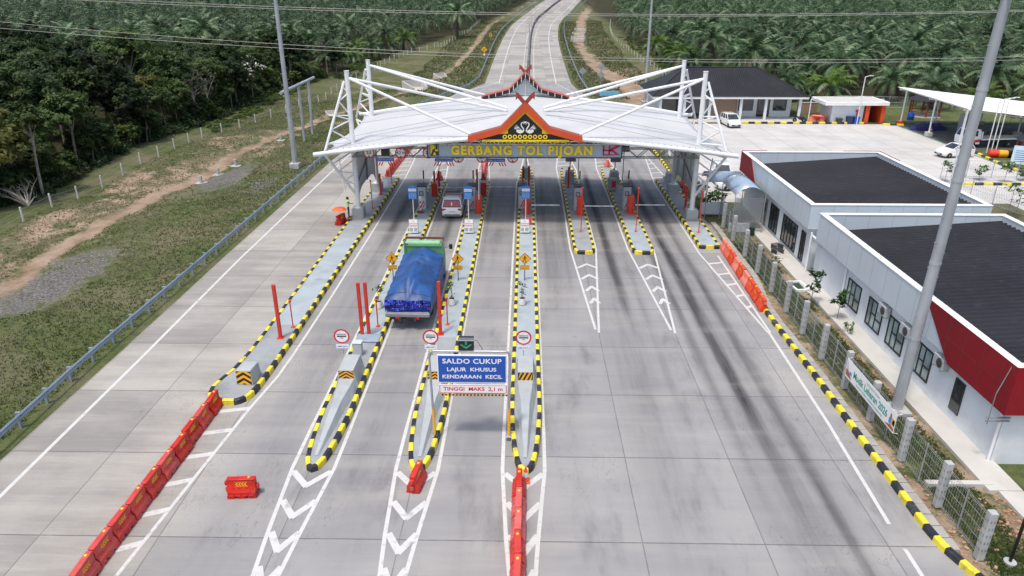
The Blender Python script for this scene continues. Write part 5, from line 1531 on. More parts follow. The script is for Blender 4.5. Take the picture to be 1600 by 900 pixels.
for sg in (-1, 1):
    b = MB(); b.tube([(sg * 1.05, 8.3, 1.9), (sg * 1.42, 8.35, 2.0)], .02, 5); b.box((sg * 1.45, 8.35, 1.98), (.22, .08, .38), ch=.03); b.build('mirror', M['plastic_black'], lt)
    wheel(lt, sg * .95, 7.7, .42, .26); wheel(lt, sg * .95, 2.0, .42, .26); wheel(lt, sg * .66, 2.0, .42, .26)
    b = MB(); b.box((sg * .55, -.25, .78), (.22, .06, .1)); b.build('tail_light', M['lamp_red'], lt)
    b = MB(); b.box((sg * .95, 1.25, .62), (.4, .03, .6)); b.build('mudguard', M['plastic_black'], lt)
for sx in (-.62, .70):
    b = MB(); b.box((sx, 6.3, 1.98), (.02, .02, .02)); 
b = MB(); b.bx(-.75, -.30, -.25, -.235, .45, .60); b.build('number_plate', M['plastic_black'], lt)

# tow truck in the yard
tt = thing('tow_truck', 'white flatbed tow truck with red stripe parked beside the carport', 'tow truck', (56.0, 86.6, .006), R(97))
b = MB(); b.loft([[(-1.0, 2.2, .5), (1.0, 2.2, .5), (1.0, 3.95, .5), (-1.0, 3.95, .5)], [(-1.02, 2.2, 1.35), (1.02, 2.2, 1.35), (1.02, 3.98, 1.3), (-1.02, 3.98, 1.3)], [(-.92, 2.3, 2.2), (.92, 2.3, 2.2), (.92, 3.55, 2.2), (-.92, 3.55, 2.2)]]); b.build('cab', M['carwhite'], tt)
b = MB(); b.loft([[(-.88, 3.90, 1.4), (.88, 3.90, 1.4), (.88, 3.97, 1.4), (-.88, 3.97, 1.4)], [(-.82, 3.58, 2.1), (.82, 3.58, 2.1), (.82, 3.66, 2.1), (-.82, 3.66, 2.1)]]); b.build('windscreen', M['glass'], tt)
for sg in (-1, 1):
    b = MB(); b.face([(sg * 1.025, 2.6, 1.42), (sg * 1.025, 3.6, 1.42), (sg * .95, 3.35, 2.08), (sg * .95, 2.6, 2.08)]); b.build('side_window', M['glass'], tt, fix=False)
    b = MB(); b.face([(sg * 1.03, 2.22, .75), (sg * 1.03, 3.9, .65), (sg * 1.03, 3.9, .85), (sg * 1.03, 2.22, 1.1)]); b.build('red_stripe', M['signred'], tt, fix=False)
    b = MB(); b.box((sg * .7, 3.97, .85), (.3, .06, .2), ch=.02); b.build('headlight', M['lamp_clear'], tt)
    for y in (3.1, -1.6): wheel(tt, sg * .9, y, .42, .26)
b = MB(); b.box((0, -.9, 1.02), (2.15, 5.9, .14), ch=.02); b.box((0, 2.05, 1.5), (2.1, .1, .9)); b.build('flat_bed', M['carwhite'], tt)
b = MB()
for sg in (-1, 1): b.tube([(sg * 1.0, 2.05, 1.1), (sg * 1.0, 2.05, 2.35)], .05, 6)
b.tube([(-1, 2.05, 2.35), (1, 2.05, 2.35)], .05, 6); b.tube([(0, 1.7, 1.1), (0, .6, 2.1), (0, -.8, 2.2)], .10, 8); b.build('crane_frame', M['darkgrey'], tt)
b = MB(); b.box((0, -3.88, .95), (2.1, .06, .18)); b.box((0, 2.9, 2.28), (1.0, .25, .14), ch=.03); b.build('warning_bar', M['lamp_red'], tt)
b = MB(); b.box((0, 0, .72), (.7, 7.0, .25)); b.build('chassis', M['darkgrey'], tt)

# ================================================================== PERSON, UMBRELLA, CHAIR
def make_person(label, loc, rz):
    J = {'pel': (0, 0, .93, .13), 'sp': (0, .0, 1.12, .125), 'ch': (0, .0, 1.32, .15), 'nk': (0, 0, 1.49, .062), 'hd': (0, .015, 1.60, .095), 'ht': (0, .01, 1.69, .08),
         'hipL': (-.10, 0, .88, .10), 'knL': (-.11, .02, .50, .068), 'anL': (-.11, -.02, .10, .045), 'toL': (-.12, .14, .04, .038),
         'hipR': (.10, 0, .88, .10), 'knR': (.12, .03, .50, .068), 'anR': (.13, .0, .10, .045), 'toR': (.15, .16, .04, .038),
         'shL': (-.19, 0, 1.42, .068), 'elL': (-.27, -.03, 1.15, .05), 'wrL': (-.27, .06, .92, .034), 'hL': (-.27, .08, .86, .034),
         'shR': (.19, 0, 1.42, .068), 'elR': (.34, .16, 1.28, .05), 'wrR': (.42, .38, 1.30, .034), 'hR': (.435, .45, 1.31, .034)}
    E_ = [('pel', 'sp'), ('sp', 'ch'), ('ch', 'nk'), ('nk', 'hd'), ('hd', 'ht'), ('pel', 'hipL'), ('hipL', 'knL'), ('knL', 'anL'), ('anL', 'toL'), ('pel', 'hipR'), ('hipR', 'knR'), ('knR', 'anR'), ('anR', 'toR'), ('ch', 'shL'), ('shL', 'elL'), ('elL', 'wrL'), ('wrL', 'hL'), ('ch', 'shR'), ('shR', 'elR'), ('elR', 'wrR'), ('wrR', 'hR')]
    for s_, base, d in (('L', Vector(J['hL'][:3]), Vector((0, .02, -1))), ('R', Vector(J['hR'][:3]), Vector((.2, 1, .05)))):
        d.normalize(); side = d.cross(Vector((0, 0, 1)) if s_ == 'R' else Vector((0, 1, 0))).normalized()
        for k, (o_, ln_) in enumerate(((-.03, .055), (-.01, .075), (.01, .08), (.03, .07))):
            J['f%s%d' % (s_, k)] = tuple(base + side * o_ + d * (.03 + ln_)) + (.009,)
            E_.append(('h' + s_, 'f%s%d' % (s_, k)))
        J['t' + s_] = tuple(base + side * -.05 + d * .02) + (.011,); E_.append(('h' + s_, 't' + s_))
    names = list(J); ix = {n: i for i, n in enumerate(names)}
    me = bpy.data.meshes.new('person_skin'); me.from_pydata([J[n][:3] for n in names], [(ix[a], ix[b_]) for a, b_ in E_], [])
    o = bpy.data.objects.new('person_tmp', me); COL.objects.link(o)
    sk = o.modifiers.new('skin', 'SKIN'); sk.branch_smoothing = .6
    for i, n in enumerate(names):
        v = me.skin_vertices[0].data[i]; v.radius = (J[n][3], J[n][3] * (.72 if n in ('pel', 'sp', 'ch') else 1)); v.use_root = (n == 'pel')
    ss = o.modifiers.new('sub', 'SUBSURF'); ss.levels = 1; ss.render_levels = 1
    dg = bpy.context.evaluated_depsgraph_get()
    m2 = bpy.data.meshes.new_from_object(o.evaluated_get(dg)); bpy.data.objects.remove(o)
    for m_ in ('skin', 'trousers', 'hivis', 'plastic_black'): m2.materials.append(M[m_])
    for p in m2.polygons:
        c = p.center
        if c.z > 1.50: p.material_index = 0
        elif c.z < .09: p.material_index = 3
        elif c.z < .90 and abs(c.x) < .24: p.material_index = 1
        elif abs(c.x) < .25 and c.z >= .90: p.material_index = 2
        elif abs(c.x) < .36 and c.y < .25 and c.z > 1.0: p.material_index = 3
        else: p.material_index = 0
        p.use_smooth = True
    t = bpy.data.objects.new('person', m2); COL.objects.link(t); t.location = loc; t.rotation_euler = (0, 0, rz)
    tag(t, label, 'person')
    b = MB(); b.lathe([(.098, 1.60), (.106, 1.66), (.098, 1.72), (.06, 1.765), (.0, 1.775)], (0, .0, 0), 14, cap=False); b.box((0, .11, 1.635), (.15, .1, .015)); b.build('cap', M['plastic_black'], t, smooth=True)
    b = MB(); b.loft([[(-.185 * c, .125 * s_, z) for c, s_ in [(math.cos(a), math.sin(a)) for a in np.linspace(0, 2 * PI, 18)[:-1]]] for z in (1.10, 1.15)], cap=False); b.build('reflective_band', M['refl'], t, smooth=True)
    b = MB()
    for sx in (-.035, .035): b.box((sx, .098, 1.62), (.022, .012, .012))
    b.build('eyes', M['blackpaint'], t); b = MB(); b.box((0, .112, 1.59), (.022, .03, .04), ch=.008); b.build('nose', M['skin'], t); b = MB(); b.box((0, .1, 1.548), (.05, .012, .01)); b.build('mouth', M['brown'], t)
make_person('person in yellow green safety vest and dark trousers standing by the left canopy pedestal', (-14.72, 56.9, .006), R(-75))
t = thing('sun_umbrella', 'small orange umbrella opened above a red barrier beside the left canopy column', 'umbrella', (-14.95, 55.0, .006))
b = MB(); n = 8
rim = [(.62 * math.cos(2 * PI * k / n), .62 * math.sin(2 * PI * k / n), 1.20) for k in range(n)]
mid = [(.38 * math.cos(2 * PI * k / n), .38 * math.sin(2 * PI * k / n), 1.38) for k in range(n)]
for k in range(n):
    b.face([rim[k], rim[(k + 1) % n], mid[(k + 1) % n], mid[k]]); b.face([mid[k], mid[(k + 1) % n], (0, 0, 1.46)])
M['umb'] = mat('umbrella_orange', (.85, .14, .03), .6, .05, 3)
cn = b.build('canopy', M['umb'], t); sd = cn.modifiers.new('thickness', 'SOLIDIFY'); sd.thickness = .008
b = MB(); b.tube([(0, 0, .75), (0, 0, 1.5)], .014, 6); b.build('shaft', M['galv'], t)
place_barrier(-14.95, 55.15, R(70), 'red barrier standing under the orange umbrella', None)
t = thing('plastic_stool', 'dark red plastic stool beside the orange umbrella', 'stool', (-14.3, 55.5, .006))
b = MB(); b.box((0, 0, .44), (.34, .34, .03), ch=.01); b.build('seat', M['brown'], t)
for sx in (-1, 1):
    for sy in (-1, 1):
        b = MB(); b.tube([(sx * .14, sy * .14, .43), (sx * .17, sy * .17, 0)], .022, 6); b.build('leg', M['brown'], t)
# ================================================================== BUILDINGS ON THE RIGHT
def corr_mat(name, col, axis_, pitch=.16):
    m, nt, bs = newmat(name)
    g = nt.nodes.new('ShaderNodeNewGeometry').outputs['Position']
    n1 = noise(nt, g, .25, 5, .6); n2 = noise(nt, g, 2.0, 3)
    c = mixc(nt, n1.step(.3, .7), tuple(k * .82 for k in col), tuple(k * 1.25 for k in col))
    c = mixc(nt, n2.step(.55, .8) * .35, c, (.06, .058, .058))
    nt.links.new(c, bs.inputs['Base Color']); bs.inputs['Roughness'].default_value = .6; bs.inputs['Specular IOR Level'].default_value = .3
    return m
M['roofdark'] = corr_mat('dark_roof_sheet', (.019, .020, .025), 'y')
def corrugated(b, x0, x1, y0, y1, z0, z1, pitch, along='x', amp=.035, mi=0):
    """ribbed sheet; ribs run along the given axis; z goes from z0 at x0 to z1 at x1"""
    if along == 'x':
        n = int((y1 - y0) / pitch)
        for k in range(n):
            a, c = y0 + (y1 - y0) * k / n, y0 + (y1 - y0) * (k + 1) / n
            m1, m2, m3 = a + (c - a) * .55, a + (c - a) * .68, a + (c - a) * .87
            for (p, q, zp, zq) in ((a, m1, 0, 0), (m1, m2, 0, amp), (m2, m3, amp, amp), (m3, c, amp, 0)):
                b.face([(x0, p, z0 + zp), (x1, p, z1 + zp), (x1, q, z1 + zq), (x0, q, z0 + zq)], mi)

def fix_frame(parent, y0, y1, z0, z1, X_, kind):
    """window in a wall facing -X"""
    b = MB(); f = .07
    b.bx(X_ - .05, X_ + .02, y0, y1, z1 - f, z1); b.bx(X_ - .05, X_ + .02, y0, y1, z0, z0 + f)
    b.bx(X_ - .05, X_ + .02, y0, y0 + f, z0 + f, z1 - f); b.bx(X_ - .05, X_ + .02, y1 - f, y1, z0 + f, z1 - f)
    if kind == 'window':
        ym = y0 + (y1 - y0) * .42; zm = z0 + (z1 - z0) * .42
        b.bx(X_ - .045, X_ + .02, ym - .035, ym + .035, z0 + f, z1 - f); b.bx(X_ - .045, X_ + .02, y0 + f, ym - .035, zm - .03, zm + .03)
        y2 = y0 + (y1 - y0) * .72; b.bx(X_ - .045, X_ + .02, y2 - .03, y2 + .03, z0 + f, z1 - f); b.bx(X_ - .045, X_ + .02, ym + .035, y2 - .03, zm + .12, zm + .18)
    elif kind == 'glazed':
        n = max(2, int((y1 - y0) / .6))
        for k in range(1, n):
            yy = y0 + (y1 - y0) * k / n; b.bx(X_ - .045, X_ + .02, yy - .03, yy + .03, z0 + f, z1 - f)
        b.bx(X_ - .044, X_ + .02, y0 + f, y1 - f, z1 - .55, z1 - .49)
    w = b.build('window', M['blackpaint'], parent)
    p = MB(); p.bx(X_ - .012, X_ + .008, y0 + f * .5, y1 - f * .5, z0 + f * .5, z1 - f * .5); p.build('pane', M['glass_pale'] if kind == 'window' else M['glass'], w)
    return w
M['glass_pale'] = glassmat('pale_curtained_glass', (.16, .21, .22), .08)

def parapet_building(name, label, loc, X0, X1, Y0, Y1, zt, zbot, wall_x, red_y=None):
    t = thing(name, label, 'office building', (0, 0, 0))
    b = MB()
    b.bx(wall_x, X1 - .4, Y0 + .35, Y1 - .35, -.1, zbot + .3); b.build('wall', M['wall'], t)
    # cladding parapet: four boards, thickness .28
    b = MB(); th = .30
    zi = 3.0
    def panel(x0, x1, y0, y1): b.bx(x0, x1, y0, y1, zbot, zt)
    panel(X0, X0 + th, Y0, Y1); panel(X1 - th, X1, Y0, Y1); panel(X0 + th, X1 - th, Y0, Y0 + th); panel(X0 + th, X1 - th, Y1 - th, Y1)
    par = b.build('parapet', M['panelwhite'], t)
    b = MB(); e = .03
    for (x0, x1, y0, y1) in ((X0 - e, X0 + th + e, Y0 - e, Y1 + e), (X1 - th - e, X1 + e, Y0 - e, Y1 + e), (X0 + th + e, X1 - th - e, Y0 - e, Y0 + th + e), (X0 + th + e, X1 - th - e, Y1 - th - e, Y1 + e)):
        b.bx(x0, x1, y0, y1, zt + .001, zt + .045)
    b.build('coping', M['white'], par)
    b = MB()      # joints between cladding sheets
    y = Y0 + 1.5
    while y < Y1 - .5: b.bx(X0 - .004, X0, y, y + .012, zbot + .02, zt - .02); b.bx(X1 - th - .003, X1 - th, y, y + .012, zbot + .3, zt - .02); y += 1.5
    x = X0 + 1.5
    while x < X1 - .5: b.bx(x, x + .012, Y0 - .004, Y0, zbot + .02, zt - .02); b.bx(x, x + .012, Y1 - th - .004, Y1 - th, zbot + .3, zt - .02); x += 1.5
    b.build('panel_joint', M['midgrey'], par)
    b = MB(); corrugated(b, X0 + th, X1 - th, Y0 + th, Y1 - th, zt - 1.15, zt - .38, .42, amp=.085)
    b.bx(X0 + th, X1 - th, Y0 + th + .01, Y1 - th - .01, zbot + .31, zbot + .33)
    b.build('roof', M['roofdark'], t, fix=False)
    b = MB(); b.bx(X0 + .02, wall_x + .05, Y0 + .1, Y1 - .1, zbot - .03, zbot - .003); b.build('soffit', M['white'], t)
    return t, par
bA, parA = parapet_building('office_building', 'white office with black ribbed roof and dark red end panel beside the canopy', None, 18.85, 30.6, 45.35, 61.6, 4.65, 3.0, 19.35)
bB, parB = parapet_building('office_building', 'white office nearest the camera with big dark red fascia panel and four black framed windows', None, 18.75, 30.3, 23.9, 43.6, 4.62, 2.85, 19.1)
for y0, y1 in ((37.2, 38.9), (34.5, 36.2), (32.1, 33.8), (29.5, 31.0)): fix_frame(bB, y0, y1, .6, 2.2, 19.1, 'window')
d = MB(); d.bx(19.04, 19.11, 26.85, 27.55, .55, 2.1); d.build('narrow_window', M['glass'], bB)
def pline(b, x, y, z0, z1, r=.06): b.tube([(x, y, z0), (x, y, z1)], r, 8)
for y in (45.0, 39.3, 24.3):
    b = MB(); pline(b, 19.02, y, .1, 2.9); b.build('downpipe', M['white'], bB, smooth=True)
b = MB(); yy = 23.9     # red fascia panel with slanted edge
zt, zb_ = 4.67, 2.55
pts = [(30.6, zt - .02), (27.9, zb_), (23.86, zb_), (23.86, zt - .02)]
b.add([(18.715, p[0], p[1]) for p in pts] + [(18.745, p[0], p[1]) for p in pts], [(0, 1, 2, 3), (7, 6, 5, 4), (0, 4, 5, 1), (1, 5, 6, 2), (2, 6, 7, 3), (3, 7, 4, 0)])
b.bx(18.72, 24.5, 23.83, 23.86, zb_, zt - .02)
b.build('red_fascia', M['redpanel'], bB)
b = MB()
for k in range(4): b.bx(18.711, 18.716, 24.6 + 1.25 * k, 24.615 + 1.25 * k, zb_ + .02, zt - .04)
b.bx(18.711, 18.716, 23.9, 29.0, 3.6, 3.612); b.build('fascia_joint', M['darkgrey'], bB)
b = MB(); b.tube([(18.35, 24.2, 2.2), (19.3, 24.2, 2.2)], .03, 6); b.tube([(18.35, 24.2, 2.05), (19.3, 24.2, 2.05)], .03, 6); b.tube([(18.45, 24.2, 1.9), (18.45, 24.2, 3.3), (18.75, 24.2, 4.6)], .02, 6); b.build('aerial_bracket', M['midgrey'], bB)
for y, lab in ((34.15, 'air conditioner hung between the second and third black framed windows'), (31.75, 'air conditioner hung between the third and fourth black framed windows'), (28.6, 'air conditioner hung below the dark red fascia panel')):
    t = thing('air_conditioner', lab, 'air conditioner', (18.92, y, 2.0), 0, 'air conditioners on the near office wall')
    b = MB(); b.box((-.02, 0, .29), (.30, .82, .56), ch=.02); b.build('casing', M['kioskgrey'], t)
    k = MB(); k.lathe([(.22, 0), (.22, .012), (.0, .014)], n=18); q = k.build('fan_grille', M['darkgrey'], t); q.rotation_euler = (0, R(-90), 0); q.location = (-.172, -.12, .29)
    b = MB(); b.box((.0, -.3, -.02), (.36, .04, .04)); b.box((0, .3, -.02), (.36, .04, .04)); b.build('bracket', M['midgrey'], t)
# far office glazing, red end, link
for y0, y1, z0, z1, kd in ((52.2, 54.1, .25, 2.3, 'glazed'), (48.2, 51.2, .25, 2.3, 'glazed'), (46.6, 47.4, .2, 2.3, 'glazed')): fix_frame(bA, y0, y1, z0, z1, 19.35, kd)
b = MB(); b.bx(19.29, 19.36, 54.9, 55.9, .1, 2.25); dd = b.build('door', M['midgrey'], bA); b = MB(); b.bx(19.275, 19.288, 55.05, 55.4, 1.2, 2.0); b.build('door_pane', M['glass'], dd)
b = MB(); pts = [(61.65, 4.68), (61.65, 3.0), (57.2, 3.0), (58.9, 4.68)]
b.add([(18.80, p[0], p[1]) for p in pts] + [(18.845, p[0], p[1]) for p in pts], [(0, 1, 2, 3), (7, 6, 5, 4), (0, 4, 5, 1), (1, 5, 6, 2), (2, 6, 7, 3), (3, 7, 4, 0)])
b.bx(18.8, 21, 61.61, 61.66, 3.0, 4.74); b.build('red_end_panel', M['redpanel'], bA)
b = MB(); b.bx(27.5, 30.66, 61.61, 61.66, 3.0, 4.74); b.bx(30.61, 30.66, 58, 61.6, 3.0, 4.74); b.build('red_rear_panel', M['redpanel'], bA)
lk = thing('link_roof', 'low flat link roof between the two white offices', 'link roof', (0, 0, 0)); b = MB(); b.bx(19.3, 29, 43.62, 45.3, 2.2, 2.5, ch=.02); b.build('roof', M['panelwhite'], lk); b = MB(); b.bx(19.6, 28.8, 43.7, 45.2, -.1, 2.195); b.build('wall', M['wall'], lk); b = MB(); b.tube([(19.15, 43.7, 2.62), (19.15, 45.3, 2.62)], .07, 8); b.build('gutter_pipe', M['white'], lk)

# arched entrance canopy beside the far office
M['poly'] = mat('polycarbonate_blue', (.30, .40, .52), .15, .1, .6, spec=.8)
ec = thing('entrance_canopy', 'arched translucent blue grey roof over the office entrance, next to the right canopy columns', 'entrance canopy', (0, 0, 0))
def arch_pts(w, h_, n=10): return [(-w / 2 + w * k / n, h_ * math.sin(PI * k / n) ** .8) for k in range(n + 1)]
A_ = arch_pts(2.3, .62)
b = MB()
r0 = [(17.35 + p[0], 53.2, 3.15 + p[1]) for p in A_]; r1 = [(17.35 + p[0], 57.0 - p[0] * .0 + (p[0] + 1.15) * .9, 3.15 + p[1]) for p in A_]
b.loft([r0, r1], cap=False, close=False)
r2 = [(14.9, 57.0 + (p[0] + 1.15) * .9, 3.15 + p[1]) for p in A_]
b.loft([r1, r2], cap=False, close=False)
q = b.build('arched_roof', M['poly'], ec, smooth='all', fix=False); sd = q.modifiers.new('thickness', 'SOLIDIFY'); sd.thickness = .025
b = MB()
for yy in (53.2, 55.2, 57.0): b.tube([(17.35 + p[0], yy, 3.13 + p[1]) for p in A_], .025, 5)
b.tube([(16.2, 53.2, 3.12), (16.2, 57, 3.12)], .03, 5); b.tube([(18.5, 53.2, 3.12), (18.5, 58.8, 3.12)], .03, 5)
b.build('arch_rib', M['galv'], ec)
for x, y in ((16.2, 53.2), (18.5, 53.2), (16.2, 57.0), (15.0, 57.1), (18.5, 58.9)):
    b = MB(); b.tube([(x, y, 0), (x, y, 3.15)], .035, 6); b.build('post', M['galv'], ec)
M['mesh_glass'], nt, bs = newmat('tinted_screen'); bs.inputs['Base Color'].default_value = (.25, .28, .30, 1); bs.inputs['Alpha'].default_value = .45; bs.inputs['Roughness'].default_value = .2
b = MB(); b.bx(16.18, 16.21, 53.25, 56.95, .35, 1.9); b.bx(16.25, 18.45, 53.18, 53.2, .9, 2.9); b.build('side_screen', M['mesh_glass'], ec)
o = MB(); o.bx(16.1, 17.7, 53.5, 53.7, 0, .75, ch=.02); tag(o.build('planter_wall', M['wall']), 'low white wall end below the arched entrance roof', 'low wall')
o = MB(); o.bx(14.9, 17.2, 58.2, 58.45, 0, 1.0, ch=.02); tag(o.build('planter_wall', M['wall']), 'low white wall behind the right front canopy column', 'low wall')
t = thing('waste_bin', 'dark green waste bin by the low white wall at the office entrance', 'waste bin', (17.75, 53.0, .0)); b = MB(); b.lathe([(.17, 0), (.22, .55), (.23, .57), (.2, .57), (.17, .5)], n=14, cap=False); mm = mat('bin_green', (.015, .05, .05), .5); b.build('bin_body', mm, t, smooth=True); b = MB(); b.lathe([(.235, .56), (.24, .60), (.1, .66), (0, .67)], n=14, cap=False); b.build('lid', mm, t, smooth=True)
t = thing('inspection_cover', 'white framed drain pit with green grating in the grass strip', 'drain cover', (17.75, 42.6, .0), R(8)); b = MB()
for (x0, x1, y0, y1) in ((-.5, .5, -.75, -.62), (-.5, .5, .62, .75), (-.5, -.38, -.62, .62), (.38, .5, -.62, .62)): b.bx(x0, x1, y0, y1, -.1, .12)
b.build('concrete_rim', M['white'], t); gm = mat('grating_green', (.03, .10, .06), .6); b = MB()
for k in range(7): b.bx(-.38, .38, -.55 + .17 * k, -.49 + .17 * k, 0, .04)
b.build('grating', gm, t)
for k, (x, y) in enumerate(((18.3, 48.6), (18.6, 49.6))):
    t = thing('slat_bench', ('dark slatted metal rack under the office glazing, nearer one', 'dark slatted metal rack under the office glazing, farther one')[k], 'rack', (x, y, .1), R(20)); b = MB()
    for i in range(5): b.box((0, -.3 + .15 * i, .3), (.7, .05, .03))
    b.build('slat_top', M['darkgrey'], t)
    for sx in (-.3, .3):
        b = MB(); b.bx(sx - .02, sx + .02, -.3, .3, 0, .28); b.build('leg', M['darkgrey'], t)
# saplings in the grass strip
for k, (x, y, h_) in enumerate(((17.55, 39.9, 1.9), (18.2, 37.6, 1.6), (18.1, 35.9, .6), (17.3, 46.0, .7))):
    sapling('young_tree', ('young bushy tree beside the mesh fence below the first black framed window', 'slim young tree with big leaves close to the near office wall', 'tiny seedling in the strip below the second window', 'small seedling in the grass strip near the drain pit')[k], 'young tree', x, y, 0, h_, 30 + k, 130 if h_ > 1.5 else 16, .15, .32)
for k, (x, y, h_) in enumerate(((16.2, 60.5, 1.2), (17.2, 61.5, 1.0), (15.6, 62.5, 1.4))):
    sapling('garden_bush', ('dark garden bush behind the low white wall, left one', 'dark garden bush behind the low white wall, right one', 'dark garden bush behind the low white wall, rear one')[k], 'bush', x, y, 0, h_, 50 + k, 150, .2, .6)

# concrete post fence with mesh panels
fence = thing('mesh_fence', 'long fence of square concrete posts and steel mesh between road and offices', 'fence', (0, 0, 0))
py = [18.95, 21.6, 24.4, 27.3, 30.1, 33.0, 35.9, 38.8, 41.8, 45.0, 48.2, 51.6, 54.8]
px = [15.56 if y < 34 else 15.56 + (y - 34) * .02 for y in py]
pb = MB()
pb.box((0, 0, 1.0), (.26, .26, 2.0), 0, ch=.02)
for z in (.45, .75, 1.05, 1.35, 1.65):
    for sx in (-.055, .055): pb.box((sx, -.1305, z), (.05, .004, .11), 1); pb.box((-.1305, sx, z), (.004, .05, .11), 1)
pme = pb.mesh('post', [M['concpost'], M['midgrey']])
mb = MB()       # wire mesh panel of unit length 2.6 (x) with bent top
W_ = 2.6
for k in range(19): mb.box((-W_ / 2 + W_ * k / 18, 0, .93), (.007, .007, 1.66))
for z in (.12, .2, .6, 1.0, 1.4, 1.68, 1.76): mb.box((0, 0, z), (W_, .011, .011))
mme = mb.mesh('mesh_panel', M['galv'])
ib = MB(); ib.tube([(0, 0, 0), (0, 0, 1.8)], .03, 6); ime = ib.mesh('intermediate_post', M['galv'])
def link(name, me, parent, loc, rz=0, scale=None):
    o = bpy.data.objects.new(name, me); COL.objects.link(o); o.parent = parent; o.location = loc; o.rotation_euler = (0, 0, rz)
    if scale: o.scale = scale
    return o
for i, (x, y) in enumerate(zip(px, py)):
    link('post', pme, fence, (x, y, -.02))
    if i:
        x0, y0 = px[i - 1], py[i - 1]; L_ = math.hypot(x - x0, y - y0) - .26
        link('mesh_panel', mme, fence, ((x + x0) / 2, (y + y0) / 2, 0), math.atan2(y - y0, x - x0), (L_ / W_, 1, 1)); link('intermediate_post', ime, fence, ((x + x0) / 2, (y + y0) / 2, 0))
fence2 = thing('mesh_fence', 'continued mesh fence with concrete posts seen under the right end of the canopy', 'fence', (0, 0, 0))
for i in range(14):
    y = 62 + 2.9 * i; link('post', pme, fence2, (15.9, y, -.02))
    if i: link('mesh_panel', mme, fence2, (15.9, y - 1.45, 0), R(90), (2.64 / W_, 1, 1))
# printed banner tied to the fence
bn = thing('fence_banner', 'white printed banner with green lettering tied to the mesh fence', 'banner', (15.36, 27.35, -.02))
b = MB(); n = 24; pts = []
for k in range(n + 1):
    y = 2.42 - 4.84 * k / n; sag = .018 * math.sin(k * .8) * .4
    pts.append(((-.02 + sag * .5, y, .92 - .04 * math.sin(PI * k / n)), (-.05 + sag, y, 1.86 - .10 * math.sin(PI * k / n))))
b = MB(); b.loft([[(-.060, -2.42, .92), (-.060, 2.42, .92), (-.050, 2.42, .92), (-.050, -2.42, .92)], [(-.060, -2.42, 1.84), (-.060, 2.42, 1.84), (-.050, 2.42, 1.84), (-.050, -2.42, 1.84)]])
b.build('cloth', M['white'], bn)
for y in (-2.40, 2.40):
    b = MB(); b.tube([(-.05, y, 1.8), (.15, y, 1.85)], .012, 5); b.tube([(-.05, y, .95), (.15, y, .9)], .012, 5); b.build('tie_cord', M['white'], bn)
M['banner_green'] = mat('banner_green', (.02, .30, .24), .5, .05, 3)
rot_b = (R(90), 0, R(-90))
text_mesh('Mudik Lebaran 2026', .46, M['banner_green'], 'lettering', bn, (-.066, -.05, 1.38), rot_b, width=3.3, off=.010)
text_mesh('Selamat & Aman', .13, M['midgrey'], 'lettering', bn, (-.066, -.3, 1.68), rot_b, width=1.2)
text_mesh('Hati-hati di jalan, utamakan keselamatan', .12, M['banner_green'], 'lettering', bn, (-.066, -.1, 1.08), rot_b, width=2.6)
b = MB(); xx = -.064
def yz(pts, mi): b.face([(xx, p[0], p[1]) for p in pts], mi)
yz([(2.36, 1.0), (2.36, 1.35), (2.1, 1.28), (1.7, 1.0)], 0); yz([(2.36, 1.36), (2.36, 1.75), (2.2, 1.55), (2.05, 1.30)], 2); yz([(2.0, 1.18), (2.0, 1.34), (1.8, 1.34), (1.75, 1.18)], 3)
yz([(-1.6, .98), (-2.1, 1.16), (-2.38, 1.10), (-2.38, .98)], 0); yz([(-1.9, 1.16), (-1.9, 1.40), (-2.1, 1.46), (-2.1, 1.16)], 3); yz([(-2.1, 1.2), (-2.1, 1.5), (-2.36, 1.5), (-2.36, 1.16)], 1); yz([(-2.2, 1.24), (-2.2, 1.44), (-2.38, 1.46), (-2.38, 1.2)], 4)
yz([(-1.95, 1.42), (-1.95, 1.62), (-2.08, 1.62), (-2.08, 1.42)], 0)
b.build('printed_picture', [mat('print_brown', (.35, .10, .06), .5), M['signyellow'], mat('print_pale', (.55, .58, .6), .5), M['blue_light'], mat('print_green', (.08, .35, .08), .5)], bn, fix=False)

# ================================================================== LIGHT POLES
def big_pole(x, y, h_, label, r0=.30, r1=.19, arms=True, z=0.0):
    t = thing('light_mast', label, 'light mast', (x, y, z))
    b = MB(); n = 5
    for k in range(n):
        z0, z1 = .5 + (h_ - .5) * k / n, .5 + (h_ - .5) * (k + 1) / n
        ra, rb = r0 + (r1 - r0) * k / n, r0 + (r1 - r0) * (k + 1) / n
        b.tube([(0, 0, z0), (0, 0, z1 + .02)], [ra, rb], 14)
        b.lathe([(ra + .015, -.06), (ra + .015, .06)], (0, 0, z0 + .06), 14)
    b.build('shaft', M['pole_grey'], t, smooth=True)
    b = MB(); b.box((0, 0, .2), (1.0, 1.0, .7), ch=.04); b.build('footing', M['concpost'], t)
    b = MB(); k = 0; z = 2.5
    while z < h_ - 1:
        a = R(200 if k % 2 else 20); r = r0 + (r1 - r0) * z / h_
        b.tube([(math.cos(a) * r, math.sin(a) * r, z), (math.cos(a) * (r + .16), math.sin(a) * (r + .16), z), (math.cos(a) * (r + .16), math.sin(a) * (r + .16), z + .05)], .012, 4); z += .55; k += 1
    b.build('climbing_pegs', M['galv'], t)
    if arms:
        for k in range(6):
            a = R(60 * k + 20)
            b = MB(); b.tube([(0, 0, h_ - .3), (math.cos(a) * 1.1, math.sin(a) * 1.1, h_ + .1)], .05, 6); b.build('arm', M['pole_grey'], t)
            b = MB(); b.box((math.cos(a) * 1.3, math.sin(a) * 1.3, h_ + .12), (.5, .3, .14), ch=.03, rz=a); b.build('lamp_head', M['midgrey'], t)
    return t
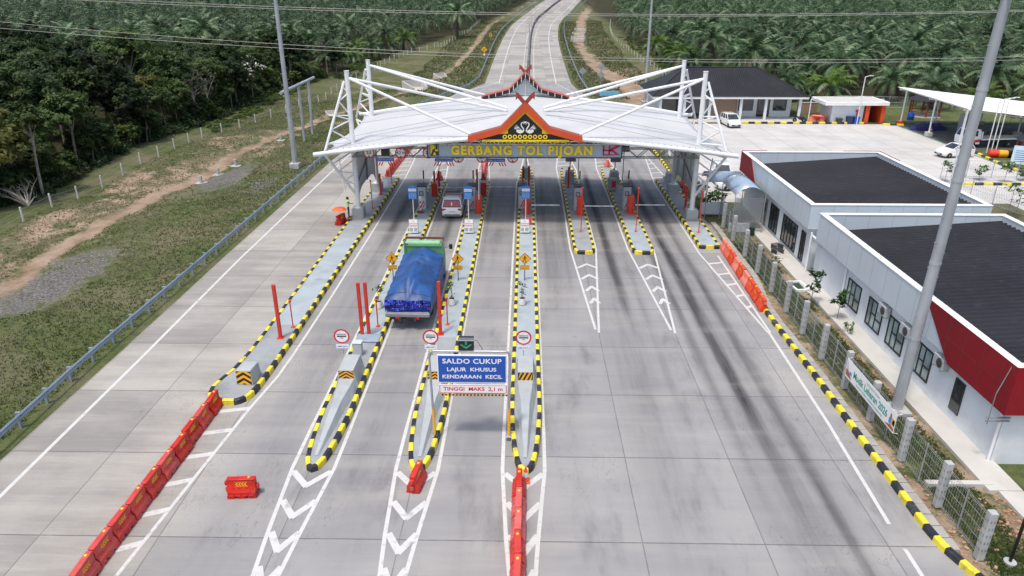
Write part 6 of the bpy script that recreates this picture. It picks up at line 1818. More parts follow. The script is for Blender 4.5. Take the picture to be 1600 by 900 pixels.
bpole = big_pole(17.08, 28.06, 18.15, 'big tapered grey light mast between mesh fence and near office, cut by the top edge', .245, .175, True, -.35)
bpole.rotation_euler = (0, R(.95), 0)
big_pole(-24.4, 74.2, 19.5, 'tall grey light mast on a concrete footing in the grass left of the road', .27, .17)
big_pole(19.4, 118.4, 17.5, 'tall grey light mast beyond the canopy, left of the dark hipped roof', .24, .15, True, 0)
t = thing('sign_gantry', 'bare T shaped steel gantry with long top pipe standing in the left field', 'gantry', (-27.2, 87.3, 0))
for yy, h_ in ((0, 6.75), (4.3, 6.8)):
    b = MB(); b.tube([(-.2 if yy else 0, yy, -.3), (0, yy, h_)], .17, 10); b.build('post', M['pole_grey'], t, smooth=True)
b = MB(); b.tube([(0, -6.6, 6.85), (0, 6.8, 6.95)], .17, 10); b.build('top_pipe', M['pole_grey'], t, smooth=True)
for k, (x, y) in enumerate(((-33.1, 70.5), (-33.0, 74.6), (-32.2, 77.6), (-30.4, 88.2))):
    t = thing('marker_stub', ('short pale concrete stub in the left field, nearest of a row', 'short pale concrete stub in the left field, second of a row', 'short pale concrete stub in the left field, third of a row', 'short pale concrete stub in the left field, farthest')[k], 'concrete stub', (x, y, float(gh(x, y))))
    b = MB(); b.box((0, 0, .35), (.26, .26, .9), ch=.03); b.build('stub', M['concpost'], t); b = MB(); b.box((0, 0, .02), (1.0, .9, .12), ch=.03); b.build('footing', M['concpost'], t)

# ================================================================== GUARDRAILS AND FAR SIGNS
M['rail'] = mat('guardrail_steel', (.33, .40, .46), .45, .1, 1, metal=.45)
gp = MB(); gp.box((0, 0, .35), (.12, .10, .85)); gp.box((.08, 0, .62), (.14, .12, .3)); gpm = gp.mesh('post', M['rail'])
def guardrail(pts, label, side=1, zf_=terrain, step=2.0):
    t = thing('guardrail', label, 'guardrail', (0, 0, 0))
    p = resample([(q[0], q[1], 0) for q in pts], step)
    b = MB(); rs = []
    prof = [(0, .44), (.05, .50), (.0, .56), (0, .62), (.05, .69), (0, .75)]
    for i, q in enumerate(p):
        d = (p[min(i + 1, len(p) - 1)] - p[max(0, i - 1)]).normalized(); n = Vector((d.y, -d.x, 0)) * side; z = zf_(q.y)
        rs.append([(q.x + n.x * a, q.y + n.y * a, z + h_) for a, h_ in prof] + [(q.x + n.x * (a - .012), q.y + n.y * (a - .012), z + h_) for a, h_ in reversed(prof)])
    b.loft(rs); b.build('rail_beam', M['rail'], t, smooth=True)
    st = max(1, int(len(p) / 95) + (1 if len(p) > 95 else 0))
    for i, q in enumerate(p):
        if i % st == 0:
            d = (p[min(i + 1, len(p) - 1)] - p[max(0, i - 1)]).normalized(); n = Vector((d.y, -d.x, 0)) * side
            link('post', gpm, t, (q.x - n.x * .15, q.y - n.y * .15, zf_(q.y)), math.atan2(n.y, n.x))
    return t
guardrail([(-21.95, 4), (-21.95, 24), (-22.2, 31), (-22.2, 80), (-21.4, 92), (-18.2, 108), (-13.6, 126.8), (-10.6, 137)], 'long steel guardrail between the left lane and the grass field')
guardrail([(-10.4, 138), (-9.3, 150), (-9.3, 168), (-9.2, 205), (-8.9, 233), (-8.2, 258), (-7.1, 279), (-4.5, 315), (-2.0, 347), (3, 400), (9, 457)], 'steel guardrail on the left side of the far highway', 1, terrain, 4)
guardrail([(11.3, 128), (10.9, 150), (11.2, 192), (12.0, 233), (13.2, 262), (14.8, 290), (18.2, 318), (23, 352), (29, 400), (36, 457)], 'steel guardrail on the right side of the far highway', -1, terrain, 4)
# median barrier
mp = [(.4, 112), (.5, 143), (.8, 180), (1.1, 205), (1.5, 233), (2.1, 258), (3.0, 282), (5.2, 315), (8.8, 347), (14.2, 400), (21, 457), (34, 540)]
t = thing('median_barrier', 'dark concrete median barrier curving along the far highway', 'median barrier', (0, 0, 0))
p = resample([(q[0], q[1], 0) for q in mp], 4.0); b = MB(); rs = []
for i, q in enumerate(p):
    d = (p[min(i + 1, len(p) - 1)] - p[max(0, i - 1)]).normalized(); n = Vector((d.y, -d.x, 0)); z = terrain(q.y)
    rs.append([(q.x + n.x * a, q.y + n.y * a, z + h_) for a, h_ in ((-.36, -.05), (-.34, .12), (-.16, .38), (-.11, .95), (.11, .95), (.16, .38), (.34, .12), (.36, -.05))])
b.loft(rs); b.build('barrier_wall', mat('median_concrete', (.12, .125, .13), .8, .15, .3, dirt=(.05, .05, .05), dscale=.2, damt=.5), t, smooth=True)
def street_lamp(x, y, h_, label, double=True):
    t = thing('street_lamp', label, 'street lamp', (x, y, terrain(y)), 0, 'street lamps')
    b = MB(); b.tube([(0, 0, 0), (0, 0, h_)], [.09, .05], 8); b.build('pole', M['pole_grey'], t, smooth=True)
    for sg in ((-1, 1) if double else (1,)):
        b = MB(); b.tube([(0, 0, h_ - .1), (sg * .6, 0, h_ + .35), (sg * 1.6, 0, h_ + .45)], .04, 6); b.build('arm', M['pole_grey'], t); b = MB(); b.box((sg * 1.85, 0, h_ + .43), (.6, .22, .1), ch=.03); b.build('lamp_head', M['midgrey'], t)
for k, (x, y) in enumerate(((.75, 172), (1.1, 208), (1.9, 250), (3.5, 292), (8.0, 338))): street_lamp(x, y, 9, 'twin arm street lamp on the far highway median, %s from the gate' % ORD[k + 1])
def far_sign(x, y, kind, label, h_=2.6):
    t = thing('road_sign', label, 'road sign', (x, y, terrain(y)))
    b = MB(); b.tube([(0, .04, 0), (0, .04, h_ + .5)], .045, 6); b.build('pole', M['galv'], t)
    if kind == 'yellow':
        b = MB(); b.flat([(0, h_ - .75), (.75, h_), (0, h_ + .75), (-.75, h_)], -.01, .03); f = b.build('diamond_plate', M['signyellow'], t); b = MB(); b.tube([(-.15, -.02, h_ - .35), (-.12, -.02, h_ + .05), (.18, -.02, h_ + .25)], .05, 5); b.build('curve_mark', M['blackpaint'], f)
        b = MB(); b.disc((0, -.01, h_ - 1.15), .36, n=18, r0=.27, mi=1); b.disc((0, -.011, h_ - 1.15), .27, n=18, mi=0); b.build('round_plate', [M['white'], M['signred']], t, fix=False)
    elif kind == 'chevron':
        b = MB(); b.flat([(-.35, h_ - .6), (.35, h_ - .6), (.35, h_ + .3), (-.35, h_ + .3)], -.01, .03); f = b.build('plate', M['signyellow'], t); b = MB(); b.flat([(-.25, h_ - .5), (-.02, h_ - .5), (.25, h_ - .15), (-.02, h_ + .2), (-.25, h_ + .2), (.02, h_ - .15)], -.014, 0); b.build('chevron_mark', M['blackpaint'], f, fix=False)
    else:
        b = MB()
        for k in range(2 if kind == 'back2' else 1): b.flat([(0, h_ - .72 - 1.35 * k), (.72, h_ - 1.35 * k), (0, h_ + .72 - 1.35 * k), (-.72, h_ - 1.35 * k)], -.01, .03)
        b.build('plate_back', M['galv'], t)
far_sign(-9.95, 179.5, 'yellow', 'yellow diamond curve sign with round sign below, left of the far highway'); far_sign(-10.4, 223.5, 'chevron', 'small yellow chevron sign on the bend left of the far highway', 2.0)
far_sign(14.2, 138.5, 'back2', 'grey backs of two diamond signs on one pole right of the far highway', 3.6); far_sign(10.9, 140.8, 'back1', 'grey back of a single diamond sign by the right guardrail', 2.6)
t = thing('guide_sign', 'long light blue sign behind the right side of the canopy', 'road sign', (13.9, 121, 0)); b = MB(); b.box((0, 0, 1.35), (3.2, .08, .8), ch=.02); b.build('board', mat('pale_blue_board', (.16, .42, .62), .4), t)
for sx in (-1.2, 1.2):
    b = MB(); b.tube([(sx, .08, 0), (sx, .08, 1.6)], .06, 6); b.build('leg', M['galv'], t)
# white boundary posts
bp = MB(); bp.box((0, 0, .60), (.125, .125, 1.4), ch=.012); bpm = bp.mesh('post', mat('weathered_white_post', (.58, .57, .53), .7, .1, 2))
def boundary(pts, step, label, zo=0):
    t = thing('boundary_fence', label, 'fence', (0, 0, 0)); p = resample([(q[0], q[1], 0) for q in pts], step); rg_ = random.Random(9)
    for q in p[:99]:
        link('post', bpm, t, (q.x + rg_.uniform(-.08, .08), q.y, float(gh(q.x, q.y)) - .05), rg_.uniform(-.2, .2))
    b = MB()
    for hz in (.5, 1.0): b.tube([(q.x, q.y, float(gh(q.x, q.y)) + hz) for q in p], .008, 4)
    b.build('wire', M['galv'], t)
boundary([(-41.8, 44), (-41.7, 92), (-40, 98), (-38.4, 105), (-36.3, 112), (-34.8, 123), (-34.6, 150)], 3.9, 'row of white boundary posts along the edge of the left woodland')
boundary([(-34.4, 156), (-34.0, 176), (-30.2, 199), (-25.2, 208), (-19.5, 250), (-18, 300)], 3.6, 'row of white boundary posts before the left palm plantation')
boundary([(27.5, 128), (28.8, 163), (28.2, 180), (27.6, 197), (26.8, 219), (27.6, 243), (30, 270), (33, 296)], 4.2, 'row of white boundary posts before the right palm plantation')
# concrete outlets and steps in the ditches
def outlet(x, y, rz, label, s_=1.0):
    t = thing('drain_outlet', label, 'drain outlet', (x, y, float(gh(x, y))), rz); t.scale = (s_,) * 3
    b = MB(); b.loft([[(-1.0, -1.6, .1), (1.0, -1.6, .1), (1.0, -1.6, .25), (-1.0, -1.6, .25)], [(-1.4, 1.2, .1), (1.4, 1.2, .1), (1.4, 1.2, .3), (-1.4, 1.2, .3)]]); b.build('apron', M['walk'], t)
    for sg in (-1, 1):
        b = MB(); b.loft([[(sg * 1.0, -1.6, .0), (sg * 1.18, -1.6, .0), (sg * 1.18, -1.6, .6), (sg * 1.0, -1.6, .6)], [(sg * 1.4, 1.2, .0), (sg * 1.6, 1.2, .0), (sg * 1.6, 1.2, 1.3), (sg * 1.4, 1.2, 1.3)]]); b.build('wing_wall', M['walk'], t)
    b = MB(); b.box((0, 1.25, .6), (3.2, .2, 1.5)); b.build('head_wall', M['walk'], t)
outlet(-21.0, 140.0, R(35), 'pale concrete drain outlet on the slope left behind the canopy', 1.3); outlet(-29.2, 108.5, R(20), 'small pale concrete outlet in the left ditch', .55); outlet(-17.6, 153, R(30), 'pale concrete drain channel piece farther up the left slope', .8)
for k, (x, y) in enumerate(((15.6, 224), (16.4, 236), (17.4, 248), (19, 262))):
    t = thing('ditch_step', 'white concrete step in the right hand ditch, %s from the gate' % ORD[k + 1], 'ditch step', (x, y, float(gh(x, y)) + .1), R(-10)); b = MB(); b.box((0, 0, .3), (3.6, .4, .9), ch=.05); b.box((-1.9, -.8, .45), (.3, 1.8, 1.1), ch=.05); b.build('step_wall', M['walk'], t); b = MB(); b.box((1.9, -.8, .45), (.3, 1.8, 1.1), ch=.05); b.build('wing_wall', M['walk'], t)
# power cables crossing above the gate
def cable(pts, label):
    b = MB(); b.tube(pts, .024, 5); tag(b.build('power_cable', M['cable'], smooth=True), label, 'cable', 'power cables crossing the view')
M['cable'] = mat('aluminium_cable', (.36, .35, .33), .5, .05, 1)
def wire(y, co, lab):
    q = np.polyfit([c[0] for c in co], [c[1] for c in co], 2)
    cable([(x, y, float(np.polyval(q, x))) for x in np.linspace(-130, 130, 60)], lab)
wire(84, [(-44.7, 16.37), (-22.8, 15.55), (-1.5, 15.05), (20, 14.92), (30, 14.97), (54, 15.37)], 'pale power cable, upper pair, top wire')
wire(84.6, [(-44.7, 16.1), (-22.8, 15.3), (-1.5, 14.83), (20, 14.72), (30, 14.8), (54, 15.2)], 'pale power cable, upper pair, bottom wire')
wire(84, [(-59, 14.17), (-30.4, 11.76), (-1.5, 10.63), (20, 10.25), (31, 10.22), (55.6, 10.5)], 'pale power cable, lower pair, top wire')
wire(84.4, [(-59.2, 13.43), (-30.5, 11.35), (-1.5, 10.22), (20, 9.98), (31, 9.9), (55.7, 10.1)], 'pale power cable, lower pair, bottom wire')

# ================================================================== YARD BEHIND THE OFFICES
hb = thing('hipped_roof_building', 'low building with dark hipped metal roof, stone clad wall and deep porch', 'building', (0, 0, 0))
b = MB(); b.bx(19.2, 38.6, 106.0, 114.5, 0, 3.35); b.build('wall', M['wall'], hb)
# roof with ribs
E0 = [(17.9, 102.8), (39.9, 102.8), (39.9, 115.6), (17.9, 115.6)]; ze, zr_ = 3.42, 6.75
ra, rb_ = (23.4, 109.2), (34.0, 109.2)
b = MB()
b.face([(17.9, 102.8, ze), (39.9, 102.8, ze), rb_ + (zr_,), ra + (zr_,)]); b.face([(39.9, 102.8, ze), (39.9, 115.6, ze), rb_ + (zr_,)]); b.face([(39.9, 115.6, ze), (17.9, 115.6, ze), ra + (zr_,), rb_ + (zr_,)]); b.face([(17.9, 115.6, ze), (17.9, 102.8, ze), ra + (zr_,)])
sl = (zr_ - ze) / 6.4
for k in range(72):      # standing ribs on the front slope
    x = 18.1 + .3 * k
    d = min(6.4, (x - 17.9) / 5.5 * 6.4, (39.9 - x) / 5.9 * 6.4)
    if d > .2: b.add([(x - .02, 102.8, ze + .01), (x + .02, 102.8, ze + .01), (x + .02, 102.8 + d, ze + .01 + d * sl), (x - .02, 102.8 + d, ze + .01 + d * sl), (x, 102.8, ze + .07), (x, 102.8 + d, ze + .07 + d * sl)], [(0, 3, 5, 4), (1, 2, 5, 4)])
b.build('roof', M['roofdark'], hb)
b = MB(); b.tube([ra + (zr_ + .03,), rb_ + (zr_ + .03,)], .10, 6)
for c_, r_ in ((E0[0], ra), (E0[1], rb_)): b.tube([c_ + (ze + .05,), r_ + (zr_ + .03,)], .07, 6)
b.build('ridge_cap', M['roofdark'], hb)
b = MB(); b.bx(17.95, 39.85, 102.86, 103.0, 3.12, 3.41); b.bx(39.7, 39.85, 103.0, 115.5, 3.12, 3.41); b.bx(17.95, 18.1, 103.0, 115.5, 3.12, 3.41); b.bx(18.15, 39.65, 103.05, 105.9, 3.30, 3.36); b.build('eaves_board', M['white'], hb)
b = MB(); b.bx(18.6, 39.2, 101.7, 105.95, 0, .18, ch=.02); b.build('porch_floor', M['walk'], hb)
for x in (26.2, 30.6, 34.1, 38.9, 19.2, 22.6):
    b = MB(); b.box((x, 103.4, 1.66), (.34, .34, 2.96), ch=.02); b.build('porch_column', M['wall'], hb)
M['stone'] = None
m, nt, bs = newmat('stone_cladding'); g = nt.nodes.new('ShaderNodeNewGeometry').outputs['Position']; vo = nt.nodes.new('ShaderNodeTexVoronoi'); mp_ = nt.nodes.new('ShaderNodeMapping'); mp_.inputs['Scale'].default_value = (3, 3, 7); nt.links.new(g, mp_.inputs[0]); nt.links.new(mp_.outputs[0], vo.inputs['Vector'])
cr = X(nt, vo.outputs['Color']); nt.links.new(mixc(nt, cr.clamp(), (.20, .13, .09), (.42, .30, .22)), bs.inputs['Base Color']); bs.inputs['Roughness'].default_value = .9; M['stone'] = m
b = MB(); b.bx(26.4, 30.4, 104.6, 105.0, .18, 3.1); b.build('stone_wall', M['stone'], hb)
def fwin(par, x0, x1, z0, z1, y, name='window'):
    b = MB(); f = .07
    b.bx(x0, x1, y - .06, y + .02, z1 - f, z1); b.bx(x0, x1, y - .06, y + .02, z0, z0 + f); b.bx(x0, x0 + f, y - .06, y + .02, z0 + f, z1 - f); b.bx(x1 - f, x1, y - .06, y + .02, z0 + f, z1 - f)
    w = b.build(name, M['blackpaint'], par); p = MB(); p.bx(x0 + .03, x1 - .03, y - .02, y + .01, z0 + .03, z1 - .03); p.build('pane', M['glass'], w)
fwin(hb, 31.0, 33.1, 1.05, 2.75, 105.98); fwin(hb, 36.0, 37.9, 1.05, 2.75, 105.98); fwin(hb, 33.7, 34.8, .2, 2.65, 105.98, 'door'); fwin(hb, 35.0, 35.5, .2, 2.65, 105.98, 'door'); fwin(hb, 22.8, 25.8, .2, 2.75, 105.98, 'door'); fwin(hb, 19.6, 22.2, .9, 2.75, 105.98)
t = thing('stone_wall', 'short stone clad garden wall right of the hipped roof building', 'garden wall', (0, 0, 0)); b = MB(); b.bx(40.2, 43.0, 107.5, 107.8, 0, 1.9); b.build('wall', M['stone'], t); b = MB(); b.bx(40.15, 43.05, 107.45, 107.85, 1.905, 1.98); b.build('coping', M['concpost'], t)
# kerbs in the yard
for pts, lab in (([(30.4, 101.2), (47.3, 101.2)], 'black and yellow kerb before the porch of the hipped roof building'), ([(49.6, 100.4), (52.2, 99.8)], 'short black and yellow kerb left of the carport'), ([(52.0, 83.6), (51.4, 78), (51.3, 72.4)], 'black and yellow kerb round the garden by the carport'), ([(42.8, 68.2), (62, 68.2)], 'black and yellow kerb behind the far office')):
    o = kerb_mesh(pts, side=1, w=.28, h_=.24, block=.9, seed=3).build('yard_kerb', [M['yellow'], M['black']]); tag(o, lab, 'kerb')
b = MB(); b.bx(52.2, 110, 71.5, 84.0, -.2, .06); b.bx(53.2, 120, 101.2, 125, -.2, .05); b.bx(30.4, 53.0, 101.5, 103.0, -.2, .02); b.bx(49.6, 53.1, 101.2, 116, -.2, .05)
tag(b.build('yard_lawn', M['lawn']), kind='structure')
b = MB(); b.bx(51.6, 70, 84.2, 101.0, -.2, .012); tag(b.build('carport_floor', M['dark_floor']), kind='structure')  # darker grey floor sheet below the carport roof
M['green_line'] = mat('green_line_paint', (.05, .20, .12), .6, .08, 2)
b = MB(); b.bx(51.3, 51.55, 71.6, 101, -.1, .013); tag(b.build('green_edge_line', M['green_line']), kind='structure')
# small white hut with orange portal
hut = thing('yard_hut', 'small white flat roofed hut with an orange portal', 'hut', (0, 0, 0))
b = MB(); b.bx(42.9, 47.3, 101.9, 105.8, 0, 2.5); b.build('wall', M['wall'], hut); b = MB(); b.bx(41.6, 50.4, 101.2, 106.6, 2.505, 2.98, ch=.02); b.build('roof', M['white'], hut)
b = MB(); b.bx(42.0, 50.0, 101.6, 106.2, 2.985, 3.0); b.build('roof_deck', M['walk'], hut)
for x in (47.45, 49.6):
    b = MB(); b.bx(x, x + .5, 101.5, 105.6, 0, 2.5); b.build('portal_fin', M['gable_red'], hut)
b = MB(); b.bx(47.95, 49.6, 104.6, 104.7, 0, 2.4); b.build('portal_back', M['darkgrey'], hut)
for k, (x, y, c, lab) in enumerate(((46.2, 101.3, M['blue'], 'blue bin beside the orange portal of the hut'), (45.3, 101.4, mat('bin_navy', (.03, .04, .12), .5), 'dark blue bin in front of the white hut wall'), (43.9, 101.4, M['darkgrey'], 'dark grey bin in front of the white hut wall'))):
    t = thing('yard_bin', lab, 'bin', (x, y, .0)); s_ = 1 if k < 2 else .75
    b = MB(); b.loft([[(-.28, -.28, 0), (.28, -.28, 0), (.28, .28, 0), (-.28, .28, 0)], [(-.36, -.36, .95 * s_), (.36, -.36, .95 * s_), (.36, .36, .95 * s_), (-.36, .36, .95 * s_)]]); b.build('bin_body', c, t); b = MB(); b.box((0, 0, .99 * s_), (.8, .8, .07), ch=.02); b.build('lid', c, t)
t = thing('fire_extinguisher_board', 'red fire point board on the white hut wall', 'fire point', (46.4, 101.86, 1.2)); b = MB(); b.box((0, 0, .5), (.4, .05, .3)); b.box((0, -.05, .05), (.18, .14, .5), ch=.05); b.build('board', M['redbox'], t); b = MB(); b.tube([(0, -.06, .3), (.1, -.12, .36), (.12, -.12, .05)], .02, 5); b.build('hose', M['blackpaint'], t)
# carport
cpt = thing('carport', 'long white sloping carport roof on slim white posts', 'carport', (0, 0, 0))
c0, c1, c2, c3 = Vector((51.3, 102.0, 4.95)), Vector((50.9, 84.0, 4.8)), Vector((70.0, 84.5, 2.5)), Vector((70.0, 102.0, 2.9))
b = MB(); n = 44
for k in range(n):
    f0, f1 = k / n, (k + 1) / n
    for fa, fb, za, zb2 in ((f0, f0 + .6 / n, 0, 0), (f0 + .6 / n, f0 + .7 / n, 0, .05), (f0 + .7 / n, f0 + .9 / n, .05, .05), (f0 + .9 / n, f1, .05, 0)):
        p, q, r, s_ = c0.lerp(c1, fa), c0.lerp(c1, fb), c3.lerp(c2, fb), c3.lerp(c2, fa)
        b.face([(p.x, p.y, p.z + za), (q.x, q.y, q.z + zb2), (r.x, r.y, r.z + zb2), (s_.x, s_.y, s_.z + za)])
b.build('roof_sheet', M['white'], cpt, fix=False)
b = MB()
for f in (.02, .33, .66, .98):
    p, q = c0.lerp(c3, f), c1.lerp(c2, f); b.tube([p - Vector((0, 0, .12)), q - Vector((0, 0, .12))], .07, 6)
for f in (.05, .5, .95):
    p, q = c0.lerp(c1, f), c3.lerp(c2, f); b.tube([p - Vector((0, 0, .25)), q - Vector((0, 0, .25))], .07, 6)
b.build('roof_frame', M['white_steel'], cpt)
for x, y in ((52.1, 100.7), (51.8, 92.6), (51.5, 85.2), (63.2, 100.9), (63.2, 92.8), (63.2, 85.4), (57, 101)):
    zz = c0.z + (c3.z - c0.z) * (x - 51) / 19 - .25
    b = MB(); b.tube([(x, y, .3), (x, y, zz)], .10, 8); b.build('post', M['white_steel'], cpt, smooth=True)
    b = MB(); b.box((x, y, .28), (.75, .75, .55), ch=.04); b.build('footing', M['redbox'] if (x, y) == (52.1, 100.7) else M['walk'], cpt)
def gazebo(x, y, label):
    t = thing('gazebo', label, 'gazebo', (x, y, 0), R(10))
    b = MB(); n = 6; r = 2.6
    for k in range(n):
        a, c = 2 * PI * k / n, 2 * PI * (k + 1) / n
        b.face([(r * math.cos(a), r * math.sin(a), 2.5), (r * math.cos(c), r * math.sin(c), 2.5), (.9 * math.cos(c), .9 * math.sin(c), 3.4), (.9 * math.cos(a), .9 * math.sin(a), 3.4)]); b.face([(.9 * math.cos(a), .9 * math.sin(a), 3.55), (.9 * math.cos(c), .9 * math.sin(c), 3.55), (0, 0, 4.1)]); b.face([(.9 * math.cos(a), .9 * math.sin(a), 3.3), (.9 * math.cos(c), .9 * math.sin(c), 3.3), (.9 * math.cos(c), .9 * math.sin(c), 3.55), (.9 * math.cos(a), .9 * math.sin(a), 3.55)])
    b.build('roof', M['roofdark'], t)
    for k in range(n):
        a = 2 * PI * k / n; b = MB(); b.box((2.1 * math.cos(a), 2.1 * math.sin(a), 1.25), (.16, .16, 2.5)); b.build('post', M['timber'], t)
        if k != 4:
            c = 2 * PI * (k + 1) / n; b = MB()
            for z in (.45, .95): b.tube([(2.1 * math.cos(a), 2.1 * math.sin(a), z), (2.1 * math.cos(c), 2.1 * math.sin(c), z)], .05, 5)
            b.build('railing', M['timber'], t)
    b = MB(); b.lathe([(2.35, 0), (2.35, .25)], n=6); b.build('floor', M['walk'], t)
M['timber'] = mat('red_brown_timber', (.26, .06, .025), .55, .15, 3)
gazebo(58.6, 107.2, 'timber gazebo with dark tiered roof behind the carport'); gazebo(55.6, 77.6, 'timber gazebo with dark roof at the right edge of the photo')
t = thing('tarpaulin_heap', 'long heap covered with dark blue tarpaulin under the carport', 'covered heap', (54.2, 97.2, .01), R(5)); b = MB(); rs = []
for k in range(13):
    f = k / 12; x = -2.6 + 5.2 * f; h_ = .95 * (math.sin(PI * f) ** .35) * (1 + .12 * math.sin(k * 2.3)); w = .9 * (math.sin(PI * f) ** .3) + .1
    rs.append([(x, -w, 0), (x, -w * .9, h_ * .6), (x, -w * .3, h_), (x + .05, w * .35, h_ * .95), (x, w * .9, h_ * .5), (x, w, 0)])
b.loft(rs); b.build('tarpaulin', mat('navy_tarpaulin', (.018, .02, .13), .5, .25, 3), t, smooth=True); b = MB(); b.tube([(0, -.95, .2), (0, -.3, .98), (0, .4, .95), (0, .95, .2)], .02, 5); b.build('rope', M['blackpaint'], t)
t = thing('water_drum', 'blue plastic drum on the lawn near the carport', 'drum', (55.2, 104.2, .05)); b = MB(); b.lathe([(.42, 0), (.45, .1), (.45, .45), (.47, .5), (.45, .55), (.45, .95), (.4, 1.05)], n=16); b.build('drum_body', M['blue'], t, smooth=True); b = MB(); b.lathe([(.12, 1.05), (.12, 1.1)], n=10); b.build('bung', M['blackpaint'], t)
for x, y, rz, lab, w in ((51.2, 107.5, 8, 'pale blue printed notice board right of the hut, nearer one', 3.0), (50.0, 110.2, 20, 'pale blue printed notice board right of the hut, tilted one behind', 2.6), (52.6, 74.4, -20, 'pale printed board in front of the right gazebo', 3.2)):
    t = thing('yard_notice_board', lab, 'notice board', (x, y, .05), R(rz)); b = MB(); b.box((0, 0, 1.5), (w, .06, 1.9), ch=.01); f = b.build('board', mat('notice_pale_blue', (.58, .72, .78), .5, .05, 1), t); b = MB()
    for k in range(6): b.flat([(-w * .42, .8 + .22 * k), (w * (.1 + .07 * (k % 3)), .8 + .22 * k), (w * (.1 + .07 * (k % 3)), .88 + .22 * k), (-w * .42, .88 + .22 * k)], -.034, 0)
    b.flat([(w * .2, .9), (w * .42, .9), (w * .42, 1.5), (w * .2, 1.5)], -.034, 0); b.build('printed_rows', M['blue_light'], f, fix=False)
    for sx in (-w * .4, w * .4):
        b = MB(); b.box((sx, .05, .3), (.08, .06, .7)); b.build('leg', M['galv'], t)
t = thing('play_drums', 'row of red, yellow and black painted drums lying on the garden lawn', 'painted drums', (53.6, 80.2, .06), R(-12))
for k, m_ in enumerate((M['redbox'], M['signyellow'], M['blackpaint'])):
    c = MB(); c.lathe([(.38, -.45), (.42, -.42), (.42, .42), (.38, .45)], n=16); q = c.build('drum', m_, t, smooth=True); q.rotation_euler = (0, R(90), 0); q.location = (-.95 + .95 * k, 0, .42)
for x, y, h_, lab in ((46.2, 100.9, 6.4, 'slim street lamp in front of the white hut'), (36.7, 60.6, 8.4, 'slim street lamp behind the far office'), (53.3, 82.6, 6, 'slim pole in the garden beside the carport, left one'), (54.2, 83.2, 6, 'slim pole in the garden beside the carport, middle one'), (55.1, 83.8, 6, 'slim pole in the garden beside the carport, right one'), (39.9, 102.2, 3.2, 'short lamp post at the porch corner of the hipped roof building')):
    t = thing('slim_lamp', lab, 'lamp post', (x, y, 0)); b = MB(); b.tube([(0, 0, 0), (0, 0, h_)], .06, 7); b.build('pole', M['white_steel'], t, smooth=True)
    b = MB(); b.tube([(0, 0, h_), (.5, 0, h_ + .12)], .04, 6); b.box((.8, 0, h_ + .14), (.6, .16, .08), ch=.02); b.build('lamp_arm', M['white_steel'], t)
def chain_fence(pts, label, h_=1.8, step=2.6):
    t = thing('chain_link_fence', label, 'fence', (0, 0, 0)); p = resample([(q[0], q[1], 0) for q in pts], step)
    for q in p: b = MB(); b.tube([(q.x, q.y, 0), (q.x, q.y, h_)], .035, 6); b.build('post', M['galv'], t)
    b = MB()
    for z in (.15, h_ * .5, h_ - .05): b.tube([(q.x, q.y, z) for q in p], .015, 4)
    for i in range(len(p) - 1):
        for k in range(10):
            a, c = p[i].lerp(p[i + 1], k / 10), p[i].lerp(p[i + 1], min(1, (k + 2) / 10)); b.tube([(a.x, a.y, .1), (c.x, c.y, h_ - .05)], .006, 3); b.tube([(c.x, c.y, .1), (a.x, a.y, h_ - .05)], .006, 3)
    b.build('mesh_wire', M['galv'], t)
chain_fence([(42, 71.2), (62, 70.8)], 'thin chain link fence beyond the far office, in front of the garden'); chain_fence([(40.0, 66), (42.3, 57), (46, 50)], 'thin chain link fence right behind the far office'); chain_fence([(49.5, 116.5), (75, 112)], 'chain link fence in front of the right palms')
for k, (x, y, h_) in enumerate(((41.6, 69.6, 1.7), (45.4, 70.4, 1.3), (47.4, 69.6, 1.9), (49.6, 70.2, 1.0), (51.8, 70.3, 1.4), (40.9, 58.5, 2.6), (53.5, 74.0, 1.2), (66, 99, 2.2))):
    sapling('yard_sapling', ('small bushy sapling by the thin fence behind the far office, first from left', 'small sapling by the thin fence, second from left', 'taller sapling by the thin fence, near the big light mast', 'tiny sapling by the thin fence, fourth from left', 'small sapling by the thin fence, fifth from left', 'leaning young tree with broad green crown right behind the far office', 'low shrub in front of the right gazebo', 'shrub on the lawn behind the carport')[k], 'sapling', x, y, 0, h_, 80 + k, 120, .17, .5 if h_ < 2 else .9)
t = thing('steel_cabinet', 'tall grey steel cabinet standing under the carport', 'cabinet', (57.6, 95, .01)); b = MB(); b.box((0, 0, 1.2), (1.3, 1.0, 2.4), ch=.03); b.build('box_body', M['kioskgrey'], t); b = MB(); b.box((0, -.505, 1.2), (1.1, .02, 2.1)); b.build('door', M['concgrey'], t)
t = thing('motorcycle', 'dark motorcycle parked at the porch corner', 'motorcycle', (38.4, 101.5, .18), R(80))
for y in (-.6, .6): wheel(t, 0, y, .29, .1)
b = MB(); b.tube([(0, -.55, .5), (0, 0, .5), (0, .35, .75), (0, .5, .95)], [.12, .15, .1, .05], 8); b.tube([(0, .6, .29), (0, .45, 1.0)], .04, 6); b.build('body', M['blackpaint'], t, smooth=True); b = MB(); b.box((0, -.25, .76), (.24, .7, .1), ch=.04); b.build('seat', M['plastic_black'], t); b = MB(); b.tube([(-.35, .42, 1.02), (.35, .42, 1.02)], .025, 6); b.build('handlebar', M['galv'], t)
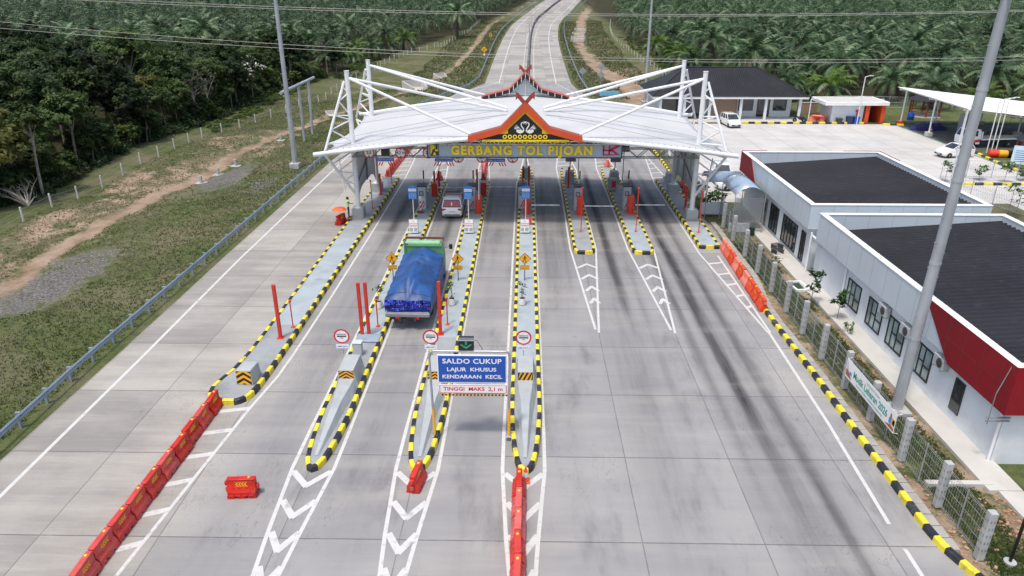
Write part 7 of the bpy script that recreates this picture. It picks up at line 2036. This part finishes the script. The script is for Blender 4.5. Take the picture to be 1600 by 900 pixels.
# near corner, right edge: black pole and rubble
t = thing('black_pole', 'slim black pole in the grass at the lower right corner', 'pole', (16.5, 18.75, 0)); b = MB(); b.tube([(0, 0, 0), (0, 0, 3.4)], .05, 8); b.build('pole', M['blackpaint'], t, smooth=True); b = MB(); b.lathe([(.2, -.05), (.2, .06)], n=12); b.build('footing', M['concpost'], t)
M['rubble'] = mat('brick_rubble', (.36, .20, .13), .9, .3, 6, dirt=(.5, .42, .36), dscale=4)
b = MB(); rg = random.Random(12)
for k in range(230):
    f = rg.random(); x, y = (rg.gauss(18.1, .8), rg.gauss(20.6, .65)) if f < .55 else (rg.gauss(15.35, .25), rg.uniform(17, 24)) if f < .75 else (rg.gauss(17.5, .25), rg.uniform(22, 36))
    if 19.3 < x or (x > 17.9 and y > 22.3): continue
    s_ = rg.uniform(.03, .12); b.box((x, y, float(gh(x, y)) + s_ * .3), (s_ * rg.uniform(.8, 1.8), s_, s_ * .7), rz=rg.uniform(0, 3), ch=s_ * .15)
tag(b.build('brick_rubble', M['rubble']), 'scattered brick rubble on bare soil by the near office corner', 'rubble', kind='stuff')
# ================================================================== VEGETATION
class FastMesh:
    """quads / tris gathered as numpy arrays"""
    def __init__(s): s.v, s.m = [], []
    def quads(s, q, mi=0):            # q: (n,4,3)
        q = np.asarray(q, np.float32).reshape(-1, 4, 3); s.v.append(q); s.m.append(np.full(len(q), mi, np.int32))
    def mesh(s, name, mats):
        q = np.concatenate(s.v); mi = np.concatenate(s.m); n = len(q)
        me = bpy.data.meshes.new(name)
        me.vertices.add(n * 4); me.vertices.foreach_set('co', q.reshape(-1))
        me.loops.add(n * 4); me.loops.foreach_set('vertex_index', np.arange(n * 4, dtype=np.int32))
        me.polygons.add(n); me.polygons.foreach_set('loop_start', np.arange(0, n * 4, 4, dtype=np.int32))
        me.update(calc_edges=True)
        for m_ in mats: me.materials.append(m_)
        me.polygons.foreach_set('material_index', mi)
        return me

M['frond'] = leafmat('palm_frond', (.016, .042, .015), (.062, .118, .042), .10, .38)
M['frond_young'] = leafmat('young_palm_frond', (.035, .085, .014), (.12, .19, .03), .3)
M['frond_pale'] = leafmat('pale_palm_frond', (.085, .135, .065), (.19, .26, .14), .10, .38)
M['frond_dry'] = leafmat('dry_palm_frond', (.06, .05, .035), (.16, .13, .09), .1)
M['palm_trunk'] = mat('palm_trunk', (.085, .07, .055), .95, .3, 3)

def frond_quads(rg, az, el0, length, droop, nl, lw, ll, twist=0.0):
    """one arching pinnate leaf: rachis strip and two rows of leaflets"""
    d = np.array([math.cos(az), math.sin(az), 0.0]); side = np.array([-math.sin(az), math.cos(az), 0.0]); up = np.array([0, 0, 1.0])
    n = 9; P = [np.zeros(3)]; el = el0; T = []
    for k in range(n):
        t = d * math.cos(el) + up * math.sin(el); T.append(t); P.append(P[-1] + t * length / n); el -= droop / n * (1 + .8 * k / n)
    P = np.array(P); T.append(T[-1])
    out = []
    for k in range(n):
        w0, w1 = .05 * (1 - k / n) + .012, .05 * (1 - (k + 1) / n) + .012
        out.append([P[k] - side * w0, P[k] + side * w0, P[k + 1] + side * w1, P[k + 1] - side * w1])
    for i in range(nl):
        f = .14 + .86 * (i + .5) / nl; q = f * n; k = min(n - 1, int(q)); p = P[k] + (P[k + 1] - P[k]) * (q - k); t = T[k]
        l = ll * (math.sin(PI * min(1, f * .92 + .08)) ** .6) * rg.uniform(.8, 1.1)
        nrm = np.cross(t, side)
        for sg in (-1, 1):
            v = side * sg * .78 + t * .60 + up * rg.uniform(-.55, -.15)
            v = v / np.linalg.norm(v); w = t * lw * .5
            e = p + v * l - up * l * .18
            m_ = p + v * l * .5
            out.append([p - w * .6, p + w * .6, m_ + w, m_ - w]); out.append([m_ - w, m_ + w, e + w * .25, e - w * .25])
    return np.array(out)

def palm_meshes(seed, h_, nf, L_, nl, lw, ll, young=False, sub=True):
    rg = random.Random(seed); fm = FastMesh()
    c = np.array([0, 0, h_])
    for k in range(nf):
        f = k / nf
        el = R(82) - R(95) * f ** .85 + rg.uniform(-.12, .12)
        az = k * 2.39996 + rg.uniform(-.2, .2)
        mi = 0 if not young or f > .45 else 1
        if f > .90: mi = 2
        elif mi == 0 and rg.random() < .35: mi = 3
        q = frond_quads(rg, az, el, L_ * rg.uniform(.85, 1.1) * (.75 + .25 * min(1, f * 2.5)), R(62) + R(35) * f, nl, lw, ll)
        fm.quads(q + c, mi)
    crown = fm.mesh('crown', [M['frond'], M['frond_young'], M['frond_dry'], M['frond_pale']])
    b = MB(); pts, rs = [], []
    for k in range(7):
        z = h_ * k / 6; pts.append((.12 * math.sin(k * .7 + seed), .12 * math.cos(k * .9 + seed) - .1, z - .2)); rs.append(.38 - .06 * k / 6 + .04 * (k % 2))
    pts.append((0, 0, h_ + .1)); rs.append(.42)
    b.tube(pts, rs, 8); trunk = b.mesh('trunk', M['palm_trunk'], True)
    return crown, trunk
palm_vars = [palm_meshes(1, 4.6, 28, 5.5, 19, .17, .85), palm_meshes(2, 5.8, 30, 5.8, 19, .17, .9), palm_meshes(3, 3.6, 25, 5.2, 18, .17, .8), palm_meshes(4, 5.2, 26, 5.6, 19, .17, .85), palm_meshes(5, 1.8, 26, 4.9, 18, .16, .85, True), palm_meshes(6, 2.6, 27, 5.1, 18, .16, .85, True)]
tall_dry = palm_meshes(9, 6.0, 30, 4.6, 14, .15, .9)
far_vars = []
for sd_ in range(4):
    rg = random.Random(100 + sd_); parts = []
    for k in range(22):
        f = k / 22; el = R(80) - R(92) * f ** .85 + rg.uniform(-.12, .12)
        parts.append(frond_quads(rg, k * 2.39996, el, 5.5 * rg.uniform(.85, 1.1), R(62) + R(35) * f, 8, .25, .8)[::1] + np.array([0, 0, 4.6 + .3 * sd_]))
    far_vars.append(np.concatenate(parts))

def right_front(x, y):
    if y > 118 and y < 165: lim = 31 if y > 122 else 44
    else: lim = float(np.interp(y, [165, 195, 240, 300, 350, 460], [31, 31, 32, 37, 42, 58]))
    if y < 118: lim = 60 if y > 112 else 74
    return x > lim
def left_front(x, y):
    return x < float(np.interp(y, [152, 160, 195, 229, 279, 347, 460], [-42, -39.5, -33.5, -27, -18, -10, 2]))
rp = random.Random(21); spots = []
for j in range(64):
    y = 107 + j * 7.0
    if y > 470: break
    for i in range(-70, 70):
        x = (i + .5 * (j % 2)) * 8.4 + rp.uniform(-1.2, 1.2); yy = y + rp.uniform(-1.2, 1.2)
        half = (yy + 20) * .745 + 14
        if abs(x) > half: continue
        if x > 0 and right_front(x, yy): spots.append((yy, x, 'right'))
        elif x < 0 and yy > 152 and left_front(x, yy): spots.append((yy, x, 'left'))
spots.sort()
def near_edge(x, y): return (x > 0 and not right_front(x - 9, y)) or (x < 0 and not left_front(x + 9, y)) or (x > 0 and y < 128)
N_IND = 300
PG = {'right': 'oil palms of the right plantation', 'left': 'oil palms of the left plantation'}
def plant(kind, crown, trunk, x, y, label, cat, group, sc_=1.0, rz=None, z=None, name='oil_palm'):
    t = thing(name, label, cat, (x, y, float(gh(x, y)) if z is None else z), rp.uniform(0, 6.28) if rz is None else rz, group); t.scale = (sc_,) * 3
    if name == 'oil_palm': t.rotation_euler = (rp.gauss(0, .07), rp.gauss(0, .07), t.rotation_euler[2])
    link('crown', crown, t, (0, 0, 0)); link('trunk', trunk, t, (0, 0, 0))
    return t
for k, (y, x, side) in enumerate(spots[:N_IND]):
    edge = near_edge(x, y)
    if edge and rp.random() < .6: v = palm_vars[rp.choice((4, 5))]; lab = 'short yellow green oil palm at the front edge of the %s plantation' % side
    elif edge: v = palm_vars[2]; lab = 'low dark oil palm at the front edge of the %s plantation' % side
    else: v = palm_vars[rp.choice((0, 1, 2, 3, 0, 1, 3))]; lab = 'dark green oil palm inside the %s plantation' % side
    plant('palm', v[0], v[1], x, y, lab, 'palm tree', PG[side], rp.uniform(.78, 1.2))
for side in ('left', 'right'):
    fm = FastMesh()
    for (y, x, s_) in spots[N_IND:]:
        if s_ != side: continue
        a = rp.uniform(0, 6.28); c_, s2 = math.cos(a), math.sin(a); k = rp.uniform(.75, 1.25)
        q = far_vars[rp.randrange(4)] * k
        rot = np.stack([q[..., 0] * c_ - q[..., 1] * s2 + x, q[..., 0] * s2 + q[..., 1] * c_ + y, q[..., 2] + terrain(y) + rp.uniform(-1.3, 1.0)], -1)
        nf_ = len(rot) // 22; pick = np.array([rp.random() for _ in range(22)])
        sel = np.repeat(pick < .3, nf_); sel = np.concatenate([sel, np.zeros(len(rot) - len(sel), bool)])
        if sel.any(): fm.quads(rot[sel], 1)
        fm.quads(rot[~sel], 0)
    o = bpy.data.objects.new('palm_plantation', fm.mesh('palm_plantation', [M['frond'], M['frond_pale']])); COL.objects.link(o)
    tag(o, 'distant mass of oil palms filling the %s' % ('far left beyond the woodland' if side == 'left' else 'far right up to the top edge'), 'palm plantation', kind='stuff')
plant('palm', palm_vars[1][0], palm_vars[1][1], -21.5, 236, 'large grey fronded oil palm at the corner of the left plantation by the highway', 'palm tree', None, 1.25)
plant('palm', tall_dry[0], tall_dry[1], -34.8, 188, 'tall half dry oil palm with drooping crown in front of the left plantation', 'palm tree', None, 1.0)

# ---- broadleaved woodland on the left
GREENS = [('dark', (.020, .042, .014), (.070, .110, .036)), ('mid', (.032, .062, .017), (.100, .150, .044)), ('bright', (.050, .092, .018), (.145, .205, .048)), ('olive', (.060, .072, .016), (.165, .168, .042)), ('grey', (.050, .060, .038), (.125, .135, .085))]
for n_, a, c in GREENS: M['leaf_' + n_] = leafmat('leaf_' + n_, a, c, .34)
M['bark_pale'] = mat('pale_bark', (.34, .31, .26), .9, .25, 3, dirt=(.16, .15, .11), dscale=1.2)
M['flower'] = mat('white_blossom', (.62, .62, .50), .8, .1, 3)
def tree_meshes(seed, h_, rx, rz_, nclump, nleaf, ls, mat_, trunk_h=None, bark='bark', flowers=False, flat=1.0):
    """tapered trunk with limbs that reach leaf clumps spread through an uneven crown"""
    rg = random.Random(seed); nr = np.random.RandomState(seed)
    th = h_ - rz_ * 1.6 if trunk_h is None else trunk_h
    b = MB(); lean = (rg.uniform(-.5, .5), rg.uniform(-.5, .5))
    fork = Vector((lean[0], lean[1], th))
    b.tube([(0, 0, -.4), (lean[0] * .3, lean[1] * .3, th * .4), fork, (lean[0] * 1.3, lean[1] * 1.3, th + (h_ - th) * .5)], [.025 * h_ * .8, .020 * h_ * .8, .016 * h_ * .8, .006 * h_], 7)
    cc = Vector((lean[0] * 1.2, lean[1] * 1.2, h_ - rz_)); clumps = []
    lobes = [(cc + Vector((rg.uniform(-.55, .55) * rx, rg.uniform(-.55, .55) * rx, rg.uniform(-.35, .45) * rz_)), rg.uniform(.45, .75)) for _ in range(7)]
    for k in range(nclump):
        lc, lr = lobes[k % len(lobes)]
        d = Vector((rg.gauss(0, 1), rg.gauss(0, 1), rg.gauss(.25, .9))).normalized()
        r = rg.uniform(.72, 1.0) if rg.random() < .8 else rg.uniform(.2, .7)
        clumps.append(lc + Vector((d.x * rx * lr * r, d.y * rx * lr * r, d.z * rz_ * lr * r * flat)))
    for k in range(10):
        e = rg.choice(clumps); m_ = fork.lerp(e, .5) + Vector((rg.uniform(-.3, .3), rg.uniform(-.3, .3), rg.uniform(0, .4)))
        b.tube([fork - Vector((0, 0, rg.uniform(0, th * .25))), m_, e], [.010 * h_ * .8, .006 * h_ * .8, .02], 5)
    trunk = b.mesh('trunk', M[bark], True)
    fm = FastMesh()
    for c in clumps:
        n = max(4, int(nleaf * rg.uniform(.6, 1.4))); cr = rx * rg.uniform(.17, .27)
        d = nr.normal(size=(n, 3)); d /= np.linalg.norm(d, axis=1)[:, None]; d *= (nr.uniform(.35, 1, (n, 1))) * cr; d[:, 2] *= .62
        p = d + np.array(c)
        oc = np.array(c - cc) / rx; nrm = nr.normal(size=(n, 3)) * .32 + np.array([0, 0, .45]) + d / cr * .35 + oc * .55; nrm /= np.linalg.norm(nrm, axis=1)[:, None]
        a = np.cross(nrm, nr.normal(size=(n, 3))); a /= np.linalg.norm(a, axis=1)[:, None]; bb = np.cross(nrm, a)
        l = ls * nr.uniform(.6, 1.3, (n, 1))
        q = np.stack([p - a * l, p + bb * l * .5, p + a * l, p - bb * l * .5], 1)
        fl = flowers and rg.random() < .55
        fm.quads(q, 0)
        if fl: fm.quads(q[: n // 3] + np.array([0, 0, .12]), 1)
    return fm.mesh('crown', [M[mat_], M['flower']]), trunk
TV = {}
TV['dark'] = [tree_meshes(11, 9.5, 3.0, 3.2, 95, 46, .24, 'leaf_dark'), tree_meshes(12, 8.0, 2.8, 2.8, 90, 46, .24, 'leaf_dark'), tree_meshes(13, 11, 3.3, 3.6, 110, 46, .26, 'leaf_dark')]
TV['mid'] = [tree_meshes(21, 8.5, 2.9, 2.8, 90, 46, .25, 'leaf_mid'), tree_meshes(22, 10.5, 3.2, 3.2, 105, 46, .26, 'leaf_mid'), tree_meshes(23, 7.0, 2.5, 2.4, 80, 46, .23, 'leaf_mid')]
TV['bright'] = [tree_meshes(31, 7.2, 2.5, 2.2, 75, 46, .26, 'leaf_bright'), tree_meshes(32, 6.2, 2.3, 2.0, 70, 44, .25, 'leaf_bright')]
TV['olive'] = [tree_meshes(41, 8.0, 2.9, 2.1, 70, 46, .27, 'leaf_olive', bark='bark_pale')]
TV['grey'] = [tree_meshes(51, 9.0, 2.5, 2.6, 46, 26, .20, 'leaf_grey', bark='bark_pale'), tree_meshes(52, 8.0, 2.2, 2.2, 38, 22, .20, 'leaf_grey', bark='bark_pale')]
lab_t = {'dark': 'dark leafy tree in the dense left woodland', 'mid': 'mid green leafy tree in the dense left woodland', 'bright': 'bright green young tree in the left woodland', 'olive': 'olive yellow broad crowned tree in the left woodland', 'grey': 'thin greyish half bare tree in the left woodland'}
rt = random.Random(77); taken = []
SPECIAL = [(-60.5, 112, 'tall', 'tall tree with pale forked trunk rising in the middle of the left woodland'), (-44.8, 119, 'flower', 'small tree covered with white blossom at the woodland edge'), (-47.5, 61.5, 'yellow', 'broad yellow green tree at the front left end of the woodland'), (-50.5, 66.5, 'yellow2', 'smaller yellow green tree behind the front left end of the woodland'),
           (-47.2, 107, 'bare', 'grey leafless tree with thin trunk near the boundary posts'), (-45.8, 64.8, 'pale', 'leaning pale stemmed tree at the front left woodland edge')]
spec = {'tall': tree_meshes(61, 12.5, 4.0, 3.0, 110, 46, .27, 'leaf_mid', 7.2, 'bark_pale'), 'flower': tree_meshes(62, 7.6, 2.4, 2.3, 70, 42, .22, 'leaf_dark', flowers=True), 'yellow': tree_meshes(63, 8.2, 3.4, 2.2, 90, 48, .28, 'leaf_olive', 5.0, 'bark_pale'), 'yellow2': tree_meshes(64, 8.6, 2.6, 1.9, 70, 46, .27, 'leaf_olive', 5.0, 'bark_pale'),
        'bare': tree_meshes(65, 8.0, 2.4, 2.4, 40, 5, .16, 'leaf_grey', 4.0, 'bark_pale'), 'pale': tree_meshes(66, 8.0, 1.9, 1.6, 34, 40, .24, 'leaf_bright', 5.6, 'bark_pale')}
for x, y, k, lab in SPECIAL:
    plant('tree', spec[k][0], spec[k][1], x, y, lab, 'tree', None, 1.0, None, None, 'woodland_tree'); taken.append((x, y, 2.6))
def forest_edge(y): return float(np.interp(y, [40, 60, 64, 77, 86, 104, 116, 134, 147, 152], [-48, -47.6, -46, -47, -47, -46.5, -45.5, -46, -44, -42]))
tries = 0
while tries < 9000 and len(taken) < 262:
    tries += 1
    y = rt.uniform(50, 152); e = forest_edge(y)
    x = rt.uniform(-(y + 22) * .77 - 6, e - .6)
    if x > e - .6: continue
    dmin = 3.15 if (e - x) < 10 else 3.7
    if any((x - a) ** 2 + (y - c) ** 2 < max(dmin, r_) ** 2 for a, c, r_ in taken): continue
    taken.append((x, y, 0))
    front = e - x < 4
    kd = rt.choices(['dark', 'mid', 'bright', 'olive', 'grey'], [34, 36, (12 if not front else 18) if y > 84 else 40, 3, 7])[0]
    v = rt.choice(TV[kd]); s_ = rt.uniform(.80, 1.12) * (.82 if front else 1.0)
    plant('tree', v[0], v[1], x, y, lab_t[kd], 'tree', 'trees of the left woodland', s_, None, None, 'woodland_tree')
for k in range(70):
    y = rt.uniform(52, 151); e = forest_edge(y); x = e - rt.uniform(-.4, 2.6)
    v = rt.choice(TV[rt.choice(('dark', 'mid', 'mid', 'bright'))]); s_ = rt.uniform(.34, .55)
    plant('tree', v[0], v[1], x, y, 'low leafy sapling closing the foot of the left woodland', 'tree', 'saplings along the woodland edge', s_, None, float(gh(x, y)) - .9 * s_, 'woodland_sapling')
# scattered trees between woodland and palms and at the right
for x, y, k, s_, lab in ((-39, 152, 'dark', .8, 'dark tree where the woodland meets the left plantation'), (-42, 156, 'grey', .9, 'grey twiggy tree where the woodland meets the left plantation')):
    v = TV[k][0]; plant('tree', v[0], v[1], x, y, lab, 'tree', None, s_, None, None, 'woodland_tree')

# undergrowth, creepers and bushes: nobody could count them
def leaf_mass(name, label, pts, n, rad, ls, mat_, zs=.8, seed=0):
    nr = np.random.RandomState(seed); fm = FastMesh()
    for (x, y, s_) in pts:
        d = nr.normal(size=(n, 3)); d /= np.linalg.norm(d, axis=1)[:, None]; d *= nr.uniform(.4, 1, (n, 1)) * rad * s_; d[:, 2] = np.abs(d[:, 2]) * zs
        p = d + np.array([x, y, float(gh(x, y)) + .05])
        nrm = nr.normal(size=(n, 3)) * .6 + np.array([0, 0, .7]); nrm /= np.linalg.norm(nrm, axis=1)[:, None]
        a = np.cross(nrm, nr.normal(size=(n, 3))); a /= np.linalg.norm(a, axis=1)[:, None]; bb = np.cross(nrm, a); l = ls * nr.uniform(.6, 1.4, (n, 1))
        fm.quads(np.stack([p - a * l, p + bb * l * .5, p + a * l, p - bb * l * .5], 1))
    o = bpy.data.objects.new(name, fm.mesh(name, [M[mat_]])); COL.objects.link(o); tag(o, label, 'undergrowth', kind='stuff'); return o
ru = random.Random(5)
pts = []
for k in range(420):
    y = ru.uniform(52, 154); e = forest_edge(y); pts.append((e - abs(ru.gauss(0, 3.5)) + .6, y, ru.uniform(.5, 1.15)))
leaf_mass('undergrowth', 'dark undergrowth filling the foot of the left woodland', pts, 70, 1.25, .2, 'leaf_dark', 1.1, 1)
pts = [(-41.5 - ru.uniform(0, 3), ru.uniform(96, 150), ru.uniform(.3, .8)) for k in range(130)] + [(-36 - ru.uniform(0, 5), ru.uniform(150, 200), ru.uniform(.4, .9)) for k in range(120)] + [(29 + ru.uniform(0, 6), ru.uniform(124, 240), ru.uniform(.3, .8)) for k in range(120)]
leaf_mass('ground_cover', 'low bright green creeping ground cover along the plantation and woodland edges', pts, 60, 1.1, .17, 'leaf_bright', .55, 2)
# fallen dead branches at the front left
t = thing('dead_branches', 'grey fallen dead branches at the front left woodland edge', 'dead wood', (-44.6, 60.8, float(gh(-44.6, 60.8)))); b = MB(); rg = random.Random(3)
for k in range(15):
    a = rg.uniform(-.8, 1.9); l = rg.uniform(1.5, 4.2); e = Vector((-math.cos(a) * l, math.sin(a) * l * .6, rg.uniform(.5, 2.2))); m_ = e * .5 + Vector((rg.uniform(-.3, .3), 0, rg.uniform(.1, .5)))
    b.tube([(0, 0, .05), m_, e], [.09, .05, .015], 5)
    for q in range(3): b.tube([m_.lerp(e, q / 3), m_.lerp(e, q / 3) + Vector((rg.uniform(-.8, .2), rg.uniform(-.6, .6), rg.uniform(.1, .8)))], [.025, .008], 4)
b.build('branch_tangle', M['bark_pale'], t, smooth=True)

# grass tufts in the left field and along the right strip
def grass(name, label, n, sampler, hgt, seed, mats):
    nr = np.random.RandomState(seed); xs, ys, kk = [], [], []
    while len(xs) < n:
        x, y = sampler(nr)
        if x is None: continue
        xs.append(x); ys.append(y)
    x, y = np.array(xs), np.array(ys); z = gh(x, y)
    fm = FastMesh()
    for b_ in range(3):
        a = nr.uniform(0, 6.28, n); h_ = hgt * nr.uniform(.4, 1.5, n); w = h_ * nr.uniform(.25, .55, n); lx, ly = nr.normal(0, .5, n) * h_, nr.normal(0, .5, n) * h_
        ox, oy = nr.normal(0, .05, n), nr.normal(0, .05, n); ca, sa = np.cos(a) * w, np.sin(a) * w
        p0 = np.stack([x + ox - ca, y + oy - sa, z - .02], -1); p1 = np.stack([x + ox + ca, y + oy + sa, z - .02], -1); top = np.stack([x + ox + lx, y + oy + ly, z + h_], -1)
        q = np.stack([p0, p1, top + (p1 - p0) * .12, top - (p1 - p0) * .12], 1)
        patch = vnoise(x * .35, y * .35, 31) + nr.uniform(-.2, .2, n) - np.where((x < 0) & (x > -27) & (y < 90), .22, 0)
        mi = np.where(patch > .55, 1, 0)
        for k_ in (0, 1):
            if (mi == k_).any(): fm.quads(q[mi == k_], k_)
    o = bpy.data.objects.new(name, fm.mesh(name, mats)); COL.objects.link(o); tag(o, label, 'grass', kind='stuff')
M['grass_g'] = leafmat('grass_green', (.062, .088, .028), (.140, .170, .066), .3); M['grass_d'] = leafmat('grass_dry', (.110, .100, .055), (.205, .185, .118), .2)
M['grass_l'] = leafmat('lawn_green', (.065, .115, .030), (.12, .185, .055), .25)
def left_s(nr):
    y = 20 + 110 * nr.uniform() ** 1.5; x = nr.uniform(-42, -22.35)
    if x < -(y * .80 + 16): return None, None
    if y > 82 and x > float(road_l(y)) - 1.3: return None, None
    px_ = float(spline_y(LEFT_PATH, y))
    if abs(x - px_) < .9 or (x < -29 and y < 96 and nr.uniform() < .45): return None, None
    if nr.uniform() > .55 + .6 * float(vnoise(np.array(x * .22), np.array(y * .22), 41)): return None, None
    if ((x + 31.5) / 2.6) ** 2 + ((y - 44) / 7) ** 2 < .8 or ((x + 31) / 2.4) ** 2 + ((y - 72) / 7) ** 2 < .8: return None, None
    return x, y
grass('grass', 'rough grass tufts on the field left of the guardrail', 42000, left_s, .075, 1, [M['grass_g'], M['grass_d']])
def right_s(nr):
    y = nr.uniform(16, 51); x = nr.uniform(15.75, 17.6)
    if nr.uniform() < .3: x, y = nr.uniform(15.9, 24), nr.uniform(14.5, 19.4)
    if vnoise(np.array(x * .9), np.array(y * .5), 43) < .25: return None, None
    return x, y
grass('grass', 'short grass in the strip between mesh fence and near office', 16000, right_s, .075, 2, [M['grass_l'], M['grass_g']])
def hw_s(nr):
    y = nr.uniform(125, 300)
    if nr.uniform() < .5: x = float(road_l(y)) - nr.uniform(.6, 16)
    else: x = float(road_r(y)) + nr.uniform(.6, 16)
    if abs(x - float(spline_y(RIGHT_WASH, y))) < 2 or abs(x - float(spline_y(LEFT_PATH, y))) < 1.2: return None, None
    return x, y
grass('grass', 'grass on both banks of the far highway', 16000, hw_s, .22, 3, [M['grass_g'], M['grass_d']])
